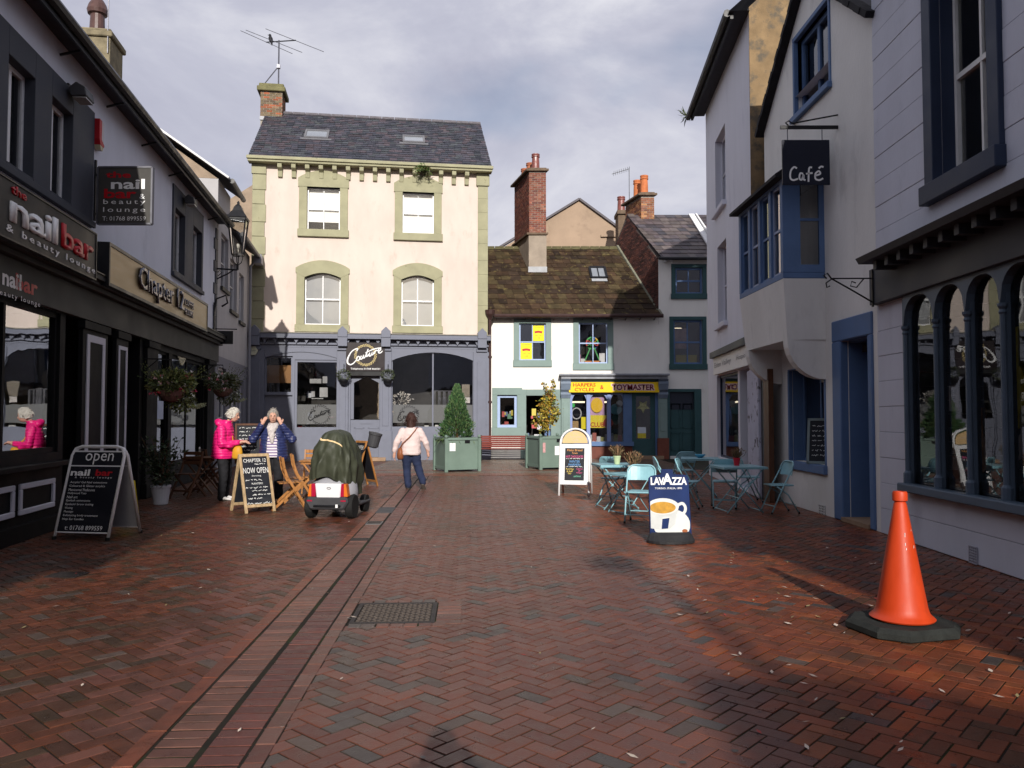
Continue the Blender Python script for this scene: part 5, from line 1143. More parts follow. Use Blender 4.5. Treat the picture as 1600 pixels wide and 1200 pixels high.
def big_stack(parent, x0, x1, y0, dep, zb0, zmid, ztop, cols, base_mat, seed):
    mb = MB(); skew_box(mb, x0, x1, y0, y0 + dep, zmid, ztop); core = mb.build('chimney', m_mortar, parent)
    sd = Vector((SK, 1, 0)).normalized(); sl_ = math.hypot(SK * dep, dep)
    brickwork(core, (x0, y0, 0), (1, 0, 0), x1 - x0, zmid + .03, ztop - .02, cols, seed=seed); brickwork(core, Vector((x0, y0, 0)) + sd * sl_, -sd, sl_, zmid + .03, ztop - .02, cols, seed=seed + 1); brickwork(core, (x1, y0, 0), sd, sl_, zmid + .03, ztop - .02, cols, seed=seed + 2)
    if base_mat:
        mb = MB(); skew_box(mb, x0 - .02, x1 + .02, y0 - .02, y0 + dep + .02, zb0, zmid - .06); mb.build('chimney_base', base_mat, core); mb = MB(); skew_box(mb, x0, x1, y0, y0 + dep, zmid - .06, zmid + .03, .09, .09); mb.build('chimney_band', M('weathered_stone', (.14, .1, .07), .95, .3, 5, .4), core, bevel=.015)
    mb = MB(); skew_box(mb, x0, x1, y0, y0 + dep, ztop, ztop + .09, .12, .12); skew_box(mb, x0, x1, y0, y0 + dep, ztop + .09, ztop + .15, .03, .03); mb.build('chimney_cap', M('weathered_stone'), core, bevel=.015)
    return core
c1c = big_stack(troof, x0, x1, cy0, cd, zbase, zc0, zc1, [(.2, .07, .05), (.24, .085, .055), (.16, .06, .05), (.22, .1, .07)], M('grey_cement_render', (.3, .25, .2), .95, .2, 2, .4), 40)
for k, d in enumerate((.25, 1.0, 1.75)):
    mb = MB(); pot(mb, (x0 + x1) / 2 + SK * d, cy0 + d, zc1 + .14, .62 if k == 0 else .5, .15); mb.build('chimney_pot', m_terra if k else M('purple_glazed_pot', (.2, .07, .06), .35, .2, 6, .1), c1c, smooth=False)
MB().box(x0 - .04, x1 + .04, cy0 - .06, cy0 - .02, zE + 1.95, zE + 2.2).build('flashing', m_lead, c1c)

# ---- taller end house with the brick flank
hb = fthing(TF, 'end_house', 'taller cream end house with brick flank wall, slate roof and teal windows', 'building')
zE2 = TF.uz(1070, 405)[1]; w1 = tw(1055, 1098, 418, 459); w2 = tw(1052, 1098, 500, 569)
wall('wall', hb, m_white_r, uC, TLn + 1, 0, zE2, [w1, w2, (sd[0], sd[1], .1, sd[3])], depth=.25)
for w_ in (w1, w2):
    window(hb, *w_, .1, m_mblue, .07, 2, 2, .04, .06, sash=True); surround(hb, w_[0], w_[1], w_[2], w_[3], .15, m_teal, top=.13, bot=.2)
mb = MB(); mb.box(uC + .1, TLn + 1, 1.6, 1.7, 0, zE2); mb.build('interior', m_dark, hb)
x, z = tp(1075, 530); MB().box(x - .45, x + .1, .5, .52, z - .3, z + .45).build('poster', M('pink_print', (.5, .35, .38), .7, .3, 6, 0), hb); x, z = tp(1078, 562); MB().box(x - .45, x + .3, .2, .3, w2[2] + .06, w2[2] + .35).build('boxed_toys', M('yellow_notice'), hb)
MB().box(tp(1060, 512)[0], tp(1076, 512)[0], 1.2, 1.25, tp(1060, 508)[1] - .03, tp(1060, 508)[1] + .03).build('strip_light', M('lit_tube'), hb)
# panelled double door
MB().box(sd[0], sd[1], .12, .18, .1, tp(1060, 640)[1]).build('door', m_teal, hb); MB().box(sd[0], sd[1], .1, .2, tp(1060, 640)[1], sd[3]).build('fanlight', M('dim_fanlight', (.03, .035, .05), .2, .1, 3, 0), hb)
um = (sd[0] + sd[1]) / 2
for s0_, s1_ in ((sd[0] + .06, um - .04), (um + .04, sd[1] - .06)):
    for q0, q1 in ((.3, .95), (1.1, 2.0)):
        mb = MB()
        for r in ((s0_, s1_, q0, q0 + .04), (s0_, s1_, q1 - .04, q1), (s0_, s0_ + .04, q0, q1), (s1_ - .04, s1_, q0, q1)): mb.box(r[0], r[1], .1, .125, r[2], r[3])
        mb.build('door_panel', m_teal, hb)
mb = MB(); mb.box(sd[0] - .12, sd[0] + .004, -.02, .1, .0, sd[3] + .1); mb.box(sd[1] - .004, sd[1] + .25, -.02, .1, 0, sd[3] + .1); mb.box(sd[0] + .004, sd[1] - .004, -.02, .1, sd[3] - .004, sd[3] + .1); mb.build('door_frame', m_teal, hb)
MB().box(uC, TLn + .9, -.012, 0.0, TF.uz(1070, 612)[1], TF.uz(1070, 608)[1]).build('string_course', m_white_r, hb)
D2 = 2.7; zR2 = atY(1040, 336, TY + D2)[2]
fl = lambda d, z: (uC + SK * d, d, z)
mb = MB(); gp = [(.04, 0), (2 * D2, 0), (2 * D2, zE2), (D2, zR2 + .05), (.04, zE2)]
F0 = [fl(d, z) for d, z in gp]; mb.poly(F0); mb.poly([(x + .25, y, z) for x, y, z in F0][::-1])
for i in range(5): j = (i + 1) % 5; mb.poly([F0[i], F0[j], (F0[j][0] + .25, *F0[j][1:]), (F0[i][0] + .25, *F0[i][1:])][::-1])
flank = mb.build('flank_wall', M('dark_mortar', (.12, .1, .09), .95, .2, 5, .3), hb)
sd_ = Vector((SK, 1, 0)).normalized(); ls = math.hypot(SK, 1)
brickwork(flank, Vector((uC, 0, 0)) + sd_ * ls * 2 * D2, -sd_, ls * 2 * D2, zE - .3, zR2 + .1, [(.09, .04, .035), (.12, .05, .04), (.07, .035, .03), (.15, .06, .045)], seed=50, inside=lambda x, z: z < zR2 - .05 - abs(x / ls - D2) * (zR2 - zE2) / D2)
mb = MB(); mb.poly([fl(-.3, zE2 - .02), (TLn + 1.2, -.3, zE2 - .02), (TLn + 1.2 + SK * D2, D2, zR2), fl(D2, zR2)]); mb.poly([fl(D2, zR2), (TLn + 1.2 + SK * D2, D2, zR2), (TLn + 1.2 + SK * 2 * D2, 2 * D2 + .3, zE2 - .02), fl(2 * D2 + .3, zE2 - .02)])
hroof = mb.build('roof', MATS['dark_slate_plain'], hb)
ee = Vector(fl(-.3, zE2)); rr_ = Vector(fl(D2, zR2)) - ee; mb = MB(); rnd = random.Random(77); nw2 = Vector((0, -(zR2 - zE2), D2 + .3)).normalized(); nr = 12
for j in range(nr):
    x = -rnd.uniform(0, .3)
    while x < TLn + 1.2 - uC:
        w_ = rnd.uniform(.25, .4); a, b = max(-.02, x), x + w_ - .01; x += w_; k = rnd.uniform(.7, 1.3); mb.cur = tuple(c * k for c in rnd.choice([(.075, .06, .065), (.095, .075, .075), (.06, .055, .065), (.11, .09, .085)])); o0 = ee + rr_ * (j / nr); o1 = ee + rr_ * min(1, (j + 1.2) / nr); th = .035
        q = [Vector((a, 0, 0)) + o0 + nw2 * th, Vector((b, 0, 0)) + o0 + nw2 * th, Vector((b, 0, 0)) + o1 + nw2 * .01, Vector((a, 0, 0)) + o1 + nw2 * .01]; mb.poly(q); mb.poly([Vector((a, 0, 0)) + o0, Vector((b, 0, 0)) + o0, q[1], q[0]])
o = mb.build('slates', m_slate, hroof, attr=True); o['kind'] = 'stuff'
mb = MB(); mb.tube([(uC - .05, -.36, zE2 - .04), (TLn + 1.2, -.36, zE2 - .04)], .06, 8); mb.build('gutter', m_gutter, hb)
mb = MB(); mb.bar(Vector(TF.local(atY(1080, 335, TY + D2 - .1))), Vector(TF.local(atY(1110, 383, TY + .3))), .22, .06); mb.bar(Vector(TF.local(atY(1087, 337, TY + D2 - .1))), Vector(TF.local(atY(1116, 380, TY + .3))), .06, .2); mb.build('valley_flashing', M('pale_cement_verge'), hroof)
mb = MB(); mb.bar(Vector(fl(-.25, zE - .05)) + Vector((-.02, 0, .05)), Vector(fl(D, zR)) + Vector((-.02, 0, .1)), .14, .08); mb.build('abutment_flashing', M('mossy_lead', (.2, .2, .15), .8, .3, 6, .2), hb)
for k in (1039, 1048): u_, z_ = tp(k, 408); MB().ball((u_, -.06, z_ - .02), .06, 6).build('cable_bracket', m_upvc, hb)
cdp = D2 - .35; A = TF.local(atY(983, 340, TY + cdp + .9)); 
xx1 = uC + SK * cdp + .28; xx0 = xx1 - .95
zc3 = atY(1003, 306, TY + cdp)[2]; xx0 = TF.local(atY(1002, 330, TY + cdp))[0]; xx1 = TF.local(atY(1022, 330, TY + cdp))[0]
c2c = big_stack(hroof, xx0, xx1, cdp, 1.5, zR2 - .6, zR2 - .5, zc3, [(.3, .13, .06), (.24, .1, .06), (.34, .17, .08), (.2, .09, .06)], None, 60)
MB().box(xx0 - .05, xx1 + .05, cdp - .06, cdp - .0, zR2 - .7, zR2 - .35).build('flashing', m_lead, c2c)
for k, d in enumerate((.3, .95)): mb = MB(); pot(mb, (xx0 + xx1) / 2 + SK * d, cdp + d, zc3 + .14, .75, .15); mb.build('chimney_pot', M('orange_pot', (.5, .16, .06), .7, .2, 6, .1), c2c)
# ---- tan gabled house behind with its own chimney
bh = thing('gabled_house', 'tall tan rendered gable of a house behind the toy shop', 'building', (0, 41, 0))
ap = atY(905, 313, 41); lf_ = atY(768, 398, 41); rt = atY(985, 372, 41); mb = MB(); mb.prism([(lf_.x, 0), (rt.x + 2, 0), (rt.x + 2, rt.z), (rt.x, rt.z), (ap.x, ap.z), (lf_.x, lf_.z)], 0, 6); mb.build('wall', M('tan_cement_render', (.34, .25, .18), .95, .12, .8, .3, 30, stain=(.26, .19, .14), stain_lo=.55, stain_hi=.7), bh)
mb = MB(); mb.bar((lf_.x - .2, 0, lf_.z), (ap.x, 0, ap.z + .06), .3, .1); mb.bar((ap.x, 0, ap.z + .06), (rt.x + .1, 0, rt.z), .3, .1); mb.build('verge', M('grey_verge', (.12, .11, .12), .8, .2, 3, .2), bh)
l_, r_ = atY(939, 368, 40.9), atY(970, 368, 40.9); MB().box(l_.x, r_.x, -.12, 0, l_.z - .06, l_.z + .06).build('string_course', M('tan_cement_render'), bh)
m_ = atY(859, 350, 40.9); MB().box(m_.x - .03, m_.x + .03, -.04, 0, 0, m_.z).build('vertical_joint', M('tan_cement_render'), bh)
ca, cb2 = atY(964, 335, 38), atY(981, 335, 38); bk = thing('chimney_stack', 'distant chimney stack with one dark crown pot, between gable and brick flank', 'chimney', ((ca.x + cb2.x) / 2, 38, 0)); cwid = (cb2.x - ca.x) / 2
mb = MB(); mb.box(-cwid * .8, cwid * .8, 0, 1, 5, ca.z); mb.box(-cwid, cwid, -.1, 1.1, ca.z, ca.z + .2); mb.build('stack', M('weathered_stone'), bk, bevel=.02); mb = MB(); pot(mb, 0, .4, ca.z + .2, .75, .18); mb.build('chimney_pot', M('purple_glazed_pot'), bk)
q = atY(983, 262, 33); t = thing('tv_aerial', 'small television aerial on a thin mast beside the orange chimney pots', 'aerial', (q.x, 33, 0)); mb = MB(); mb.tube([(0, 0, zR2), (0, 0, q.z)], .014, 5); mb.build('mast', m_blackiron, t)
e_ = atY(956, 272, 33); mb = MB(); mb.tube([(0, 0, q.z - .05), (e_.x - q.x, 0, e_.z)], .012, 5)
mb.build('boom', m_blackiron, t)
for k in range(9): f = k / 9; x = (e_.x - q.x) * f; z = (q.z - .05) * (1 - f) + e_.z * f; MB().tube([(x, -.14, z + .06), (x, .14, z - .06)], .006, 4).build('element', m_blackiron, t)
# ================================================================== right row: lilac house, cafe with oriel, lilac block-fronted shop
m_lilac = M('lilac_render', (.7, .71, .78), .85, .06, 1, .15, 80, stain=(.5, .51, .6), stain_lo=.56, stain_hi=.85, sscale=1.8, stretch=(1, 1, .3))
m_cafe = M('off_white_lime_render', (.74, .735, .71), .9, .09, .9, .5, 28, stain=(.47, .47, .46), stain_lo=.54, stain_hi=.85, sscale=1.7, stretch=(1, 1, .4))
m_cblue = M('cafe_blue_paint', (.1, .17, .32), .55, .12, 2, .1)
m_navy = M('navy_paint', (.028, .04, .075), .5, .12, 2, .06)
m_dgrey = M('dark_slate_fascia', (.055, .06, .072), .55, .12, 1.5, .06)
PF = Frame((5.18, 21.1), (4.75, 15.75)); pb = fthing(PF, 'lilac_house', 'tall lilac rendered house with dark eaves beyond the cafe', 'building')
zP = 9.75; pl = PF.len
pw1 = [PF.u(1121), PF.u(1137), PF.uz(1137, 308)[1], PF.uz(1121, 215)[1]]; pw2 = [PF.u(1123), PF.u(1137), PF.uz(1137, 500)[1], PF.uz(1123, 385)[1]]
f0, f1 = PF.u(1116, .1), PF.u(1173, .1); fz0, fz1 = PF.uz(1117, 586, .1)[1], PF.uz(1117, 560, .1)[1]
s_op = [PF.u(1120), PF.u(1153), .55, fz0 - .02]; d_op = [PF.u(1156), PF.u(1171), .05, fz0 - .02]
wall('wall', pb, m_lilac, 0, pl, 0, zP, [pw1, pw2, s_op, d_op], depth=.25)
mb = MB(); mb.box(0, .25, .25, 7, 0, zP); mb.box(0, pl, 6.8, 7, 0, zP); mb.box(.25, pl - .25, 1.5, 1.6, 0, zP); mb.build('side_walls', m_lilac, pb)
mb = MB(); mb.prism([(.004, 0), (7, 0), (7, zP), (3.5, zP + 3.2), (.004, zP)], pl - .24, pl + .01, 'x'); mb.build('gable_wall', M('tan_roughcast', (.24, .165, .09), .95, .25, 2.5, .7, 45, stain=(.12, .1, .075), stain_lo=.5, stain_hi=.62, sscale=3), pb)
MB().box(pl + .01, pl + .6, .4, .5, 0, 7.2).build('recessed_wall', M('brown_recess', (.06, .035, .025), .9, .2, 4, .2), pb)
for w_ in (pw1, pw2):
    window(pb, *w_, .16, m_lilac, .06, 2, 2, .03); MB().box(w_[0] - .08, w_[1] + .08, -.1, .05, w_[2] - .12, w_[2]).build('sill', m_lilac, pb, bevel=.01)
mb = MB(); mb.poly([(-.2, -.4, zP - .1), (pl + .1, -.4, zP - .1), (pl + .1, 3.5, zP + 3.3), (-.2, 3.5, zP + 3.3)][::-1]); mb.poly([(-.2, 7.3, zP - .1), (pl + .1, 7.3, zP - .1), (pl + .1, 3.5, zP + 3.3), (-.2, 3.5, zP + 3.3)]); mb.poly([(-.2, -.4, zP - .11), (pl + .1, -.4, zP - .11), (pl + .1, 0, zP - .11), (-.2, 0, zP - .11)])
pr = mb.build('roof', MATS['dark_slate_plain'], pb)
mb = MB(); mb.tube([(-.3, -.42, zP - .1), (pl, -.42, zP - .1)], .08, 8); mb.box(-.2, pl, -.36, -.3, zP - .22, zP - .08); mb.build('gutter', m_gutter, pb)
rnd = random.Random(12); t = fthing(PF, 'gutter_weed', 'tuft of grass growing at the end of the lilac house gutter', 'plant', -.3, -.44, zP - .05); mb = MB()
for k in range(60): leaf(mb, Vector((rnd.uniform(-.06, .06), rnd.uniform(-.06, .06), 0)), Vector((rnd.gauss(-.4, .6), rnd.gauss(0, .5), rnd.uniform(-.5, 1))), rnd.uniform(.15, .34), (.07, .09, .03), rnd, .12)
mb.build('blades', m_leaf, t, attr=True)
window(pb, *s_op, .08, m_navy, .05, 1, 1, .03); MB().box(d_op[0], d_op[1], .5, .55, .05, d_op[3]).build('door', m_navy, pb)
mb = MB(); mb.box(PF.u(1172), PF.u(1189), -.06, .05, 0, fz0 - .1); mb.build('pier', M('peeling_lilac_pier', (.5, .5, .6), .85, .1, 2, .3, stain=(.12, .11, .12), stain_lo=.58, stain_hi=.64, sscale=5), pb, bevel=.015)
MB().box(PF.u(1195), PF.u(1203), -.03, .06, 0, fz0 - .15).build('brown_post', m_wooddark, pb); MB().box(PF.u(1189), PF.u(1195), -.005, .02, 0, fz0 - .1).build('gap_shade_strip', m_black, pb)  # flat black strip stands in for the shade of the narrow gap
t = fthing(PF, 'shop_sign', 'white fascia sign with faint grey letters over the lilac house shop', 'sign'); MB().box(f0, f1, -.12, 0, fz0, fz1).build('board', m_white, t); MB().box(f0 - .04, f1 + .04, -.2, 0, fz1, fz1 + .14).build('cornice', m_dgrey, t)
text('Eden Valley', M('grey_print', (.25, .25, .27), .6, .05, 3, 0), t, f0 + (f1 - f0) * .3, -.125, (fz0 + fz1) / 2, width=(f1 - f0) * .5, height=.16, ext=0); text('Hospice', M('grey_print'), t, f0 + (f1 - f0) * .82, -.125, (fz0 + fz1) / 2, width=(f1 - f0) * .25, height=.13, ext=0)
rnd = random.Random(9); mb = MB()
for k in range(26):
    u_ = rnd.uniform(s_op[0], s_op[1]); z_ = rnd.choice([.7, 1.1, 1.5, 1.9]); mb.cur = rnd.choice([(.3, .1, .1), (.1, .25, .3), (.4, .35, .2), (.2, .2, .25)]); mb.box(u_, u_ + .25, .5, .9, z_, z_ + rnd.uniform(.1, .35))
mb.build('shop_stock', m_toy, pb, attr=True)

# ---- cafe
KF = Frame((4.87, 15.25), (4.93, 10.72)); kb = fthing(KF, 'cafe_building', 'off-white gabled cafe with blue oriel window and blue doorway', 'building'); kl = KF.len
ku = [KF.u(1249), KF.u(1305), KF.uz(1251, 178)[1], KF.uz(1249, 60)[1]]
ku = [KF.u(1249), KF.u(1304), max(KF.uz(1251, 178)[1], KF.uz(1304, 122)[1]) , KF.uz(1249, 56)[1]]
kw = [KF.u(1233), KF.u(1288), KF.uz(1290, 728)[1], 2.35]; kd = [KF.u(1316), KF.u(1359), .02, KF.uz(1340, 527)[1]]
zk0, zk1 = 7.05, 7.05 + kl / 2 * .8
wall('wall', kb, m_cafe, 0, kl, 0, zk0, [(ku[0], ku[1], ku[2], min(ku[3], zk0 - .001)) if ku[3] < zk0 else (ku[0], ku[1], ku[2], zk0), kw, kd], depth=.3)
# gable triangle above the wall top, window opening cut out of it
mb = MB(); slope = (zk1 - zk0) / (kl / 2)
cols_ = sorted({0, ku[0], ku[1], kl / 2, kl}); g_ = lambda u_: zk0 + slope * (u_ if u_ < kl / 2 else kl - u_)
for i in range(len(cols_) - 1):
    a, b = cols_[i], cols_[i + 1]; lo = ku[3] if (a >= ku[0] - 1e-6 and b <= ku[1] + 1e-6 and ku[3] > zk0) else zk0
    if g_(a) > lo or g_(b) > lo: mb.poly([(a, 0, lo), (b, 0, lo), (b, 0, max(lo, g_(b))), (a, 0, max(lo, g_(a)))])
mb.build('gable', m_cafe, kb)
mb = MB(); mb.box(0, .2, .3, 8, 0, zk0); mb.box(kl - .2, kl, .3, 8, 0, zk0); mb.box(.2, kl - .2, 2, 2.1, 0, zk0 + 1); mb.box(.2, kl - .2, .3, 2, 2.5, 2.6); mb.box(.2, kl - .2, .3, 2, 5.3, 5.35); mb.build('side_walls', m_dim, kb)
mb = MB(); mb.poly([(-.08, -.1, zk0 - .05), (kl / 2, -.1, zk1 + .03), (kl / 2, 8, zk1 + .03), (-.08, 8, zk0 - .05)]); mb.poly([(kl / 2, -.1, zk1 + .03), (kl + .1, -.1, zk0 - .06), (kl + .1, 8, zk0 - .06), (kl / 2, 8, zk1 + .03)]); kr = mb.build('roof', MATS['dark_slate_plain'], kb)
mb = MB(); n_ = 14
for i in range(n_):
    for sgn in (0, 1):
        f_, g2 = i / n_, (i + 1) / n_; a = (-.1 + (kl / 2 + .1) * f_, zk0 - .07 + (zk1 - zk0 + .09) * f_); b = (-.1 + (kl / 2 + .1) * g2, zk0 - .07 + (zk1 - zk0 + .09) * g2)
        if sgn: a, b = (kl - a[0], a[1]), (kl - b[0], b[1])
        mb.bar((a[0], -.06 - (i % 2) * .01, a[1]), (b[0], -.06 - (i % 2) * .01, b[1]), .18, .09)
mb.build('verge_slates', M('verge_dark', (.018, .017, .02), .8, .3, 6, .3), kr)
o = window(kb, *ku, .12, m_cblue, .08, 2, 1, .09, .08, glass=m_glass_dim); surround(kb, ku[0], ku[1], ku[2], ku[3], .07, m_cblue, y=-.02, sill=.06, top=.08, bot=.1)
window(kb, kw[0], kw[1], kw[2], kw[3], .24, m_cblue, .05, 2, 1, .04, .05); surround(kb, kw[0], kw[1], kw[2], kw[3], .06, m_cblue, y=-.012, sill=.05, top=.02, bot=.14)
# deep blue door reveal
mb = MB(); j0, j1 = KF.u(1303), KF.u(1366); zt_ = KF.uz(1303, 503)[1]
mb.box(j0, kd[0] + .004, -.03, .1, 0, kd[3] - .004); mb.box(kd[1] - .004, j1, -.03, .1, 0, kd[3] - .004); mb.box(j0, j1, -.03, .1, kd[3] - .004, zt_); mb.build('door_surround', m_cblue, kb, bevel=.015)
mb = MB(); mb.box(kd[0] + .003, kd[0] + .02, .1, .76, .02, kd[3] - .01); mb.box(kd[1] - .02, kd[1] - .003, .1, .76, .02, kd[3] - .01); mb.box(kd[0] + .02, kd[1] - .02, .1, .76, kd[3] - .03, kd[3] - .004); mb.box(kd[0], kd[1], .75, .8, .02, kd[3]); mb.box(kd[0] - .02, kd[0], .3, .8, .02, kd[3]); mb.box(kd[1], kd[1] + .02, .3, .8, .02, kd[3]); mb.build('door', m_cblue, kb); MB().box(kd[0], kd[1], -.05, .6, .0, .06).build('door_step', MATS['step_stone'], kb)
# low wall vents
def vent(F, parent, px, py, w_, h, mat, bars=6):
    u_, z_ = F.uz(px, py); mb = MB(); mb.box(u_ - w_ / 2, u_ + w_ / 2, -.006, .0, z_ - h / 2, z_ + h / 2); v = mb.build('air_vent', m_black, parent)
    mb = MB()
    for k in range(bars + 1): zz = z_ - h / 2 + h * k / bars; mb.box(u_ - w_ / 2, u_ + w_ / 2, -.018, -.006, zz - .006, zz + .006)
    for k in range(5): uu = u_ - w_ / 2 + w_ * k / 4; mb.box(uu - .006, uu + .006, -.016, -.006, z_ - h / 2, z_ + h / 2)
    mb.build('vent_grille', mat, v)
vent(KF, kb, 1285, 797, .24, .16, m_cafe, 4)
# oriel: blue sashes on a rendered apron with scrolled corbels
PR = .66; o0 = KF.u(1157, PR); o1 = KF.local(atY(1227, 430, 12.45))[0]; zq0, zq1 = atY(1227, 425, 12.45)[2], atY(1227, 284, 12.45)[2]; zap = atY(1232, 531, 12.5)[2]
orl = MB(); orl.box(o0, o1, -PR, 0, zq0 - .1, zq0); oriel = orl.build('oriel_sill', m_cblue, kb, bevel=.01)
nl = 4; pw_ = .11; wv = (o1 - o0 - pw_ * (nl + 1)) / nl; mb = MB()
for k in range(nl + 1): x = o0 + k * (wv + pw_); mb.box(x, x + pw_, -PR, -PR + .12, zq0, zq1)
mb.box(o0, o1, -PR, -PR + .12, zq1, zq1 + .12); mb.box(o0, o0 + .1, -PR + .12, 0, zq0, zq1 + .12); mb.box(o1 - .06, o1, -PR + .12, -PR + .28, zq0, zq1 + .12); mb.box(o1 - .06, o1, -.08, 0, zq0, zq1 + .12); mb.box(o1 - .06, o1, -PR + .28, -.08, zq1 - .02, zq1 + .12); mb.box(o1 - .06, o1, -PR + .28, -.08, zq0, zq0 + .12); fr = mb.build('oriel_frame', m_cblue, kb)
for k in range(nl):
    x = o0 + pw_ + k * (wv + pw_); window(kb, x, x + wv, zq0, zq1, -PR + .04, M('pale_blue_sash', (.3, .36, .5), .5, .08, 3, 0) if k % 2 else m_cblue, .04, 1, 2, .04, .05)
xs = o1 - .03; MB().poly([(xs, -PR + .28, zq0 + .12), (xs, -.08, zq0 + .12), (xs, -.08, zq1), (xs, -PR + .28, zq1)]).build('pane', m_glass_dim, fr); MB().box(xs - .02, xs + .02, -PR + .28, -.08, (zq0 + zq1) / 2 + .1, (zq0 + zq1) / 2 + .14).build('glazing_bar', m_cblue, fr)
MB().box(o0 + .12, o1 - .1, .02, .04, zq0, zq1).build('oriel_interior', m_dark, kb)
mb = MB(); B_ = [(o0, -PR), (o1, -PR), (o1, 0), (o0, 0)]; C_ = [(o0 + .1, -PR + .08), (o1 - .02, -PR + .06), (o1 - .0, 0), (o0 + .1, 0)]
for i in range(4): j = (i + 1) % 4; mb.poly([(*C_[i], zap), (*C_[j], zap), (*B_[j], zq0 - .1), (*B_[i], zq0 - .1)])
mb.poly([(*C_[k], zap) for k in (3, 2, 1, 0)]); mb.build('oriel_apron', m_cafe, kb)
for u0_, u1_ in ((o1 - .22, o1 - .02), (o0 + .1, o0 + .3)):
    pr_ = [(0, zap), (-PR + .06, zap)] + [(-PR + .06 + (PR - .06) * (1 - math.cos(PI / 2 * k / 8)), zap - .62 * math.sin(PI / 2 * k / 8)) for k in range(1, 9)] + [(0, zap - .66)]
    MB().prism(pr_, u0_, u1_, 'x').build('corbel', m_cafe, kb)
mb = MB(); zrf = zq1 + .12; mb.poly([(o0 - .12, -PR - .14, zrf - .02), (o1 + .1, -PR - .14, zrf - .02), (o1 + .1, 0, zrf + .52), (o0 - .12, 0, zrf + .52)]); mb.poly([(o0 - .12, -PR - .14, zrf - .07), (o1 + .1, -PR - .14, zrf - .07), (o1 + .1, -PR - .14, zrf - .02), (o0 - .12, -PR - .14, zrf - .02)]); mb.poly([(o0 - .12, -PR - .14, zrf - .07), (o0 - .12, 0, zrf - .07), (o1 + .1, 0, zrf - .07), (o1 + .1, -PR - .14, zrf - .07)]); mb.poly([(o1 + .1, -PR - .14, zrf - .07), (o1 + .1, 0, zrf - .07), (o1 + .1, 0, zrf + .52), (o1 + .1, -PR - .14, zrf - .02)]); mb.poly([(o0 - .12, -PR - .14, zrf - .07), (o0 - .12, -PR - .14, zrf - .02), (o0 - .12, 0, zrf + .52), (o0 - .12, 0, zrf - .07)]); mb.build('oriel_roof', M('verge_dark'), kb)
# flower vase inside
x = o1 - .35; mb = MB(); mb.cur = (.5, .52, .55); mb.lathe([(.05, zq0), (.06, zq0 + .25), (.04, zq0 + .4), (.05, zq0 + .45)], 8, (x, -.3, 0)); mb.cur = (.45, .42, .15); mb.tube([(x, -.3, zq0 + .4), (x - .02, -.36, zq0 + .7)], .01, 4); mb.ball((x - .02, -.38, zq0 + .74), .06, 6); mb.build('vase', m_toy, kb, attr=True)
# cafe hanging sign
YS = 11.9; wl_ = KF.local(Vector((4.91, YS, 0))); t = thing('hanging_sign', 'dark navy hanging sign with white handwritten Café below iron bracket', 'sign', (4.91, YS, 0))
sx0, sx1 = atY(1222, 250, YS).x - 4.91, atY(1296, 250, YS).x - 4.91; sz0, sz1 = atY(1260, 289, YS)[2], atY(1260, 219, YS)[2]
MB().box(sx0, sx1, -.015, .015, sz0, sz1).build('board', M('sign_midnight', (.013, .016, .03), .4, .1, 3, 0), t, bevel=.003)
zb_ = atY(1260, 199, YS)[2]; mb = MB(); bx = atY(1325, 199, YS).x - 4.91; mb.box(sx0 - .02, bx, -.015, .015, zb_ - .025, zb_ + .025); mb.tube([(sx0 + .1, 0, zb_ + .03), (sx0 + .06, 0, zb_ + .07), (sx0 + .11, 0, zb_ + .1), (sx0 + .16, 0, zb_ + .06), (bx - .1, 0, zb_ + .2), (bx - .03, 0, zb_ + .26), (bx, 0, zb_ + .2)], .012, 6); mb.box(bx - .02, bx + .01, -.02, .02, zb_ - .1, zb_ + .22); mb.build('bracket', m_blackiron, t)
for f_ in (.12, .85): x = sx0 + (sx1 - sx0) * f_; mb = MB(); mb.tube([(x, 0, zb_ - .02), (x, 0, sz1)], .008, 5); mb.build('chain', m_steel, t)
w_ = sx1 - sx0; h_ = sz1 - sz0; cafe_l = [[(.3, .36), (.24, .39), (.17, .3), (.16, .15), (.22, .1), (.32, .13)], [(.43, .24), (.37, .25), (.35, .14), (.4, .11), (.44, .22), (.44, .12), (.48, .1)], [(.62, .38), (.57, .38), (.55, .3), (.54, .06)], [(.49, .24), (.63, .26)], [(.69, .2), (.79, .24), (.76, .3), (.69, .24), (.69, .13), (.77, .1), (.85, .14)], [(.76, .36), (.81, .4), (.86, .39)]]
strokes([[(sx0 + p[0] * w_, sz0 + p[1] * h_) for p in ln] for ln in cafe_l], .027, m_whitelet, t, y=-.016)
# framed menu board standing in the cafe window
pm = KF.u(1272); t = fthing(KF, 'menu_board', 'small framed menu blackboard propped in the blue cafe window', 'menu board', pm, .1, kw[2] + .005)
T_ = Matrix.Rotation(1.0, 4, 'Z') @ Matrix.Rotation(math.radians(-12), 4, 'X'); mb = MB(); mb.box(-.2, .2, -.012, .012, .03, .72, T_); mb.build('slate', m_blackboard, t); mb = MB()
for q in ((-.23, -.19, .0, .75), (.19, .23, .0, .75), (-.23, .23, .0, .04), (-.23, .23, .71, .75)): mb.box(q[0], q[1], -.025, .02, q[2], q[3], T_)
mb.build('frame', M('sage_frame', (.22, .27, .27), .6, .1, 4, .05), t); rnd = random.Random(3); sc_ = []
for k in range(7): sc_ += scribble(-.15, .15, .62 - k * .08, .03, rnd)
strokes(sc_, .006, m_chalk, t, T=T_, y=-.013)

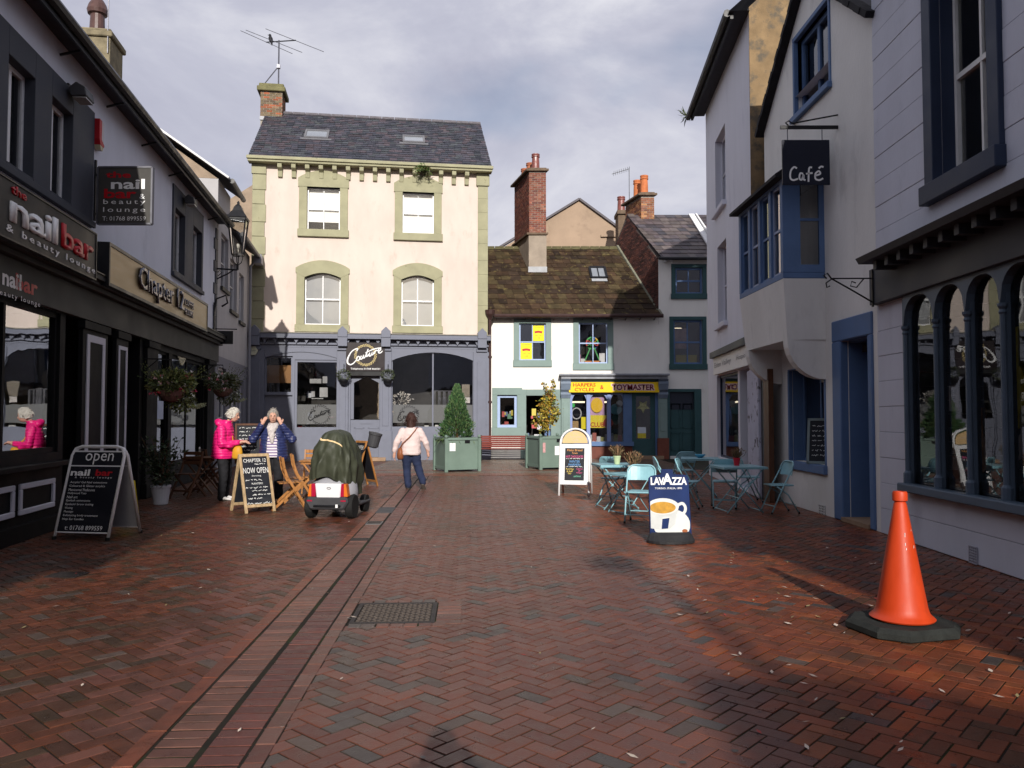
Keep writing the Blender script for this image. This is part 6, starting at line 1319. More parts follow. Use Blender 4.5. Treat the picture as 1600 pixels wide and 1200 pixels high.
# ---- lilac block-fronted shop, nearest on the right
RF = Frame((4.65 + .024 * 10.7, 10.7), (4.65 - .024 * 9, -9)); rbld = fthing(RF, 'lilac_shop', 'lilac block-fronted shop with arched display window and dark fascia, nearest on the right', 'building'); rl2 = RF.len; zRt = 7.6
rw = [RF.u(1472), RF.u(1562), RF.uz(1480, 278)[1], RF.uz(1472, -60)[1]]; rw[3] = min(rw[3], 6.6)
rs = [RF.u(1413), RF.u(1413) + 5.2, RF.uz(1408, 752)[1], RF.uz(1413, 462)[1]]
fz = RF.uz(1364, 476, .1)[1]; ft = RF.uz(1364, 420, .1)[1]
mb = MB(); mb.box(.01, rl2, .3, .35, 0, zRt); 
z = 0; i = 0; ch_ = .335
m_blk = M('lilac_block_paint', (.58, .6, .68), .8, .07, 1.2, .25, 40, stain=(.41, .43, .51), stain_lo=.55, stain_hi=.85, sscale=1.6, stretch=(1, 1, .5))
m_joint2 = M('lilac_joint', (.26, .27, .32), .9, .1, 3, .1)
wall('wall', rbld, m_joint2, 0, rl2, 0, zRt, [tuple(rw), tuple(rs)], y=.008, depth=.25)
while z < zRt - .05:
    h = min(ch_, zRt - z); segs = [(0.0, rl2)]
    for o in (rw, rs):
        if o[2] < z + h - .02 and o[3] > z + .02:
            new = []
            for a, b in segs:
                if o[1] <= a or o[0] >= b: new.append((a, b)); continue
                if o[0] > a: new.append((a, o[0]))
                if o[1] < b: new.append((o[1], b))
            segs = new
    zz0, zz1 = z, z + h
    for o in (rw, rs):
        pass
    for a, b in segs:
        # trim course against openings that start inside it
        MB().box(a, b, -.002 - .004 * (i % 2), .03, zz0 + .0025, zz1 - .0025).build('block', m_blk, rbld, bevel=.004)
    z += h; i += 1
mb = MB(); mb.box(0, rl2, 6.8, 7, 0, zRt); mb.box(0, .2, .3, 7, 0, zRt); mb.box(rl2 - .2, rl2, .3, 7, 0, zRt); mb.build('side_walls', m_lilac, rbld)
mb = MB(); mb.box(.2, rl2 - .2, 2.6, 2.7, 0, 3.4); mb.box(.2, rl2 - .2, 1.7, 1.8, 3.4, zRt); mb.box(.2, rl2 - .2, .3, 2.6, 3.35, 3.4); mb.build('interior', m_dark, rbld)
mb = MB(); mb.poly([(-.1, -.35, zRt), (rl2 + .1, -.35, zRt), (rl2 + .1, 3.5, zRt + 2.6), (-.1, 3.5, zRt + 2.6)][::-1]); mb.poly([(-.1, 7.2, zRt), (rl2 + .1, 7.2, zRt), (rl2 + .1, 3.5, zRt + 2.6), (-.1, 3.5, zRt + 2.6)]); mb.poly([(0, 0, zRt), (0, 7, zRt), (0, 3.5, zRt + 2.5)]); mb.poly([(-.1, -.35, zRt - .01), (rl2 + .1, -.35, zRt - .01), (rl2 + .1, 0, zRt - .01), (-.1, 0, zRt - .01)]); mb.build('roof', MATS['dark_slate_plain'], rbld)
surround(rbld, rw[0], rw[1], rw[2], rw[3], .2, m_navy, y=-.06, sill=.06, bot=.22)
window(rbld, *rw, .2, m_white, .07, 2, 2, .04, .07, sash=True, glass=m_glass_dim)
mb = MB(); mb.box(rw[0] + .006, rw[0] + .02, .06, .2, rw[2] + .005, rw[3] - .005); mb.build('reveal', m_navy, rbld)
for q in ((kw[0] + .006, kw[0] + .02), (kw[1] - .02, kw[1] - .006)): MB().box(q[0], q[1], .06, .24, kw[2] + .005, kw[3] - .005).build('reveal', m_cblue, kb)
# canopy, dentils, fascia
c0_ = RF.u(1352, .4); mb = MB(); mb.prism([(-.46, ft - .02), (-.5, ft + .05), (0, ft + .16), (0, ft - .02)], c0_, rl2, 'x'); mb.build('canopy', M('canopy_lead', (.05, .052, .06), .6, .25, 5, .2), rbld)
k = 0; u_ = c0_ + .2
while u_ < 7.5: MB().box(u_, u_ + .09, -.36, -.1, ft - .13, ft - .02).build('canopy_bracket', m_dgrey, rbld); u_ += .32
MB().box(RF.u(1362, .1), rl2, -.11, .0, fz, ft).build('fascia', m_dgrey, rbld, bevel=.006)
# window: sill, jamb, colonnettes with arched heads
m_col = M('blue_grey_colonnette', (.09, .125, .17), .45, .12, 3, .03)
MB().box(RF.u(1403, .1), rs[1] + .1, -.14, .1, rs[2] - .1, rs[2]).build('window_sill', m_col, rbld, bevel=.012)
px_m = [1419, 1467, 1517, 1573]; um_ = [RF.u(p, 0) for p in px_m]; stp = um_[2] - um_[1]
while um_[-1] + stp < rs[1] + .1: um_.append(um_[-1] + stp)
zsp = rs[3] - .42; zhd2 = rs[3]
for k, u_ in enumerate(um_):
    mb = MB(); mb.lathe([(.055, rs[2]), (.055, rs[2] + .12), (.034, rs[2] + .15), (.03, zsp - .08), (.042, zsp - .06), (.03, zsp - .03), (.05, zsp), (.05, zsp + .03)], 10, (u_, -.02, 0)); mb.box(u_ - .03, u_ + .03, -.0, .08, rs[2], zhd2); mb.build('colonnette', m_col, rbld)
for k in range(len(um_) - 1):
    a, b = um_[k], um_[k + 1]; mb = MB(); n = 14; fz_ = lambda t_: zsp + (zhd2 - .05 - zsp) * (max(0, 1 - abs(2 * t_ - 1) ** 2.6)) ** .5
    for i in range(n):
        t0, t1 = i / n, (i + 1) / n; xa, xb = a + (b - a) * t0, a + (b - a) * t1
        for y_, fl_ in ((-.05, 0), (.05, 1)): q = [(xa, y_, fz_(t0)), (xb, y_, fz_(t1)), (xb, y_, zhd2 + .02), (xa, y_, zhd2 + .02)]; mb.poly(q[::-1] if fl_ else q)
        mb.poly([(xa, -.05, fz_(t0)), (xa, .05, fz_(t0)), (xb, .05, fz_(t1)), (xb, -.05, fz_(t1))])
    o = mb.build('arch_head', m_col, rbld); MB().poly([(a, .04, rs[2]), (b, .04, rs[2]), (b, .04, zhd2), (a, .04, zhd2)]).build('pane', m_glass_dim, o)
MB().box(rs[0], um_[0], -.01, .1, rs[2], zhd2).build('window_jamb', m_col, rbld)
# boarded side of the display, and what stands in the window
for k in range(14): MB().box(um_[0] + .02, um_[0] + .05, .12, 1.6, rs[2] + k * .17, rs[2] + k * .17 + .16).build('boarding', M('grey_boarding', (.22, .23, .25), .7, .1, 4, .05), rbld)
def rp_(px, py, off=0): return RF.uz(px, py, off)
x, z = rp_(1483, 622); MB().box(x - .1, x + .1, .05, .056, z - .14, z + .14).build('notice', M('white_notice'), rbld); text('WE ARE\nOPEN', m_script, rbld, x, .046, z + .03, width=.14, ext=0)
x, z = rp_(1470, 580); MB().prism([(x + .17 * math.cos(2 * PI * k / 20), z + .17 * math.sin(2 * PI * k / 20)) for k in range(20)], .25, .27).build('round_plaque', M('grey_plaque', (.2, .21, .24), .6, .1, 3, 0), rbld)
x, z = rp_(1490, 512); MB().box(x - .25, x + .3, .5, .7, z - .35, z + .3).build('speaker_box', m_black, rbld)
MB().box(um_[0] + .1, rs[1], .15, 1.2, rs[2] - .08, rs[2] + .03).build('display_floor', M('display_shelf', (.12, .12, .11), .7, .2, 3, 0), rbld)
def violin(cx, cz, col, nm, s=1):
    mb = MB(); pr_ = []
    for k in range(40):
        t_ = 2 * PI * k / 40; r = .13 * (1 - .32 * math.exp(-((math.sin(t_) - .1) / .22) ** 2)) * (1.15 if math.sin(t_) < 0 else .95); pr_.append((cx + s * r * math.cos(t_), cz + s * .25 * math.sin(t_)))
    mb.prism(pr_, .3, .38); mb.box(cx - .02 * s, cx + .02 * s, .31, .36, cz + .2 * s, cz + .55 * s); mb.lathe([(.001, 0), (.04, 0), (.04, .004), (.001, .004)], 10, T=Matrix.Translation((cx, .298, cz)) @ Matrix.Rotation(PI / 2, 4, 'X')); return mb.build(nm, M('guitar_%s' % nm, col, .3, .2, 6, 0), rbld)
x, z = rp_(1490, 700); violin(x, z - .05, (.3, .19, .09), 'violin', .9)
x, z = rp_(1580, 620, -.3); violin(x + .1, z, (.45, .42, .03), 'yellow_guitar', 1.3); x, z = rp_(1590, 662, -.3); violin(x + .15, z - .1, (.3, .33, .36), 'grey_guitar', 1.2)
x, z = rp_(1545, 690); mb = MB(); mb.loft([(x, .6, z - .35, .12, .1), (x, .6, z - .1, .16, .11), (x, .6, z + .12, .2, .11), (x, .6, z + .2, .06, .06), (x, .6, z + .3, .08, .09), (x, .6, z + .42, .07, .08), (x, .6, z + .46, .02, .02)], 12); mb.tube([(x - .18, .6, z + .12), (x - .26, .55, z - .05), (x - .24, .45, z - .2)], [.05, .045, .03], 8); mb.build('mannequin', M('pale_mannequin', (.5, .5, .5), .6, .1, 4, 0), rbld, smooth=True)
mb = MB(); x, z = rp_(1500, 726); mb.bar((x - .3, .5, z + .02), (x + .25, .5, z + .05), .02); mb.bar((x, .5, z + .02), (x + .3, .5, z - .35), .02); mb.bar((x - .28, .5, z), (x - .3, .5, z - .35), .02); mb.bar((x - .28, .5, z - .2), (x + .15, .5, z - .2), .015); mb.build('display_stand', M('mint_metal', (.3, .45, .42), .5, .1, 3, 0), rbld)
vent(RF, rbld, 1522, 867, .15, .17, M('vent_lilac', (.4, .4, .46), .7, .1, 3, 0), 6)
u_, z_ = RF.uz(1366, 450, .02); t = fthing(RF, 'sign_bracket', 'empty scrolled wrought iron bracket at the corner of the dark fascia', 'sign bracket', RF.u(1366, .12), -.11, z_)
mb = MB(); L_ = .55
mb.box(-.015, .015, -.02, 0, -.28, .22); mb.tube([(0, -.01, .1), (0, -L_, .1)], .01, 6); mb.tube([(0, -.01, -.22), (0, -L_ * .5, -.06), (0, -L_, .1), (0, -L_ - .05, .17), (0, -L_ - .1, .14), (0, -L_ - .06, .1)], .011, 6); mb.tube([(0, -L_, .09), (0, -L_ - .07, .04), (0, -L_ - .06, -.02), (0, -L_ - .02, .0)], .01, 6); mb.tube([(0, -.12, .1), (0, -.22, -.02), (0, -.3, .0), (0, -.28, .06), (0, -.23, .04)], .009, 6); mb.build('ironwork', m_blackiron, t)
# ---- house behind the camera on the right: seen only by the shadow it throws on the paving
t = thing('house_opposite', 'house across the square behind the viewer, seen only by its roof shadow on the bricks', 'building', (2.8, -16, 0))
mb = MB(); mb.prism([(0, 0), (5, 0), (5, 7.5), (2.4, 8.35), (.9, 8.78), (.0, 8.78)], -5, 0); mb.build('wall', m_grey_r, t); mb = MB(); mb.box(.5, .62, -.05, .05, 8.3, 10.1); mb.build('aerial_pole', m_steel, t); mb = MB(); mb.ball((.35, 0, 10.3), .3, 8, 1, .3, .7); mb.build('chimney_cowl', m_steel, t)
MB().box(-16, -.2, -14, -12, 0, 6).build('added_terrace_wall', m_brown_r, t)  # added unseen terrace, closes off the sky glow reflected in the salon door
for k in range(5):
    for z in (1.0, 3.6): MB().box(-15 + k * 2.9, -13.8 + k * 2.9, -12, -11.97, z, z + 1.5).build('window', m_dark, t)
# ================================================================== street furniture
def place(px, py, z=0):
    p = gnd(px, py, z); return p
# ---- traffic cone
p = place(1410, 984); t = thing('traffic_cone', 'tall orange traffic cone on a black octagonal rubber base', 'traffic cone', (p.x, p.y, 0), .25)
m_cone = M('cone_orange', (.5, .045, .007), .5, .1, 5, .06, 30, spec=.4, stain=(.26, .035, .012), stain_lo=.56, stain_hi=.8, sscale=4, stretch=(1.5, 1.5, .5))
prof = [(.215, .085), (.222, .095), (.2, .115), (.185, .13), (.172, .17)] + [(.172 - .128 * k / 8, .17 + .74 * k / 8) for k in range(1, 9)] + [(.036, .925), (.052, .935), (.052, .985), (.046, 1.0), (.03, 1.0), (.028, .94)]
MB().lathe(prof, 48).build('cone', m_cone, t, smooth=True, autosmooth=True)
mb = MB(); R = .35; oc = [(R, .17), (.2, R - .03), (-.2, R - .03), (-R, .17), (-R, -.17), (-.2, -R + .03), (.2, -R + .03), (R, -.17)]
i0 = len(mb.v)
for k, (s_, z) in enumerate(((1, .0), (1, .045), (.9, .075))): mb.v += [(x * s_, y * s_, z) for x, y in oc]
for lv_ in (0, 1):
    for k in range(8): j = (k + 1) % 8; mb.face([i0 + lv_ * 8 + j, i0 + lv_ * 8 + k, i0 + lv_ * 8 + 8 + k, i0 + lv_ * 8 + 8 + j])
mb.face([i0 + 16 + k for k in reversed(range(8))]); mb.face([i0 + k for k in range(8)]); mb.build('rubber_base', M('recycled_rubber', (.022, .024, .022), .85, .3, 12, .4, 80), t, bevel=.008)
# paint scuffs on the cone
mb = MB()
for a, z, h in ((-1.95, .62, .02), (-1.93, .68, .03), (-1.9, .59, .015), (-1.2, .72, .012), (-1.25, .6, .02)):
    r = .172 - .128 * (z - .17) / .74 + .0015; mb.poly([(r * math.cos(a + d), r * math.sin(a + d), z + q) for d, q in ((-.02, 0), (.02, 0), (.02, h), (-.02, h))])
mb.build('scuff_marks', m_chalk, t)

# ---- A-boards: two leaning leaves meeting at the top
def leaf_T(d, h, back=False):
    a = math.atan2(d, h); T = Matrix.Rotation(-a, 4, 'X')
    if back: T = Matrix.Rotation(PI, 4, 'Z') @ T
    return Matrix.Translation((0, d if back else -d, 0)) @ T
p0, p1 = place(90, 843), place(175, 845); c = (p0 + p1) / 2; w_ = (p1 - p0).length
t = thing('pavement_sign', 'white framed black pavement sign headed open with a treatments list', 'pavement sign', (c.x, c.y + .33, 0), math.atan2((p1 - p0).y, (p1 - p0).x) - .02)
m_wf = M('white_tube', (.75, .75, .76), .35, .05, 4, 0); m_sb = M('glossy_black_panel', (.016, .017, .022), .18, .1, 2, 0, spec=.45); hw_ = w_ / 2
for back in (False, True):
    T = leaf_T(.33, 1.15, back); L = 1.2; mb = MB()
    pts = [(-hw_, 0, 0), (-hw_, 0, L - .12), (-hw_ + .035, 0, L - .03), (-hw_ + .12, 0, L), (hw_ - .12, 0, L), (hw_ - .035, 0, L - .03), (hw_, 0, L - .12), (hw_, 0, 0)]; mb.tube([T @ Vector(q) for q in pts], .021, 10); fr = mb.build('frame', m_wf, t, smooth=True)
    mb = MB(); mb.box(-hw_, hw_, -.008, .008, .09, L - .07, T); pn = mb.build('panel', m_sb if not back else M('grey_backed_panel', (.4, .41, .43), .5, .1, 3, 0), t)
    mb = MB(); mb.box(-hw_, hw_, -.012, .012, .085, .1, T); mb.box(-hw_, hw_, -.012, .012, L - .265, L - .25, T); mb.box(-hw_, hw_, -.012, .012, L - .075, L - .06, T); mb.build('panel_rails', m_wf, t)
    for s_ in (-1, 1): q = T @ Vector((s_ * hw_, 0, 0)); mb = MB(); mb.tube([q + Vector((0, 0, -.0)), q + Vector((0, 0, .04))], .026, 8); mb.build('foot', m_rubber, t)
T = leaf_T(.33, 1.15); L = 1.2
def ab(s, mat, x, z, w=None, h=None, al='CENTER', bold=0, sp=1): text(s, mat, pn_t, x, -.0095, z, width=w, height=h, bold=bold, sp=sp, align=al, ext=0, T=T)
pn_t = t
ab('open', m_whitelet, .03, L - .165, .4, .15); ab('nail', m_whitelet, -hw_ * .53, L - .345, .27, .085, bold=.03); ab('bar', m_redlet, hw_ * .38, L - .345, .24, .085, bold=.03); ab('& beauty lounge', m_whitelet, 0, L - .41, .52, .03, sp=1.6)
for k, s in enumerate(('Acrylic/ Gel Nail extensions', 'Coloured & Glitter acrylics', 'Manicures/ Pedicures', 'Hollywood Toes', 'Nail art', 'Eyelash extensions', 'Eyelash/ brow tinting', 'Waxing', 'Massage', 'Exfoliating body treatment', 'Hopi Ear Candles')):
    ab(s, m_whitelet, -hw_ + .06, L - .475 - k * .047, .0186 * len(s), .033, 'LEFT')
ab('t: 01768 899559', m_whitelet, .01, .15, .52, .055)
# yellow wet floor sign behind it
p = place(205, 822); t = thing('wet_floor_sign', 'small yellow folding wet floor sign behind the open board', 'floor sign', (p.x - .42, p.y + .75, 0), .3)
m_yp = M('yellow_plastic', (.7, .55, .03), .45, .08, 4, 0)
for back in (False, True): T = leaf_T(.16, .6, back); mb = MB(); mb.prism([(-.15, 0), (.15, 0), (.1, .6), (-.1, .6)], -.008, .008, 'y', T); mb.build('leaf', m_yp, t, bevel=.01)
mb = MB(); T = leaf_T(.16, .6); mb.prism([(-.06, .3), (.06, .3), (0, .42)], -.011, -.009, 'y', T); mb.build('warning_mark', m_black, t)

def wood_aboard(label, loc, rz, w, h, d, frame_mat, heads, seed, foot=.1):
    t = thing('chalkboard_sign', label, 'pavement sign', loc, rz); hw_ = w / 2; L = math.hypot(h, d)
    for back in (False, True):
        T = leaf_T(d, h, back); mb = MB(); mb.box(-hw_ + .03, hw_ - .03, -.006, .006, .1, L - .04, T); mb.build('slate', m_blackboard, t)
        for x in (-hw_, hw_ - .045): mb = MB(); mb.box(x, x + .045, -.016, .016, 0, L, T); mb.build('frame_post', frame_mat, t, bevel=.004)
        for z in (.09, L - .05): mb = MB(); mb.box(-hw_ + .045, hw_ - .045, -.014, .014, z, z + .05, T); mb.build('frame_rail', frame_mat, t, bevel=.004)
    T = leaf_T(d, h); rnd = random.Random(seed); sc_ = []
    for (s, z, ww, hh, kind) in heads:
        if kind == 't': text(s, m_chalk, t, 0, -.0075, L * z, width=w * ww, height=hh, bold=.0, ext=0, T=T)
        else: sc_ += scribble(-w * ww / 2 + (s or 0) * w, w * ww / 2 + (s or 0) * w, L * z, hh, rnd)
    if sc_: strokes(sc_, .0065, m_chalk, t, 'chalk_writing', T=T, y=-.007)
    return t
pl, pr_ = place(383, 803), place(431, 799); c = (pl + pr_) / 2; rz_ = math.atan2((pr_ - pl).y, (pr_ - pl).x); dd = Vector((-math.sin(rz_), math.cos(rz_), 0)) * .3
wood_aboard('pale wooden chalkboard chalked NOW OPEN in front of the navy jacket', (c.x + dd.x, c.y + dd.y, 0), rz_, (pr_ - pl).length, .93, .3, m_woodpale,
    [('CHAPTER 12', .885, .74, .06, 't'), (.15, .82, .35, .02, 's'), ('NOW OPEN', .715, .82, .095, 't'), ('Serving', .62, .3, .03, 't'), (-.1, .55, .55, .028, 's'), ('PLANTERS!', .49, .36, .03, 't'), (0, .42, .78, .026, 's'), (.05, .37, .5, .024, 's'), (.1, .3, .6, .026, 's'), (-.1, .24, .5, .026, 's'), (0, .16, .8, .03, 's')], 5)
p = place(572, 760); wood_aboard('wooden chalkboard seen edge-on behind the covered scooter', (p.x - .12, p.y + .1, 0), -.95, .55, 1.0, .27, m_wood, [('NOW\nOPEN', .55, .7, .32, 't'), ('CHAPTER', .85, .7, .09, 't'), (0, .3, .7, .03, 's')], 6)
# framed menu board on the coffee table stand
p = gnd(388, 770); t = thing('menu_easel', 'dark framed chalk menu on an easel between the pink and blue jackets', 'menu board', (p.x, 16.3, 0), .15); p = atY(388, 692, 16.3); t.location.x = p.x
z0, z1 = atY(388, 722, 16.3)[2], atY(388, 664, 16.3)[2]; mb = MB(); mb.box(-.23, .23, -.01, .01, z0, z1); mb.build('slate', m_blackboard, t); mb = MB()
for q in ((-.26, -.22, z0 - .03, z1 + .03), (.22, .26, z0 - .03, z1 + .03), (-.22, .22, z0 - .03, z0 + .01), (-.22, .22, z1 - .01, z1 + .03)): mb.box(q[0], q[1], -.022, .015, q[2], q[3])
mb.build('frame', m_wooddark, t, bevel=.004); mb = MB(); mb.bar((-.2, .0, 0), (-.06, .03, z1), .03); mb.bar((.2, .0, 0), (.06, .03, z1), .03); mb.bar((0, .5, 0), (0, .04, z1), .03); mb.build('easel_legs', m_wooddark, t)
rnd = random.Random(2); sc_ = []
for k in range(8): sc_ += scribble(-.18, rnd.uniform(0, .17), z1 - .06 - k * .075, .03, rnd)
strokes(sc_, .007, m_chalk, t, 'chalk_writing', y=-.011)

# ---- white arched hot chocolate board
pl, pr_ = place(870, 774), place(917, 776); c = (pl + pr_) / 2; w_ = .58; t = thing('chocolate_board', 'white arched-top pavement board with coloured chalk hot chocolate menu', 'pavement sign', (c.x + .1, c.y + .3, 0), -.2); hw_ = w_ / 2
m_wb = M('white_board_paint', (.8, .8, .8), .45, .04, 4, 0); m_peach = M('peach_header', (.66, .45, .22), .6, .06, 3, 0); H = 1.33
for back in (False, True):
    T = leaf_T(.3, H - .03, back); n = 14; arc = [(hw_ * math.cos(PI * k / n), H - hw_ + hw_ * math.sin(PI * k / n)) for k in range(n + 1)]
    mb = MB(); mb.tube([T @ Vector((x, 0, z)) for x, z in [(hw_, 0)] + arc + [(-hw_, 0)]], .02, 8); mb.build('frame', m_wb, t, smooth=True)
    mb = MB(); mb.box(-hw_ + .02, hw_ - .02, -.012, .012, .22, H - hw_ - .02, T); mb.build('panel', m_wb, t, bevel=.003)
    if not back: mb = MB(); mb.prism([(x * .86, (z - H + hw_) * .86 + H - hw_) for x, z in arc], -.012, .012, 'y', T); mb.build('header', m_peach, t)
T = leaf_T(.3, H - .03); zt_ = H - hw_ - .1; mb = MB(); mb.box(-hw_ * .66, hw_ * .66, -.016, -.011, .3, zt_, T); mb.build('slate', m_blackboard, t)
m_cp = M('pink_chalk', (.75, .12, .3), .9, .1, 40, 0); m_co = M('orange_chalk', (.75, .35, .12), .9, .1, 40, 0); m_cb = M('blue_chalk', (.15, .35, .65), .9, .1, 40, 0); m_cy = M('yellow_chalk', (.8, .6, .12), .9, .1, 40, 0)
def hc(s, mat, z, w, h, x=0): text(s, mat, t, x, -.0175, z, width=w, height=h, ext=0, T=T, shear=.1)
hc('Flake Bread\nTown', m_co, zt_ - .07, .3, .1); hc('HOT CHOCOLATES', m_cp, zt_ - .17, .34, .045); hc('WINTER\nWARMERS', m_cb, zt_ - .3, .24, .11); hc('Pork Pies\n& Stuff\nONLY', m_cy, zt_ - .46, .15, .12, -.09); hc('Carrot\nor\nGinger', m_cp, zt_ - .45, .12, .11, .1); hc('GATEAUX', M('green_chalk', (.2, .6, .4), .9, .1, 40, 0), zt_ - .56, .14, .03, .06)
rnd = random.Random(4); sc_ = []
for z in (.21, .37): sc_ += scribble(-.17, .17, zt_ - z, .018, rnd)
strokes(sc_, .006, m_chalk, t, 'chalk_writing', T=T, y=-.017)
text('The\nChocolate\nCafe', M('faded_print', (.6, .45, .35), .7, .05, 3, 0), t, 0, -.0135, H - hw_ + .13, width=.3, height=.17, ext=0, T=T)
MB().bar((hw_ - .02, -.12, .8), (hw_ - .02, .12, .8), .015).build('stay', m_blackiron, t)

# ---- blue coffee poster stand
p = place(1049, 848); t = thing('poster_stand', 'deep blue poster stand picturing a white espresso cup on its saucer', 'pavement sign', (p.x, p.y + .05, 0), .06); HW = .255; HT = .82; z0 = .09
m_lb = M('deep_blue_print', (.006, .022, .1), .4, .3, 1.8, 0, spec=.15); m_cw = M('cup_white', (.66, .67, .64), .4, .06, 4, 0)
T = Matrix.Rotation(math.radians(-5), 4, 'X')
mb = MB(); mb.prism([(-HW, z0), (HW + .01, z0), (HW - .01, HT - .03), (HW - .04, HT), (.06, HT + .01), (.05, HT + .07), (-.09, HT + .075), (-.1, HT + .01), (-HW + .03, HT - .01), (-HW, HT - .04)], -.012, .012, 'y', T); mb.build('panel', m_lb, t, bevel=.003)
mb = MB(); mb.loft([(0, 0, 0, .3, .2), (0, 0, .03, .3, .2), (0, .01, .09, .27, .09), (0, .01, .12, .25, .05)], 20); mb.build('base', M('black_base', (.025, .025, .027), .5, .15, 5, .05), t)
def lv(poly, y, mat, nm): 
    mb = MB(); mb.poly([T @ Vector((x, y, z)) for x, z in poly]); return mb.build(nm, mat, t)
def ell(cx, cz, rx, rz2, a0=0, a1=2 * PI, n=28): return [(cx + rx * math.cos(a0 + (a1 - a0) * k / n), cz + rz2 * math.sin(a0 + (a1 - a0) * k / n)) for k in range(n + (0 if abs(a1 - a0 - 2 * PI) < 1e-6 else 1))]
clipx = lambda pts: [(max(-HW + .012, min(HW - .008, x)), max(z0 + .03, z)) for x, z in pts]
lv(clipx(ell(.02, .21, .23, .19)), -.0128, m_cw, 'saucer')
lv(clipx([(-.27, .42)] + ell(-.085, .435, .2, .0, PI, 2 * PI, 10) + [(.11, .42), (.06, .22), (.0, .165), (-.12, .15), (-.25, .17)]), -.0134, M('cup_body', (.55, .57, .56), .4, .12, 4, 0), 'cup')
lv(clipx(ell(-.085, .435, .2, .1)), -.0138, m_cw, 'cup_rim'); lv(clipx(ell(-.09, .42, .165, .072)), -.0144, M('coffee_crema', (.5, .26, .03), .5, .25, 14, 0), 'coffee')
strokes([[(.1, .45), (.16, .47), (.195, .42), (.18, .36), (.12, .33), (.08, .32)]], .035, m_cw, t, 'cup_handle', T=T, y=-.0105)
lv([(-.11, .16), (-.03, .165), (-.005, .31), (-.095, .3)], -.0146, m_lb, 'cup_badge'); lv([(-.095, .3), (-.005, .31), (-.007, .295), (-.096, .283)], -.0149, m_cw, 'badge_band'); lv(ell(.18, .135, .035, .022), -.0142, M('biscuit', (.3, .1, .04), .8, .2, 20, 0), 'biscuit')
text('LAV', m_whitelet, t, -.145, -.0135, HT - .075, width=.17, height=.095, bold=.035, ext=0, T=T, sp=.9); text('A', m_whitelet, t, -.02, -.0137, HT - .05, width=.13, height=.14, bold=.035, ext=0, T=T); text('ZZA', m_whitelet, t, .13, -.0135, HT - .075, width=.19, height=.095, bold=.035, ext=0, T=T, sp=.9)
text('TORINO, ITALIA, 1895', m_whitelet, t, -.01, -.0135, HT - .165, width=.34, height=.026, bold=.01, ext=0, T=T)

# ---- pale blue folding chairs and tables
m_fb = M('pale_blue_enamel', (.25, .47, .53), .35, .1, 5, .05, 30, spec=.45, stain=(.12, .2, .22), stain_lo=.66, stain_hi=.8, sscale=6)
def blue_chair():
    t = thing('folding_chair', '', 'chair'); r = .012
    mb = MB(); W2 = .205; n = 6
    pts = [(-W2, -.23, 0), (-W2, -.02, .45), (-W2, .12, .7)]; cr = .1
    for k in range(n + 1): a = PI - PI / 2 * k / n; pts.append((-W2 + cr + cr * math.cos(a), .12 + .05 * math.sin(a), .72 + cr * math.sin(a)))
    for k in range(n + 1): a = PI / 2 - PI / 2 * k / n; pts.append((W2 - cr + cr * math.cos(a), .12 + .05 * math.sin(a), .72 + cr * math.sin(a)))
    pts += [(W2, .12, .7), (W2, -.02, .45), (W2, -.23, 0)]; mb.tube(pts, r, 8); mb.build('back_frame', m_fb, t, smooth=True)
    mb = MB(); W3 = .18; mb.tube([(-W3, .24, 0), (-W3, .06, .3), (-W3, -.13, .43)], r * .95, 8); mb.build('leg', m_fb, t, smooth=True); mb = MB(); mb.tube([(W3, .24, 0), (W3, .06, .3), (W3, -.13, .43)], r * .95, 8); mb.build('leg', m_fb, t, smooth=True)
    mb = MB(); N = 9; top = []; bot = []
    for k in range(N + 1):
        f = k / N; x = -W2 + 2 * W2 * f; e_ = abs(2 * f - 1); bow = .045 * (1 - e_ * e_); zt_ = .815 - (.1 * max(0, (e_ - .5) / .5) ** 2); top.append((x, .165 + bow * .6 - .03 * e_ * e_, zt_)); bot.append((x, .11 + bow, .6))
    for k in range(N):
        for dy in (0, .006): q = [Vector(bot[k]), Vector(bot[k + 1]), Vector(top[k + 1]), Vector(top[k])]; q = [v + Vector((0, dy, 0)) for v in q]; mb.poly(q if dy == 0 else q[::-1])
        mb.poly([bot[k], Vector(bot[k]) + Vector((0, .006, 0)), Vector(bot[k + 1]) + Vector((0, .006, 0)), bot[k + 1]])
    mb.build('backrest', m_fb, t, smooth=False)
    mb = MB(); oc = [(-.19, -.16), (-.16, -.2), (.16, -.2), (.19, -.16), (.17, .15), (.14, .18), (-.14, .18), (-.17, .15)]; mb.prism(oc, .432, .455, 'z'); mb.build('seat', m_fb, t, bevel=.01)
    for z, y, w_ in ((.12, -.174, W2), (.14, .178, W3)): mb = MB(); mb.tube([(-w_, y, z), (w_, y, z)], .008, 6); mb.build('stretcher', m_fb, t)
    for x, y in ((-W2, -.23), (W2, -.23), (-W3, .24), (W3, .24)): mb = MB(); mb.tube([(x, y, 0), (x, y * .97, .03)], .016, 8); mb.build('foot_cap', m_rubber, t)
    return t
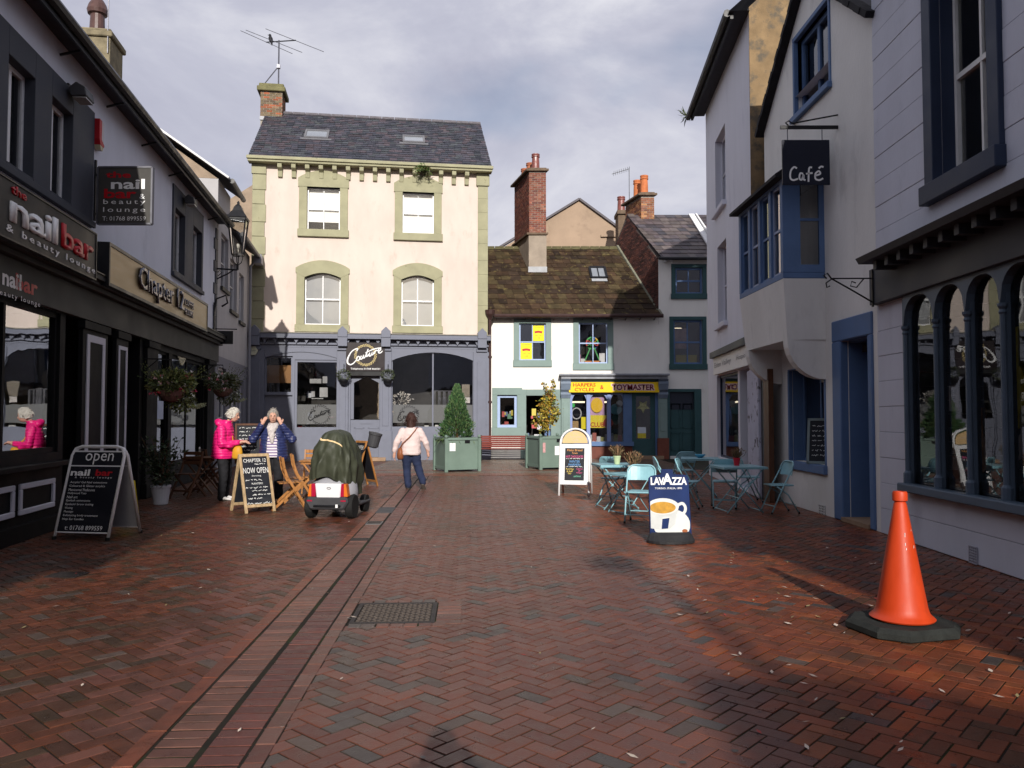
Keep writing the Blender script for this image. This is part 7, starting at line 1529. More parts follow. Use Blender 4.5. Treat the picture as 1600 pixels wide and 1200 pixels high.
def blue_table():
    t = thing('folding_table', '', 'table'); z = .73
    mb = MB(); mb.box(-.36, .36, -.36, .36, z - .012, z + .006); mb.build('table_top', m_fb, t, bevel=.005)
    mb = MB()
    for q in ((-.36, .36, -.362, -.35), (-.36, .36, .35, .362), (-.362, -.35, -.35, .35), (.35, .362, -.35, .35)): mb.box(*q, z - .03, z - .0125)
    mb.build('apron', m_fb, t)
    for y in (-.3, .3):
        for s_ in (-1, 1): mb = MB(); mb.tube([(-s_ * .3, y + .012 * s_, z - .02), (s_ * .3, y + .012 * s_, 0)], .011, 8); mb.build('leg', m_fb, t, smooth=True)
    for x, zz in ((-.29, .03), (.29, .03), (-.1, .24)): mb = MB(); mb.tube([(x, -.3, zz), (x, .3, zz)], .008, 6); mb.build('stretcher', m_fb, t)
    return t
ch = blue_chair(); tbl = blue_table()
CH_ = [(958, 14.3, 2.4, 'pale blue folding chair behind the pot table, beside the white arched board'), (1000, 11.75, -.28, 'pale blue folding chair facing the viewer, just left of the coffee poster stand'),
       (1036, 14.2, 1.5, 'pale blue folding chair side-on, right of the white flower pot'), (1068, 16.4, 3.3, 'pale blue folding chair behind the farthest table, before the teal door'),
       (1072, 13.6, 1.2, 'pale blue folding chair side-on, partly hidden behind the coffee poster stand'), (1130, 13.6, 2.9, 'pale blue folding chair left of the table with the red pot'),
       (1166, 14.6, 1.5, 'pale blue folding chair against the lilac pier behind the red pot'), (1216, 12.9, -1.45, 'pale blue folding chair standing apart by the cafe window, facing left')]
def lay(obj, px, Y, rz, label, first, group):
    o = obj if first else copy_tree(obj); o.location = ((px - 800) / FPX * Y, Y, 0.003); o.rotation_euler = (0, 0, rz); o['label'] = label; o['group'] = group; return o
for k, (px, Y, rz, lab) in enumerate(CH_): lay(ch, px, Y, rz, lab, k == 0, 'pale blue cafe chairs')
TB_ = [(963, 13.6, .12, 'pale blue folding table with green and white flower pots'), (1093, 15.6, -.2, 'pale blue folding table farthest from the viewer with a small blue bowl'), (1152, 13.1, .08, 'pale blue folding table with a red flower pot')]
tabs = [lay(tbl, px, Y, rz, lab, k == 0, 'pale blue cafe tables') for k, (px, Y, rz, lab) in enumerate(TB_)]
# low tray table behind the front chair
p = ((982 - 800) / FPX * 12.9, 12.9, 0); o = copy_tree(tbl); o.location = p; o.rotation_euler = (0, 0, .5); o.scale = (.8, .8, .86); o['label'] = 'lower pale blue table behind the front blue chair'
def pot_plant(name, label, X, Y, z, r, h, col, plant, seed, ph):
    t = thing(name, label, 'potted plant', (X, Y, z)); mb = MB(); mb.lathe([(r * .75, 0), (r, h * .8), (r * 1.1, h * .82), (r * 1.1, h), (r * .92, h), (r * .9, h * .8)], 14); mb.build('pot', M('pot_' + name + str(seed), col, .5, .1, 5, 0), t, smooth=False)
    rnd = random.Random(seed); mb = MB()
    for k in range(150):
        a = rnd.uniform(0, 2 * PI); tilt = rnd.uniform(0, .9); d = Vector((math.cos(a) * tilt, math.sin(a) * tilt, 1)).normalized(); b = Vector((rnd.uniform(-r, r) * .6, rnd.uniform(-r, r) * .6, h * .8)); leaf(mb, b, d, ph * rnd.uniform(.5, 1.1), rnd.choice(plant), rnd, .05)
        if k % 2: leaf(mb, b + d * ph * rnd.uniform(.4, .9), d + Vector((rnd.gauss(0, .6), rnd.gauss(0, .6), 0)), ph * .22, rnd.choice(plant), rnd, .3)
    mb.build('foliage', m_leaf, t, attr=True); return t
dry = [(.2, .11, .06), (.26, .15, .08), (.15, .1, .05), (.1, .09, .04)]
zt_ = .74; pot_plant('flower_pot', 'pale green pot of dry heather on the blue table', (963 - 800) / FPX * 13.6, 13.55, zt_, .06, .14, (.45, .55, .32), dry, 3, .22)
pot_plant('flower_pot', 'white pot of dry grass on the lower blue table', (988 - 800) / FPX * 12.9, 12.9, .735 * .86 + .005, .075, .12, (.65, .64, .55), dry, 4, .25)
pot_plant('flower_pot', 'red pot of sparse dry stems on the right-hand blue table', (1150 - 800) / FPX * 13.1, 13.1, zt_, .055, .13, (.55, .02, .04), dry, 5, .2)
p = ((1093 - 800) / FPX * 15.6, 15.6, .737); t = thing('bowl', 'small blue bowl on the farthest blue table', 'bowl', p); MB().lathe([(.04, 0), (.1, .05), (.11, .07), (.095, .065), (.03, .015)], 14).build('bowl', M('sky_blue_glaze', (.1, .4, .6), .3, .1, 4, 0), t, smooth=True)

# ---- wooden folding chairs and cafe table
def wood_chair(mat, nm='wooden_chair'):
    t = thing(nm, '', 'chair'); W2 = .2
    for s_ in (-1, 1):
        x = s_ * W2; mb = MB(); pts = [(x, -.26, 0), (x, -.08, .3), (x, .06, .52), (x, .12, .68), (x, .15, .86)]
        for i in range(4): mb.bar(pts[i], Vector(pts[i + 1]) + (Vector(pts[i + 1]) - Vector(pts[i])) * .03, .024, .042, up=(0, 1, 0))
        mb.build('back_post', mat, t); mb = MB(); mb.bar((x * .86, .3, 0), (x * .86, -.18, .46), .024, .042, up=(0, 1, 0)); mb.build('leg', mat, t, bevel=.003)
    for k in range(6): y = -.2 + k * .068; mb = MB(); mb.box(-.19, .19, y, y + .055, .445 - .012 * (k / 5), .462 - .012 * (k / 5)); mb.build('seat_slat', mat, t, bevel=.003)
    for z, y in ((.83, .142), (.74, .125), (.65, .106)): mb = MB(); mb.box(-.19, .19, y - .01, y + .01, z - .032, z + .032); mb.build('back_slat', mat, t, bevel=.004)
    mb = MB(); mb.box(-.18, .18, -.19, -.17, .12, .155); mb.build('stretcher', mat, t); mb = MB(); mb.box(-.17, .17, .2, .22, .12, .155); mb.build('stretcher', mat, t); return t
wc = wood_chair(m_wood)
for k, (px, Y, rz, lab) in enumerate(((455, 13.4, 1.95, 'honey wooden folding chair side-on, just left of the scooter'), (470, 14.4, 1.9, 'honey wooden folding chair behind the front one, left of the scooter'), (492, 16.2, .1, 'honey wooden folding chair farthest back, half hidden by the scooter'))):
    o = wc if k == 0 else copy_tree(wc); o.location = ((px - 800) / FPX * Y, Y, 0.003); o.rotation_euler = (0, 0, rz); o['label'] = lab; o['group'] = 'honey wooden cafe chairs'
dc = wood_chair(m_wooddark)
for k, (px, Y, rz, lab) in enumerate(((296, 15.3, -.3, 'dark wooden folding chair right of the shrub in the white bucket'), (330, 16.6, 2.2, 'dark wooden folding chair half hidden behind the pink jacket'))):
    o = dc if k == 0 else copy_tree(dc); o.location = ((px - 800) / FPX * Y, Y, 0.003); o.rotation_euler = (0, 0, rz); o['label'] = lab; o['group'] = 'dark wooden cafe chairs'
def wood_table(px, Y, label, mat, w_=.65):
    t = thing('cafe_table', label, 'table', ((px - 800) / FPX * Y, Y, 0.003), .1)
    for k in range(7): y = -w_ / 2 + k * w_ / 7; mb = MB(); mb.box(-w_ / 2, w_ / 2, y, y + w_ / 7 - .008, .71, .732); mb.build('top_slat', mat, t, bevel=.003)
    for y in (-.26, .26):
        for s_ in (-1, 1): mb = MB(); mb.bar((-s_ * .28, y, 0), (s_ * .28, y + .01 * s_, .71), .03, .045, up=(0, 1, 0)); mb.build('leg', mat, t)
    mb = MB(); mb.box(-.3, .3, -.28, -.25, .66, .71); mb.build('rail', mat, t); return t
wood_table(500, 15.0, 'honey wooden slatted table partly hidden behind the scooter', m_wood); wood_table(318, 16.0, 'dark wooden table under the hanging baskets with a small bottle', m_wooddark)
p = ((316 - 800) / FPX * 16, 15.9, .737); t = thing('sauce_bottle', 'small white-capped bottle on the dark wooden table', 'bottle', p); MB().lathe([(.03, 0), (.03, .1), (.015, .13), (.014, .16)], 10).build('bottle', M('dim_glass', (.25, .25, .22), .2, .1, 4, 0), t, smooth=True); MB().lathe([(.016, .16), (.016, .19), (.006, .2)], 10).build('cap', m_whitelet, t)

# ---- planters, shrubs, bench
m_pg = M('sage_green_planter', (.15, .21, .175), .5, .1, 2, .06, 30)
def planter(label, X, Y, rz, w_, h):
    t = thing('planter', label, 'planter', (X, Y, 0), rz); a = w_ / 2
    for s in ((-a, a, -a, -a + .03), (-a, a, a - .03, a), (-a, -a + .03, -a + .03, a - .03), (a - .03, a, -a + .03, a - .03)): mb = MB(); mb.box(s[0], s[1], s[2], s[3], .08, h - .06); mb.build('panel', m_pg, t)
    for x in (-a, a):
        for y in (-a, a): mb = MB(); mb.box(x - .045, x + .045, y - .045, y + .045, 0, h - .02); mb.ball((x, y, h + .03), .05, 8); mb.build('post', m_pg, t, bevel=.006)
    for k in range(4):
        T = Matrix.Rotation(PI / 2 * k, 4, 'Z'); mb = MB(); mb.box(-a + .05, a - .05, -a - .03, -a + .05, h - .07, h, T); mb.build('rim', m_pg, t, bevel=.006); mb = MB(); mb.box(-a + .05, a - .05, -a - .02, -a + .03, .06, .14, T); mb.build('skirting', m_pg, t, bevel=.004)
    MB().box(-a + .05, a - .05, -a + .05, a - .05, h - .15, h - .1).build('soil', M('dark_soil', (.025, .018, .012), .95, .4, 10, .5), t)
    return t
c = place(697, 738); rz1 = math.radians(12); 
rzp = math.radians(24); w1 = .98; corner = Vector((c.x, c.y, 0)); cen = corner + Matrix.Rotation(rzp, 3, 'Z') @ Vector((w1 / 2, w1 / 2, 0))
t = planter('sage green square planter holding a clipped conifer before the salon', cen.x, cen.y, rzp, w1, .95)
MB().box(-w1 / 2 + .1, -w1 / 2 + .27, -w1 / 2 - .008, -w1 / 2 - .001, .58, .8).build('notice', m_whitelet, t); MB().box(.05, .2, -w1 / 2 - .036, -w1 / 2 - .03, .8, .88).build('plate', m_black, t)
k = thing('conifer', 'dense conical green conifer in the planter before the salon', 'tree', (cen.x, cen.y, .8)); rnd = random.Random(15)
mb = MB(); mb.tube([(0, 0, 0), (0, 0, .5), (.02, 0, 1.3)], [.05, .04, .01], 6); mb.build('trunk', m_wooddark, k); mb = MB(); GR = [(.035, .085, .03), (.05, .12, .04), (.022, .05, .022), (.09, .16, .055), (.045, .1, .045), (.12, .17, .07)]
for i in range(8200):
    z = rnd.uniform(.05, 1.0) ** .8 * 1.62; rr = .47 * max(.0, 1 - z / 1.68) ** .88 * (1 + .22 * noise.noise(Vector((z * 4, i % 7, 1)))) + .018; a = rnd.uniform(0, 2 * PI); rr *= (1 + .4 * noise.noise(Vector((math.cos(a) * 2.4, math.sin(a) * 2.4, z * 5)))) * (1.18 if i % 11 == 0 else 1); f = rnd.uniform(.45, 1) ** .5
    p_ = Vector((rr * f * math.cos(a), rr * f * math.sin(a), z)); leaf(mb, p_, Vector((math.cos(a) * (.85 - .45 * z), math.sin(a) * (.85 - .45 * z), rnd.uniform(.3, 1.3))), rnd.uniform(.06, .13) * (1.1 - .3 * z), rnd.choice(GR), rnd, .34)
mb.build('crown', m_leaf, k, attr=True)
def strap_plant(label, X, Y, z, n, l, cols, seed, name='trailing_plant'):
    k = thing(name, label, 'plant', (X, Y, z)); rnd = random.Random(seed); mb = MB()
    for i in range(n):
        a = rnd.uniform(0, 2 * PI); ll = l * rnd.uniform(.5, 1.1); out = rnd.uniform(.4, 1); prev = Vector((rnd.uniform(-.05, .05), rnd.uniform(-.05, .05), 0)); col = rnd.choice(cols); kk = rnd.uniform(.7, 1.3); mb.cur = tuple(c * kk for c in col); w_ = .012; d = Vector((math.cos(a), math.sin(a), 0)); sx = Vector((-d.y, d.x, 0)) * w_
        for q in range(1, 6): f = q / 5; cur = Vector((d.x * ll * out * f, d.y * ll * out * f, ll * (f * .75 - f * f * .95 * out))); ws = 1 - f * .9; mb.poly([prev - sx, prev + sx, cur + sx * ws, cur - sx * ws]); prev = cur
    mb.build('leaves', m_leaf, k, attr=True)
q = cen + Matrix.Rotation(rzp, 3, 'Z') @ Vector((-.32, -.15, 0)); strap_plant('strappy trailing plant at the left corner of the conifer planter', q.x, q.y, .84, 130, .55, [(.07, .13, .04), (.1, .16, .05), (.05, .09, .03)], 2)
q = cen + Matrix.Rotation(rzp, 3, 'Z') @ Vector((.35, -.2, 0)); strap_plant('low yellow-green tuft at the right of the conifer planter', q.x, q.y, .84, 90, .36, [(.16, .19, .05), (.12, .15, .05)], 3)
c = place(845, 735); rzp = math.radians(22); w2 = 1.0; cen = Vector((c.x, c.y, 0)) + Matrix.Rotation(rzp, 3, 'Z') @ Vector((w2 / 2, w2 / 2, 0))
cen.y += .15
t = planter('sage green planter holding a yellow-leaved young tree beside the bench', cen.x, cen.y, rzp, w2, .96)
MB().box(-.05, .2, -w2 / 2 - .008, -w2 / 2 - .001, .42, .68).build('notice', m_whitelet, t); MB().box(-w2 / 2 + .07, -w2 / 2 + .15, -w2 / 2 - .007, -w2 / 2 - .001, .5, .78).build('notice', M('pink_sticker', (.55, .3, .3), .6, .3, 20, 0), t); MB().box(.0, .14, -w2 / 2 - .036, -w2 / 2 - .03, .8, .88).build('plate', m_black, t)
k = thing('autumn_tree', 'slender young tree with yellow autumn leaves in the second planter', 'tree', (cen.x - .05, cen.y, .82)); rnd = random.Random(19); mb = MB(); br = []
tr = [(0, 0, 0), (.02, 0, .5), (-.02, .02, 1.0), (.1, 0, 1.5), (.18, 0, 1.78)]; mb.tube(tr, [.022, .018, .014, .01, .004], 6); mbl = MB(); YL = [(.42, .3, .03), (.35, .26, .04), (.22, .2, .04), (.3, .16, .03), (.12, .15, .04), (.4, .33, .06)]
for i in range(48):
    z = rnd.uniform(.15, 1.4); a = rnd.uniform(0, 2 * PI); b0 = Vector((0.04 * z, 0, z)); l = rnd.uniform(.2, .55) * (1.2 - .55 * z); e_ = b0 + Vector((math.cos(a) * l, math.sin(a) * l * .7, rnd.uniform(.05, .4))); mb.tube([b0, (b0 + e_) / 2 + Vector((0, 0, .03)), e_], [.008, .006, .003], 4); br.append((b0, e_))
br.append((Vector(tr[3]), Vector(tr[4])))
for b0, e_ in br:
    for q in range(26):
        f = rnd.uniform(.25, 1.05); p_ = b0.lerp(e_, f) + Vector((rnd.gauss(0, .035), rnd.gauss(0, .035), rnd.gauss(0, .035))); col = rnd.choice(YL if p_.z < .95 else YL[2:5] + YL[:1]); leaf(mbl, p_, Vector((rnd.gauss(0, 1), rnd.gauss(0, 1), rnd.gauss(-.3, .8))), rnd.uniform(.07, .13), col, rnd, .6)
mb.build('trunk', m_wooddark, k); mbl.build('crown', m_leaf, k, attr=True)
strap_plant('low mixed greenery filling the second planter', cen.x + .2, cen.y - .2, .85, 120, .24, [(.1, .12, .03), (.2, .16, .05), (.06, .09, .03)], 5); 
pb_ = atY(788, 715, 27.6); t = thing('bench', 'red brown slatted bench with black scrolled iron arm, before the white wall', 'bench', (pb_.x, 27.5, 0)); m_bench = M('oxblood_bench', (.17, .035, .025), .45, .15, 4, .08, 30, stretch=(1, 8, 8)); BW = .86
for k in range(6): z = .5 + k * .068; y = .16 + k * .022; mb = MB(); mb.box(-BW, BW, y - .012, y + .012, z - .0305, z + .0305); mb.build('back_slat', m_bench, t, bevel=.004)
for k in range(5): mb = MB(); mb.box(-BW, BW, -.26 + k * .085, -.26 + k * .085 + .07, .42, .445); mb.build('seat_slat', m_bench, t, bevel=.004)
for x in (-BW + .06, BW - .06):
    mb = MB(); mb.tube([(x, .3, .88), (x, .2, .62), (x, .14, .44), (x, .22, .2), (x, .28, 0)], [.02, .022, .025, .025, .03], 8); mb.tube([(x, .16, .41), (x, -.26, .41), (x, -.3, .3), (x, -.22, .15), (x, -.3, 0)], .025, 8); mb.tube([(x, .2, .64), (x, -.05, .66), (x, -.25, .63), (x, -.31, .56), (x, -.26, .5), (x, -.2, .54)], .02, 8); mb.tube([(x, -.22, .42), (x, -.24, .52)], .018, 8); mb.build('iron_end', m_blackiron, t)

# ---- potted shrub in a white bucket, hanging baskets
p = place(247, 789); t = thing('potted_shrub', 'dark leafy shrub in a white bucket outside the coffee rooms', 'plant', (p.x, p.y + .1, 0))
MB().lathe([(.115, 0), (.12, .01), (.16, .3), (.17, .3), (.17, .335), (.15, .335), (.14, .28)], 20).build('bucket', M('white_bucket', (.55, .57, .62), .5, .08, 4, .03), t); rnd = random.Random(8); mb = MB(); mb2 = MB()
for i in range(26):
    a = rnd.uniform(0, 2 * PI); l = rnd.uniform(.1, .34); e_ = Vector((math.cos(a) * l, math.sin(a) * l, rnd.uniform(.5, 1.2))); mb2.tube([(0, 0, .28), (e_.x * .5, e_.y * .5, .3 + e_.z * .45), e_], [.01, .007, .003], 4)
    for q in range(30): f = rnd.uniform(.25, 1.05); pp = Vector((0, 0, .3)).lerp(e_, f) + Vector((rnd.gauss(0, .06), rnd.gauss(0, .06), rnd.gauss(0, .05))); leaf(mb, pp, Vector((rnd.gauss(0, 1), rnd.gauss(0, 1), rnd.gauss(.2, .7))), rnd.uniform(.06, .11), rnd.choice([(.018, .035, .016), (.03, .05, .02), (.012, .022, .012), (.045, .06, .03)]), rnd, .45)
mb2.build('stems', m_wooddark, t); mb.build('foliage', m_leaf, t, attr=True)
def basket(px, py, off, label, seed, cols, fl):
    u_ = LF.u(px, off); z_ = LF.uz(px, py, off)[1]; w_ = LF.world(u_, -off, z_); t = thing('hanging_basket', label, 'hanging basket', w_, LF.rz, 'hanging baskets on the coffee rooms'); rnd = random.Random(seed)
    mb = MB(); mb.lathe([(.03, -.2), (.14, -.17), (.22, -.08), (.25, .02), (.23, .02), (.1, -.1)], 18); mb.build('bowl', M('woven_bowl', (.22, .13, .11), .85, .25, 14, .4), t)
    mb = MB()
    for k in range(3): a = 2 * PI * k / 3; mb.tube([(.24 * math.cos(a), .24 * math.sin(a), .02), (0, 0, .52)], .005, 4)
    mb.tube([(0, 0, .5), (0, 0, .6), (0, off - .02, .62)], .012, 6); mb.tube([(0, off - .02, .35), (0, off * .45, .6)], .01, 6); mb.build('bracket', m_blackiron, t)
    mb = MB(); leaves(mb, (0, 0, .16), .42, .42, .24, 1200, .085, cols, rnd, .15); leaves(mb, (.2, -.12, -.12), .26, .26, .26, 420, .085, cols, rnd, .2, .4)
    for k in range(40):
        a = rnd.uniform(0, 2 * PI); b = Vector((math.cos(a) * .2, math.sin(a) * .2, .15)); d = Vector((math.cos(a), math.sin(a), rnd.uniform(.3, 1.2)))
        for q in range(8): leaf(mb, b + d * q * .05, d + Vector((rnd.gauss(0, .5), rnd.gauss(0, .5), rnd.gauss(0, .3))), .06, rnd.choice(cols), rnd, .3)
    for s in range(3):
        prev = Vector((.2 + .05 * s, -.2, -.1)); 
        for q in range(13): prev = prev + Vector((.03 + .012 * s, -.015, -.035 if q < 6 else .012)); [leaf(mb, prev, Vector((rnd.gauss(0, 1), rnd.gauss(0, 1), rnd.gauss(0, .8))), .05, (.4, .42, .25), rnd, .4) for _ in range(5)]
    mb.build('foliage', m_leaf, t, attr=True); mb = MB()
    for k in range(fl):
        a = rnd.uniform(0, 2 * PI); r = rnd.uniform(.2, .46); c = Vector((r * math.cos(a), r * math.sin(a), rnd.uniform(-.05, .42))); col = rnd.choice([(.65, .08, .16), (.75, .25, .32), (.5, .03, .06), (.8, .5, .52), (.75, .7, .68)])
        for q in range(6): leaf(mb, c, Vector((rnd.gauss(0, 1), rnd.gauss(0, 1), rnd.gauss(0, 1))), .045, col, rnd, .9)
    mb.build('flowers', m_leaf, t, attr=True)
basket(268, 612, .55, 'large hanging basket with pink flowers and pale trailing stem above the bucket shrub', 3, [(.14, .18, .05), (.09, .13, .04), (.2, .22, .07), (.26, .27, .1), (.06, .07, .03)], 36)
basket(348, 608, .5, 'darker hanging basket with white and pink flowers above the pink jacket', 4, [(.06, .085, .03), (.09, .11, .045), (.12, .13, .06), (.4, .42, .35)], 24)

# ---- covered mobility scooter
p = place(514, 811); t = thing('mobility_scooter', 'grey mobility scooter under a dark green rain cover, seen from behind', 'mobility scooter', (p.x, p.y, 0), -.12)
m_cov = M('olive_nylon', (.045, .05, .033), .5, .25, 3, .6, 9); m_shell = M('silver_grey_plastic', (.3, .3, .33), .4, .06, 4, 0); m_bump = M('dark_grey_bumper', (.05, .05, .055), .55, .1, 5, .05)
for s_ in (-1, 1):
    T = Matrix.Translation((s_ * .315, .12, .185)) @ Matrix.Rotation(PI / 2, 4, 'Y'); w = MB(); w.lathe([(.1, -.05), (.17, -.055), (.185, -.035), (.185, .035), (.17, .055), (.1, .05)], 28, T=T); wh = w.build('wheel', m_rubber, t, smooth=False); w = MB(); w.lathe([(.01, -.035), (.1, -.045), (.104, .0), (.1, .045), (.01, .035)], 16, T=T); w.build('rim', m_steel, wh)
    T = Matrix.Translation((s_ * .24, 1.0, .14)) @ Matrix.Rotation(PI / 2, 4, 'Y'); w = MB(); w.lathe([(.08, -.045), (.135, -.045), (.14, 0), (.135, .045), (.08, .045)], 20, T=T); wh = w.build('wheel', m_rubber, t)
mb = MB(); mb.loft([(0, .22, .26, .33, .27), (0, .22, .33, .37, .31), (0, .22, .4, .37, .3), (0, .24, .5, .35, .27), (0, .26, .58, .3, .24), (0, .27, .62, .26, .2)], 24); mb.build('rear_shell', m_shell, t, smooth=True)
mb = MB(); mb.prism([(-.33, .26), (-.26, .15), (.26, .15), (.33, .26), (.31, .34), (-.31, .34)], -.12, .1); mb.build('bumper', m_bump, t, bevel=.025); mb = MB(); mb.box(-.2, .22, -.145, -.11, .19, .225); mb.build('tow_bar', m_black, t, bevel=.01); MB().box(.15, .185, -.15, -.145, .185, .235).build('reflector', m_whitelet, t)
MB().box(-.3, .3, .0, 1.15, .14, .2).build('floor_deck', m_bump, t, bevel=.02)
mb = MB(); mb.prism([(-.16, .3), (.2, .3), (.22, .54), (-.19, .54)], -.1, .05); mb.build('rear_plate', M('white_panel', (.68, .68, .7), .35, .03, 4, 0), t, bevel=.012)
mb = MB(); mb.tube([(.03 + .03 * math.cos(2 * PI * k / 12), -.103, .47 + .014 * math.sin(2 * PI * k / 12)) for k in range(12)], .004, 4, closed=True); mb.build('emblem', m_steel, t)
for s_ in (-1, 1):
    x0 = -.32 if s_ < 0 else .24; mb = MB(); mb.prism([(x0 + .01, .34), (x0 + .075, .34), (x0 + .08, .53), (x0 + .04, .53)] if s_ < 0 else [(x0 + .01, .34), (x0 + .075, .34), (x0 + .045, .53), (x0 + .005, .53)], -.08, .05); mb.build('indicator', M('amber_lens', (.6, .15, .02), .2, .05, 3, 0), t, bevel=.008)
    x1 = x0 + .085 if s_ < 0 else x0 - .04; mb = MB(); mb.box(x1 - .002 if s_ > 0 else x1 - .015, x1 + .055, -.09, .05, .34, .535); mb.build('tail_light', M('red_lens', (.35, .01, .04), .2, .05, 3, 0), t, bevel=.008); MB().box(s_ * .26 - .04, s_ * .26 + .04, -.125, -.1, .275, .295).build('side_reflector', M('red_lens'), t)
def rings(t_): return
mb = MB(); NS, NZ = 96, 26; grid = []
for j in range(NZ + 1):
    row = []
    for i in range(NS):
        a = 2 * PI * i / NS; ca, sa = math.cos(a), math.sin(a); hem = .6 - .3 * max(0, ca) ** 1.3 * (1 if sa < .3 else .6) + .03 * math.sin(3 * a) - (.12 if sa > .3 else 0); f = j / NZ; z = hem + (1.34 - hem) * f
        prof_ = 1.0 - .06 * f if f < .5 else (.97 - .42 * ((f - .5) / .42) ** 1.5 if f < .92 else .55 - .5 * ((f - .92) / .08) ** 2); ca = math.copysign(abs(ca) ** .78, ca); sa = math.copysign(abs(sa) ** .78, sa); rx = .345 * prof_; ry = .45 * prof_ * (1 if sa > 0 else .8)
        fold = .026 * (1 - abs(math.sin(5.5 * a + 1.4 * math.sin(z * 3.1)))) ** 2 * 2 * (1 - f * .5) + .016 * math.sin(15 * a + z * 6) * (1 - f * .6) + .045 * noise.noise(Vector((ca * 1.9, sa * 1.9, z * 3.4))) + .02 * noise.noise(Vector((ca * 5, sa * 5, z * 9)))
        k = 1 + fold / .4; row.append(mb.pt((rx * ca * k - .02 + .05 * f, .36 + ry * sa * k - .1 * f, z + .02 * noise.noise(Vector((ca * 3, sa * 3, 5))))))
    grid.append(row)
for j in range(NZ):
    for i in range(NS): mb.face([grid[j][i], grid[j][(i + 1) % NS], grid[j + 1][(i + 1) % NS], grid[j + 1][i]])
mb.face(grid[-1]); cov = mb.build('rain_cover', m_cov, t, smooth=True); sm_ = cov.modifiers.new('sub', 'SUBSURF'); sm_.levels = sm_.render_levels = 1
mb = MB(); pv = [(-.2, -.0, 1.27), (-.05, -.035, 1.245), (.12, -.025, 1.17), (.2, .0, 1.1)]
for i in range(3): a, b = Vector(pv[i]), Vector(pv[i + 1]); mb.poly([a, b, b + Vector((0, .012, .028)), a + Vector((0, .012, .028))])
m_refl = M('reflective_tape', (.75, .55, .3), .4, .1, 9, 0); q = [grid[NZ - 4], grid[NZ - 5]]
mb = MB(); n0 = int(NS * .6); cnt = int(NS * .24)
for i in range(cnt):
    k0, k1 = n0 + i, n0 + i + 1; rj = NZ - 5 if True else 0
    def gp(kk, fr): 
        jj = rj + fr - 3.0 * ((kk - n0) / cnt) ** 1.5; j0 = int(jj); ff = jj - j0; v0, v1 = Vector(cov.data.vertices[grid[j0][kk % NS]].co), Vector(cov.data.vertices[grid[j0 + 1][kk % NS]].co); p_ = v0.lerp(v1, ff); c_ = Vector((.0, .3, p_.z)); d = (p_ - c_); d.z = .0; return p_ + d.normalized() * .006 + Vector((0, 0, .003))
    mb.poly([gp(k0, 0), gp(k1, 0), gp(k1, .75), gp(k0, .75)])
mb.build('reflective_strip', m_refl, t)
mb = MB(); mb.tube([(.28, .7, .95), (.42, .68, 1.12)], .012, 6); mb.build('mirror_stalk', m_blackiron, t); mb = MB(); mb.lathe([(.06, 0), (.09, .02), (.1, .2), (.11, .21), (.11, .24), (.02, .25)], 16, T=Matrix.Translation((.45, .7, 1.05)) @ Matrix.Rotation(.25, 4, 'Y')); mb.build('mirror', m_bump, t)
# ================================================================== people
def remesh(mb, voxel, smooth=4):
    me = mb.mesh('tmp'); o = bpy.data.objects.new('tmp', me); TMP.collection.objects.link(o)
    r = o.modifiers.new('r', 'REMESH'); r.mode = 'VOXEL'; r.voxel_size = voxel
    s = o.modifiers.new('s', 'SMOOTH'); s.factor = .5; s.iterations = smooth
    TMP.view_layers[0].update(); dg = TMP.view_layers[0].depsgraph; out = bpy.data.meshes.new_from_object(o.evaluated_get(dg)); bpy.data.objects.remove(o); return out
def put(me, name, mat, parent):
    me.name = name; me.materials.clear(); me.materials.append(mat); me.polygons.foreach_set('use_smooth', [True] * len(me.polygons)); o = bpy.data.objects.new(name, me); COL.objects.link(o); o.parent = parent; return o
def limb(mb, pts, r, n=12):
    """tapered limb with rounded joints"""
    mb.tube(pts, r, n)
    for p, q in zip(pts, r): mb.ball(p, q * .99, 8)
def hand(mb, w, d, up, s=1, curl=.5):
    """palm, four fingers of different lengths, thumb leaving the side of the palm"""
    w = Vector(w); d = Vector(d).normalized(); up = Vector(up); up = (up - d * up.dot(d)).normalized(); sd = d.cross(up)
    pc = w + d * .05; mb.tube([w - d * .02, w + d * .02, w + d * .085], [.024, .034, .032], 10)
    for k, l in enumerate((.07, .082, .076, .058)):
        b = w + d * .08 + sd * (k - 1.5) * .018; m = b + d * l * .55 - up * l * .25 * curl; e_ = m + d * l * .4 - up * l * .6 * curl; mb.tube([b - d * .02, b, m, e_], [.009, .0095, .0085, .007], 8)
    b = w + d * .03 + sd * s * .03; mb.tube([w + d * .015, b + sd * s * .01, b + d * .03 + sd * s * .03, b + d * .055 + sd * s * .03 - up * .015], [.012, .012, .0105, .008], 8)
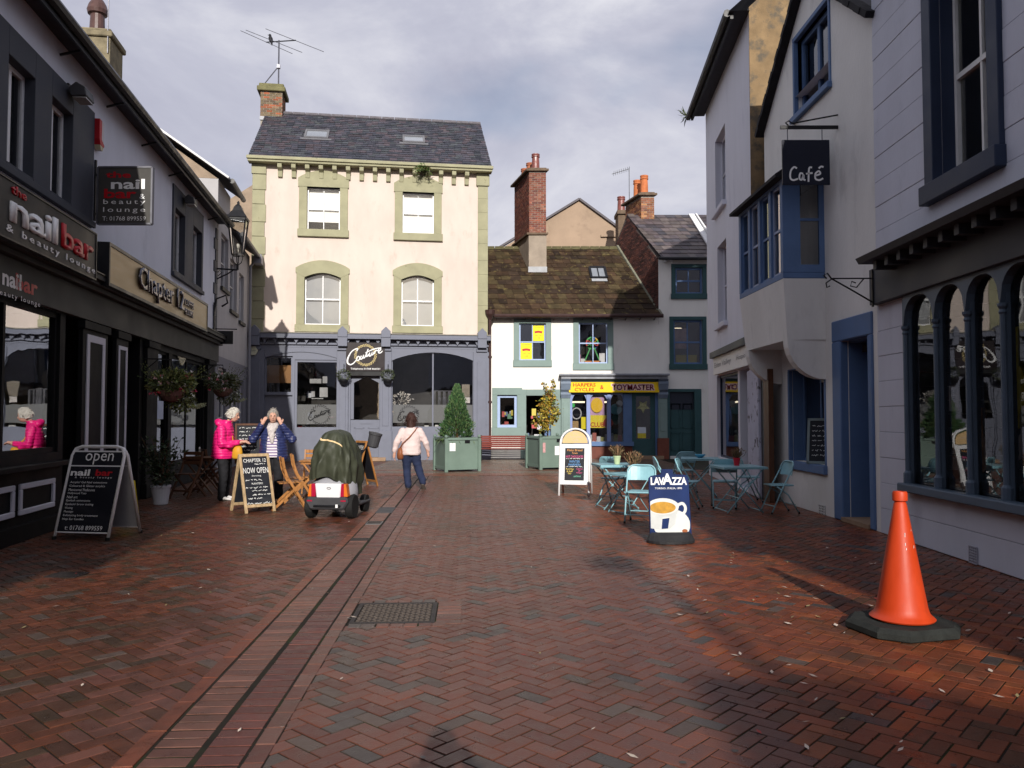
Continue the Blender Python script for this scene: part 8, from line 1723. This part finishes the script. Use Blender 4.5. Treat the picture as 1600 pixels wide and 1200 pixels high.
def head(mb, c, f, s=1):
    """skull, jaw, nose, ears; c centre, f facing direction"""
    c = Vector(c); f = Vector(f).normalized(); z = Vector((0, 0, 1)); u = (z - f * z.dot(f)).normalized(); r = f.cross(u); T = Matrix((r, -f, u)).transposed().to_4x4(); T.translation = c
    a = MB(); a.loft([(0, .02, -.115 * s, .012, .014), (0, -.028 * s, -.112 * s, .034 * s, .036 * s), (0, -.022 * s, -.085 * s, .052 * s, .06 * s), (0, -.01, -.045 * s, .066 * s, .08 * s), (0, 0, 0, .074 * s, .092 * s), (0, .008, .04 * s, .076 * s, .096 * s), (0, .01, .08 * s, .066 * s, .082 * s), (0, .012, .108 * s, .04 * s, .05 * s), (0, .012, .12 * s, .01, .012)], 18)
    a.tube([(0, -.086 * s, .018 * s), (0, -.1 * s, -.008 * s), (0, -.108 * s, -.028 * s), (0, -.09 * s, -.038 * s)], [.008, .011, .015, .008], 8); a.tube([(0, -.082 * s, -.068 * s), (0, -.088 * s, -.072 * s)], [.018, .012], 8)
    for q in (-1, 1): a.ball((q * .076 * s, .01, -.005), .026, 6, .4, .7, 1.15)
    i0 = len(mb.v); mb.v += [tuple(T @ Vector(v)) for v in a.v]
    for f_ in a.f: mb.face([i0 + k for k in f_])
    return T
def face_parts(T, parent, s=1):
    for q in (-1, 1):
        mb = MB(); a = MB(); a.ball((q * .03 * s, -.083 * s, .012 * s), .011, 8); mb.v = [tuple(T @ Vector(v)) for v in a.v]; mb.f = a.f; mb.c = a.c; mb.build('eye', M('eye_dark', (.05, .04, .035), .3, .1, 9, 0), parent, smooth=True)
    mb = MB(); a = MB(); a.tube([(-.024 * s, -.09 * s, -.062 * s), (0, -.099 * s, -.064 * s), (.024 * s, -.09 * s, -.062 * s)], [.003, .0055, .003], 6); mb.v = [tuple(T @ Vector(v)) for v in a.v]; mb.f = a.f; mb.c = a.c; mb.build('mouth', M('lip', (.35, .13, .12), .5, .1, 9, 0), parent, smooth=True)
def hair_mesh(T, parent, mat, s=1, length=.0, seed=1, curly=.0):
    rnd = random.Random(seed); a = MB(); n, m = 22, 14
    for j in range(m + 1):
        ph = PI * .62 * j / m
        for i in range(n):
            th = 2 * PI * i / n; x = math.sin(ph) * math.cos(th); y = math.sin(ph) * math.sin(th); z = math.cos(ph); front = max(0, -y) ** 2 * max(0, (ph - .75)) * 1.2; k = 1.1 + curly * noise.noise(Vector((x * 6, y * 6, z * 6 + seed))) + .02 * noise.noise(Vector((x * 14, y * 14, z * 14)))
            dz = -length * max(0, (ph - 1.2) / .75) * (1 if y > -.2 else .5); a.v.append((x * .079 * s * k, y * .099 * s * k * (1 - front * .35) + .012, z * .118 * s * k + .008 + dz + front * .05))
    for j in range(m):
        for i in range(n): a.face([j * n + i, j * n + (i + 1) % n, (j + 1) * n + (i + 1) % n, (j + 1) * n + i])
    a.face([m * n + i for i in reversed(range(n))])
    for q in range(420):                                    # loose locks that break the outline
        ph = rnd.uniform(.1, 1.75); th = rnd.uniform(0, 2 * PI)
        if math.sin(th) < -.45 and ph > .95: continue
        p = Vector((math.sin(ph) * math.cos(th) * .084 * s, math.sin(ph) * math.sin(th) * .105 * s + .012, math.cos(ph) * .124 * s + .01)); d = Vector((math.cos(th) * .35 + rnd.gauss(0, .35), math.sin(th) * .35 + rnd.gauss(0, .35), -.9 * math.sin(ph) + rnd.gauss(0, .25))).normalized(); l = rnd.uniform(.03, .06) + length * max(0, ph - 1) * 1.1; x = d.cross(Vector((rnd.gauss(0, 1), rnd.gauss(0, 1), rnd.gauss(0, 1)))).normalized() * .006
        i0 = len(a.v); a.v += [tuple(p - x), tuple(p + x), tuple(p + d * l * .6 + x * .8 + Vector((0, 0, -.004))), tuple(p + d * l + Vector((0, 0, -.012)))]; a.face([i0, i0 + 1, i0 + 2, i0 + 3])
    mb = MB(); mb.v = [tuple(T @ Vector(v)) for v in a.v]; mb.f = a.f; mb.c = a.c; o = mb.build('hair', mat, parent, smooth=True); return o
def quilt(me, pitch, amp, z0, z1):
    me.update(); NN = [v.normal.copy() for v in me.vertices]
    for v, vn in zip(me.vertices, NN):
        if z0 < v.co.z < z1:
            ph = ((v.co.z + .012 * noise.noise(v.co * 6)) % pitch) / pitch; k = abs(math.sin(PI * ph)) ** .5 - .6; v.co += vn * amp * k
def crease(me, amp=.012):
    NN = [v.normal.copy() for v in me.vertices]
    for v, vn in zip(me.vertices, NN): v.co += vn * amp * noise.noise(Vector((v.co.x * 10, v.co.y * 10, v.co.z * 14)))
    return me
def shoe(mb, p, d, l=.25, w=.045):
    p = Vector(p); d = Vector(d).normalized(); sd = Vector((-d.y, d.x, 0)); sd = sd.normalized() if sd.length > .1 else Vector((1, 0, 0)); up = sd.cross(d) if sd.cross(d).z > 0 else -sd.cross(d)
    n = 10; R = []
    for f, ww, h in ((-.28, .6, .05), (-.2, .85, .075), (0, .8, .08), (.25, .95, .065), (.5, 1, .05), (.65, .75, .04), (.72, .3, .025)):
        c = p + d * l * f; R.append([mb.pt(c + sd * w * ww * math.cos(2 * PI * k / n) + up * (h / 2 + h / 2 * math.sin(2 * PI * k / n))) for k in range(n)])
    for i in range(len(R) - 1):
        for k in range(n): mb.face([R[i][k], R[i][(k + 1) % n], R[i + 1][(k + 1) % n], R[i + 1][k]])
    mb.face(R[0][::-1]); mb.face(R[-1])
m_skin = M('skin', (.55, .31, .23), .55, .06, 8, .05, 60); m_trb = M('black_trousers', (.016, .016, .019), .85, .2, 6, .1, 40); m_trn = M('navy_trousers', (.02, .028, .065), .85, .2, 6, .1, 40)

# --- pink quilted jacket, in profile facing right
P = place(350, 781); t = thing('person', 'person in bright pink quilted jacket and black trousers, facing right', 'person', (P.x, P.y, 0), PI / 2)
mb = MB(); T = head(mb, (0, -.16, 1.57), (0, -1, -.28)); mb.tube([(0, -.02, 1.36), (0, -.1, 1.47)], [.06, .055], 12); mb.loft([(0, 0, .8, .15, .11), (0, 0, 1.0, .14, .11), (0, .01, 1.2, .16, .11), (0, -.01, 1.34, .14, .09), (0, -.03, 1.4, .06, .05)], 16)
for s_ in (-1, 1):
    limb(mb, [(s_ * .09, .01, .84), (s_ * .1, -.02, .46), (s_ * .1, .02, .08)], [.085, .055, .038]); limb(mb, [(s_ * .18, .0, 1.31), (s_ * .23, -.03, 1.04), (s_ * .1, -.3, 1.06)], [.05, .042, .03]); hand(mb, (s_ * .09, -.31, 1.065), (-s_ * .35, -1, .1), (0, 0, 1) if s_ > 0 else (0, 0, 1), -s_, .8)
put(remesh(mb, .008, 2), 'body', m_skin, t); face_parts(T, t); hair_mesh(T, t, M('white_hair', (.5, .47, .42), .8, .15, 30, .3, 60), 1.02, .03, 3, .12)
mb = MB(); mb.loft([(0, .03, .76, .225, .19), (0, .03, .82, .235, .2), (0, .03, .95, .225, .19), (0, .02, 1.1, .215, .18), (0, .01, 1.25, .215, .165), (0, -.005, 1.34, .19, .13), (0, -.03, 1.42, .11, .1), (0, -.06, 1.47, .1, .1)], 24)
for s_ in (-1, 1): limb(mb, [(s_ * .18, .0, 1.31), (s_ * .25, -.03, 1.05), (s_ * .2, -.14, 1.02), (s_ * .11, -.28, 1.06)], [.085, .078, .07, .05])
limb(mb, [(-.08, .08, 1.42), (0, .12, 1.43), (.08, .08, 1.42)], [.06, .075, .06])
me = remesh(mb, .011, 3); crease(me, .014); quilt(me, .056, .014, .78, 1.36); put(me, 'jacket', M('magenta_nylon', (.68, .012, .16), .42, .1, 5, .1, 30, spec=.4), t)
mb = MB()
for s_ in (-1, 1): limb(mb, [(s_ * .09, .01, .86), (s_ * .1, -.02, .46), (s_ * .1, .02, .06)], [.115, .082, .07])
put(crease(remesh(mb, .012, 3)), 'trousers', m_trb, t)
for s_ in (-1, 1): mb = MB(); shoe(mb, (s_ * .1, .0, .003), (s_ * .1, -1, 0)); mb.build('shoe', M('white_trainer', (.6, .58, .56), .6, .15, 20, 0), t, smooth=True)
bag = thing('shoulder_bag', 'small mustard yellow bag hanging in front of the pink jacket', 'bag', (P.x + .27, P.y - .1, 0)); mb = MB(); mb.loft([(0, 0, .76, .08, .03), (0, 0, .79, .1, .045), (0, 0, .88, .095, .05), (0, 0, .97, .08, .045), (0, 0, 1.0, .06, .02)], 16); mb.build('pouch', M('mustard_leather', (.55, .27, .02), .5, .1, 6, .1), bag, smooth=True); mb = MB(); mb.tube([(-.06, 0, .98), (-.1, .04, 1.12), (-.14, .08, 1.25)], .008, 6); mb.build('strap', M('mustard_leather'), bag)
# --- navy jacket, facing the viewer, hands raised to the face
P = place(428, 788); P = Vector(((428 - 800) / FPX * 14.6, 14.6, 0)); t = thing('person', 'person in navy quilted jacket and striped top, hands raised to face', 'person', (P.x, P.y, 0), .1)
mb = MB(); T = head(mb, (0, -.06, 1.55), (.15, -1, -.12)); mb.tube([(0, 0, 1.34), (0, -.03, 1.46)], [.058, .052], 12); mb.loft([(0, 0, .8, .15, .11), (0, 0, 1.0, .14, .11), (0, .01, 1.2, .16, .11), (0, 0, 1.34, .14, .09), (0, 0, 1.39, .06, .05)], 16)
for s_ in (-1, 1):
    limb(mb, [(s_ * .09, .01, .84), (s_ * .1, -.02, .46), (s_ * .1, .02, .08)], [.085, .055, .038]); limb(mb, [(s_ * .18, .0, 1.3), (s_ * .33, -.1, 1.15), (s_ * .17, -.18, 1.4)], [.05, .042, .03]); hand(mb, (s_ * .165, -.18, 1.41), (-s_ * .45, .25, 1), (s_ * .3, -1, 0), s_, .6)
put(remesh(mb, .008, 2), 'body', m_skin, t); face_parts(T, t); hair_mesh(T, t, M('grey_hair', (.3, .27, .24), .8, .2, 30, .3, 60), 1.0, .03, 5, .1)
mb = MB(); mb.loft([(0, 0, .8, .185, .14), (0, 0, .9, .185, .14), (0, 0, 1.05, .18, .135), (0, 0, 1.2, .175, .13), (0, 0, 1.33, .13, .1), (0, 0, 1.38, .07, .065)], 24); put(remesh(mb, .012, 2), 'striped_top', None or M('top_stripes', (.6, .55, .6), .8, .05, 5, 0), t)
mst = MATS['top_stripes']; nt = mst.node_tree; wv = nt.nodes.new('ShaderNodeTexWave'); wv.wave_type = 'BANDS'; wv.bands_direction = 'Z'; wv.inputs['Scale'].default_value = 6.2; cr_ = nt.nodes.new('ShaderNodeValToRGB'); cr_.color_ramp.interpolation = 'CONSTANT'; ce = cr_.color_ramp.elements; ce[0].color = (.66, .62, .66, 1); ce[1].position = .62; ce[1].color = (.3, .14, .3, 1); x_ = ce.new(.85); x_.color = (.1, .1, .22, 1)
tc_ = nt.nodes.new('ShaderNodeTexCoord'); nt.links.new(tc_.outputs['Object'], wv.inputs['Vector']); nt.links.new(wv.outputs['Fac'], cr_.inputs['Fac']); nt.links.new(cr_.outputs[0], nt.nodes['Principled BSDF'].inputs['Base Color'])
mb = MB(); N = 26; R = []
for z, rx, ry, cy in ((.76, .25, .19, .02), (.82, .255, .195, .02), (.95, .245, .185, .02), (1.1, .23, .175, .02), (1.22, .225, .165, .01), (1.31, .2, .14, .01), (1.38, .11, .1, .0), (1.42, .09, .085, .0)):
    op = .85 if z < 1.2 else .6; row = []
    for r_ in (1, .93):
        for k in range(N + 1): a = -PI / 2 + op / 2 + (2 * PI - op) * k / N; row.append((rx * r_ * math.cos(a), cy + ry * r_ * math.sin(a), z))
    R.append([mb.pt(q) for q in row])
M_ = N + 1
for i in range(len(R) - 1):
    for k in range(N): mb.face([R[i][k], R[i][k + 1], R[i + 1][k + 1], R[i + 1][k]]); mb.face([R[i][M_ + k + 1], R[i][M_ + k], R[i + 1][M_ + k], R[i + 1][M_ + k + 1]])
    mb.face([R[i][0], R[i + 1][0], R[i + 1][M_], R[i][M_]]); mb.face([R[i][N], R[i][M_ + N], R[i + 1][M_ + N], R[i + 1][N]])
for k in range(N): mb.face([R[0][k + 1], R[0][k], R[0][M_ + k], R[0][M_ + k + 1]]); mb.face([R[-1][k], R[-1][k + 1], R[-1][M_ + k + 1], R[-1][M_ + k]])
for s_ in (-1, 1): limb(mb, [(s_ * .18, .0, 1.29), (s_ * .35, -.08, 1.13), (s_ * .19, -.17, 1.37)], [.082, .078, .055])
me = remesh(mb, .0095, 2); crease(me, .012); quilt(me, .05, .012, .78, 1.36); put(me, 'jacket', M('navy_nylon', (.022, .03, .1), .4, .12, 5, .1, 30, spec=.4), t)
mb = MB(); mb.loft([(0, -.13, 1.05, .025, .02), (.0, -.15, 1.15, .05, .03), (-.01, -.14, 1.25, .065, .04), (0, -.1, 1.34, .1, .08), (0, -.02, 1.4, .1, .095), (0, 0, 1.43, .07, .07)], 16); me = remesh(mb, .012, 2)
NN = [v.normal.copy() for v in me.vertices]
for v, vn in zip(me.vertices, NN): v.co += vn * .012 * noise.noise(v.co * 22)
put(me, 'scarf', M('pale_knit_scarf', (.52, .47, .46), .95, .25, 40, .4, 60), t)
mb = MB()
for s_ in (-1, 1): limb(mb, [(s_ * .09, .01, .86), (s_ * .1, -.02, .46), (s_ * .1, .02, .06)], [.115, .085, .075])
put(crease(remesh(mb, .012, 3)), 'trousers', m_trb, t)
for s_ in (-1, 1): mb = MB(); shoe(mb, (s_ * .1, .0, .003), (s_ * .15, -1, 0)); mb.build('shoe', m_black, t, smooth=True)
# --- pale pink top, walking away
P = place(642, 764); t = thing('person', 'person in pale pink jumper and navy trousers walking away with brown bag', 'person', (P.x, P.y, 0), PI + .12)
mb = MB(); T = head(mb, (0, -.05, 1.47), (-.1, -1, -.1)); mb.tube([(0, 0, 1.26), (0, -.02, 1.38)], [.056, .05], 12); mb.loft([(0, 0, .74, .15, .11), (0, 0, .95, .14, .11), (0, .01, 1.13, .16, .11), (0, 0, 1.27, .14, .09), (0, 0, 1.31, .06, .05)], 16)
LG = {1: [(.09, .02, .78), (.09, -.05, .43), (.06, -.02, .07)], -1: [(-.08, .0, .78), (-.15, -.02, .45), (-.25, .28, .16)]}
for s_ in (-1, 1): limb(mb, LG[s_], [.085, .055, .038])
AR = {-1: [(-.18, .0, 1.23), (-.31, -.02, .98), (-.36, -.1, .76)], 1: [(.18, 0, 1.23), (.31, .05, .98), (.35, .02, .75)]}
for s_ in (-1, 1): limb(mb, AR[s_], [.05, .042, .03]); hand(mb, Vector(AR[s_][2]) + Vector((0, 0, .0)), (s_ * .12, -.25, -1), (s_, 0, .2), 1, .7)
put(remesh(mb, .008, 2), 'body', m_skin, t); face_parts(T, t); hair_mesh(T, t, M('dark_brown_hair', (.045, .02, .016), .6, .25, 30, .3, 60, stretch=(4, 4, 1)), 1.16, .13, 7, .16)
mb = MB(); mb.loft([(0, .01, .72, .2, .165), (0, .01, .76, .215, .18), (0, .01, .88, .205, .17), (0, 0, 1.02, .2, .155), (0, 0, 1.17, .2, .14), (0, 0, 1.27, .16, .11), (0, 0, 1.32, .08, .075)], 24)
for s_ in (-1, 1): limb(mb, AR[s_][:2] + [Vector(AR[s_][2]) + Vector((0, 0, .06))], [.078, .068, .05])
me = remesh(mb, .011, 3)
NN = [v.normal.copy() for v in me.vertices]
for v, vn in zip(me.vertices, NN): v.co += vn * .01 * noise.noise(Vector((v.co.x * 9, v.co.y * 9, v.co.z * 16)))
put(me, 'jumper', M('pale_pink_knit', (.66, .53, .51), .9, .06, 6, .25, 80), t)
mb = MB()
for s_ in (-1, 1): limb(mb, LG[s_][:2] + [Vector(LG[s_][2]) + Vector((0, -.01, .01))], [.12, .085, .075])
put(crease(remesh(mb, .012, 3)), 'trousers', m_trn, t)
mb = MB(); shoe(mb, (.06, -.06, .003), (.1, -1, 0)); mb.build('shoe', M('taupe_shoe', (.12, .1, .085), .7, .15, 10, 0), t, smooth=True); mb = MB(); shoe(mb, (-.25, .28, .07), (-.1, -.75, -.62)); mb.build('shoe', M('taupe_shoe'), t, smooth=True)
bw = t.matrix_basis @ Vector((.22, .02, 0)); b = thing('handbag', 'brown leather shoulder bag on the hip of the walking person', 'bag', (bw.x, bw.y, 0), PI + .12); m_tan = M('tan_leather', (.25, .085, .035), .45, .15, 6, .15, 40)
mb = MB(); mb.loft([(0, 0, .62, .05, .05), (0, 0, .66, .075, .1), (0, 0, .74, .08, .12), (0, 0, .82, .065, .11), (0, 0, .87, .045, .08), (0, 0, .88, .01, .02)], 18); mb.build('pouch', m_tan, b, smooth=True)
mb = MB(); st = [(.02, .05, .86), (-.05, .14, .98), (-.18, .17, 1.1), (-.3, .12, 1.24), (-.35, .0, 1.31), (-.3, -.1, 1.24), (-.14, -.16, 1.05), (0, -.1, .87)]; mb.tube(st, .011, 6); mb.build('strap', m_tan, b)
# --- the photographer, whose shadow falls at the bottom of the picture
t = thing('person', 'person standing at the viewpoint, seen only as a shadow on the bricks', 'person', (.02, -.33, 0), PI)
mb = MB(); T = head(mb, (0, -.03, 1.6), (0, -1, -.05)); mb.tube([(0, 0, 1.38), (0, -.02, 1.5)], [.06, .056], 12); mb.loft([(0, 0, .82, .18, .13), (0, 0, 1.0, .19, .13), (0, .01, 1.2, .2, .13), (0, 0, 1.36, .18, .11), (0, 0, 1.42, .07, .06)], 16)
for s_ in (-1, 1): limb(mb, [(s_ * .1, .01, .86), (s_ * .11, -.02, .46), (s_ * .11, .02, .07)], [.11, .08, .065]); limb(mb, [(s_ * .22, .0, 1.34), (s_ * .3, -.06, 1.1), (s_ * .12, -.26, 1.36)], [.07, .06, .045]); hand(mb, (s_ * .11, -.27, 1.38), (-s_ * .3, -.4, 1), (0, -1, 0), s_, .7); shoe(mb, (s_ * .11, 0, .003), (s_ * .1, -1, 0), .27, .05)
put(remesh(mb, .012, 3), 'body', M('dark_clothes', (.04, .04, .05), .9, .1, 5, 0), t)
t.scale = (1.06, 1.06, 1.06)
for o in bpy.data.objects:
    if o.name.split('.')[0] in ('shop_stock', 'boxed_toys', 'toy_display', 'display_boxes', 'chalk_writing', 'wreath', 'panel_rails', 'gutter_bracket') and o.parent and o.name.split('.')[0] != 'gutter_bracket': o['kind'] = 'stuff'
bpy.data.scenes.remove(TMP)
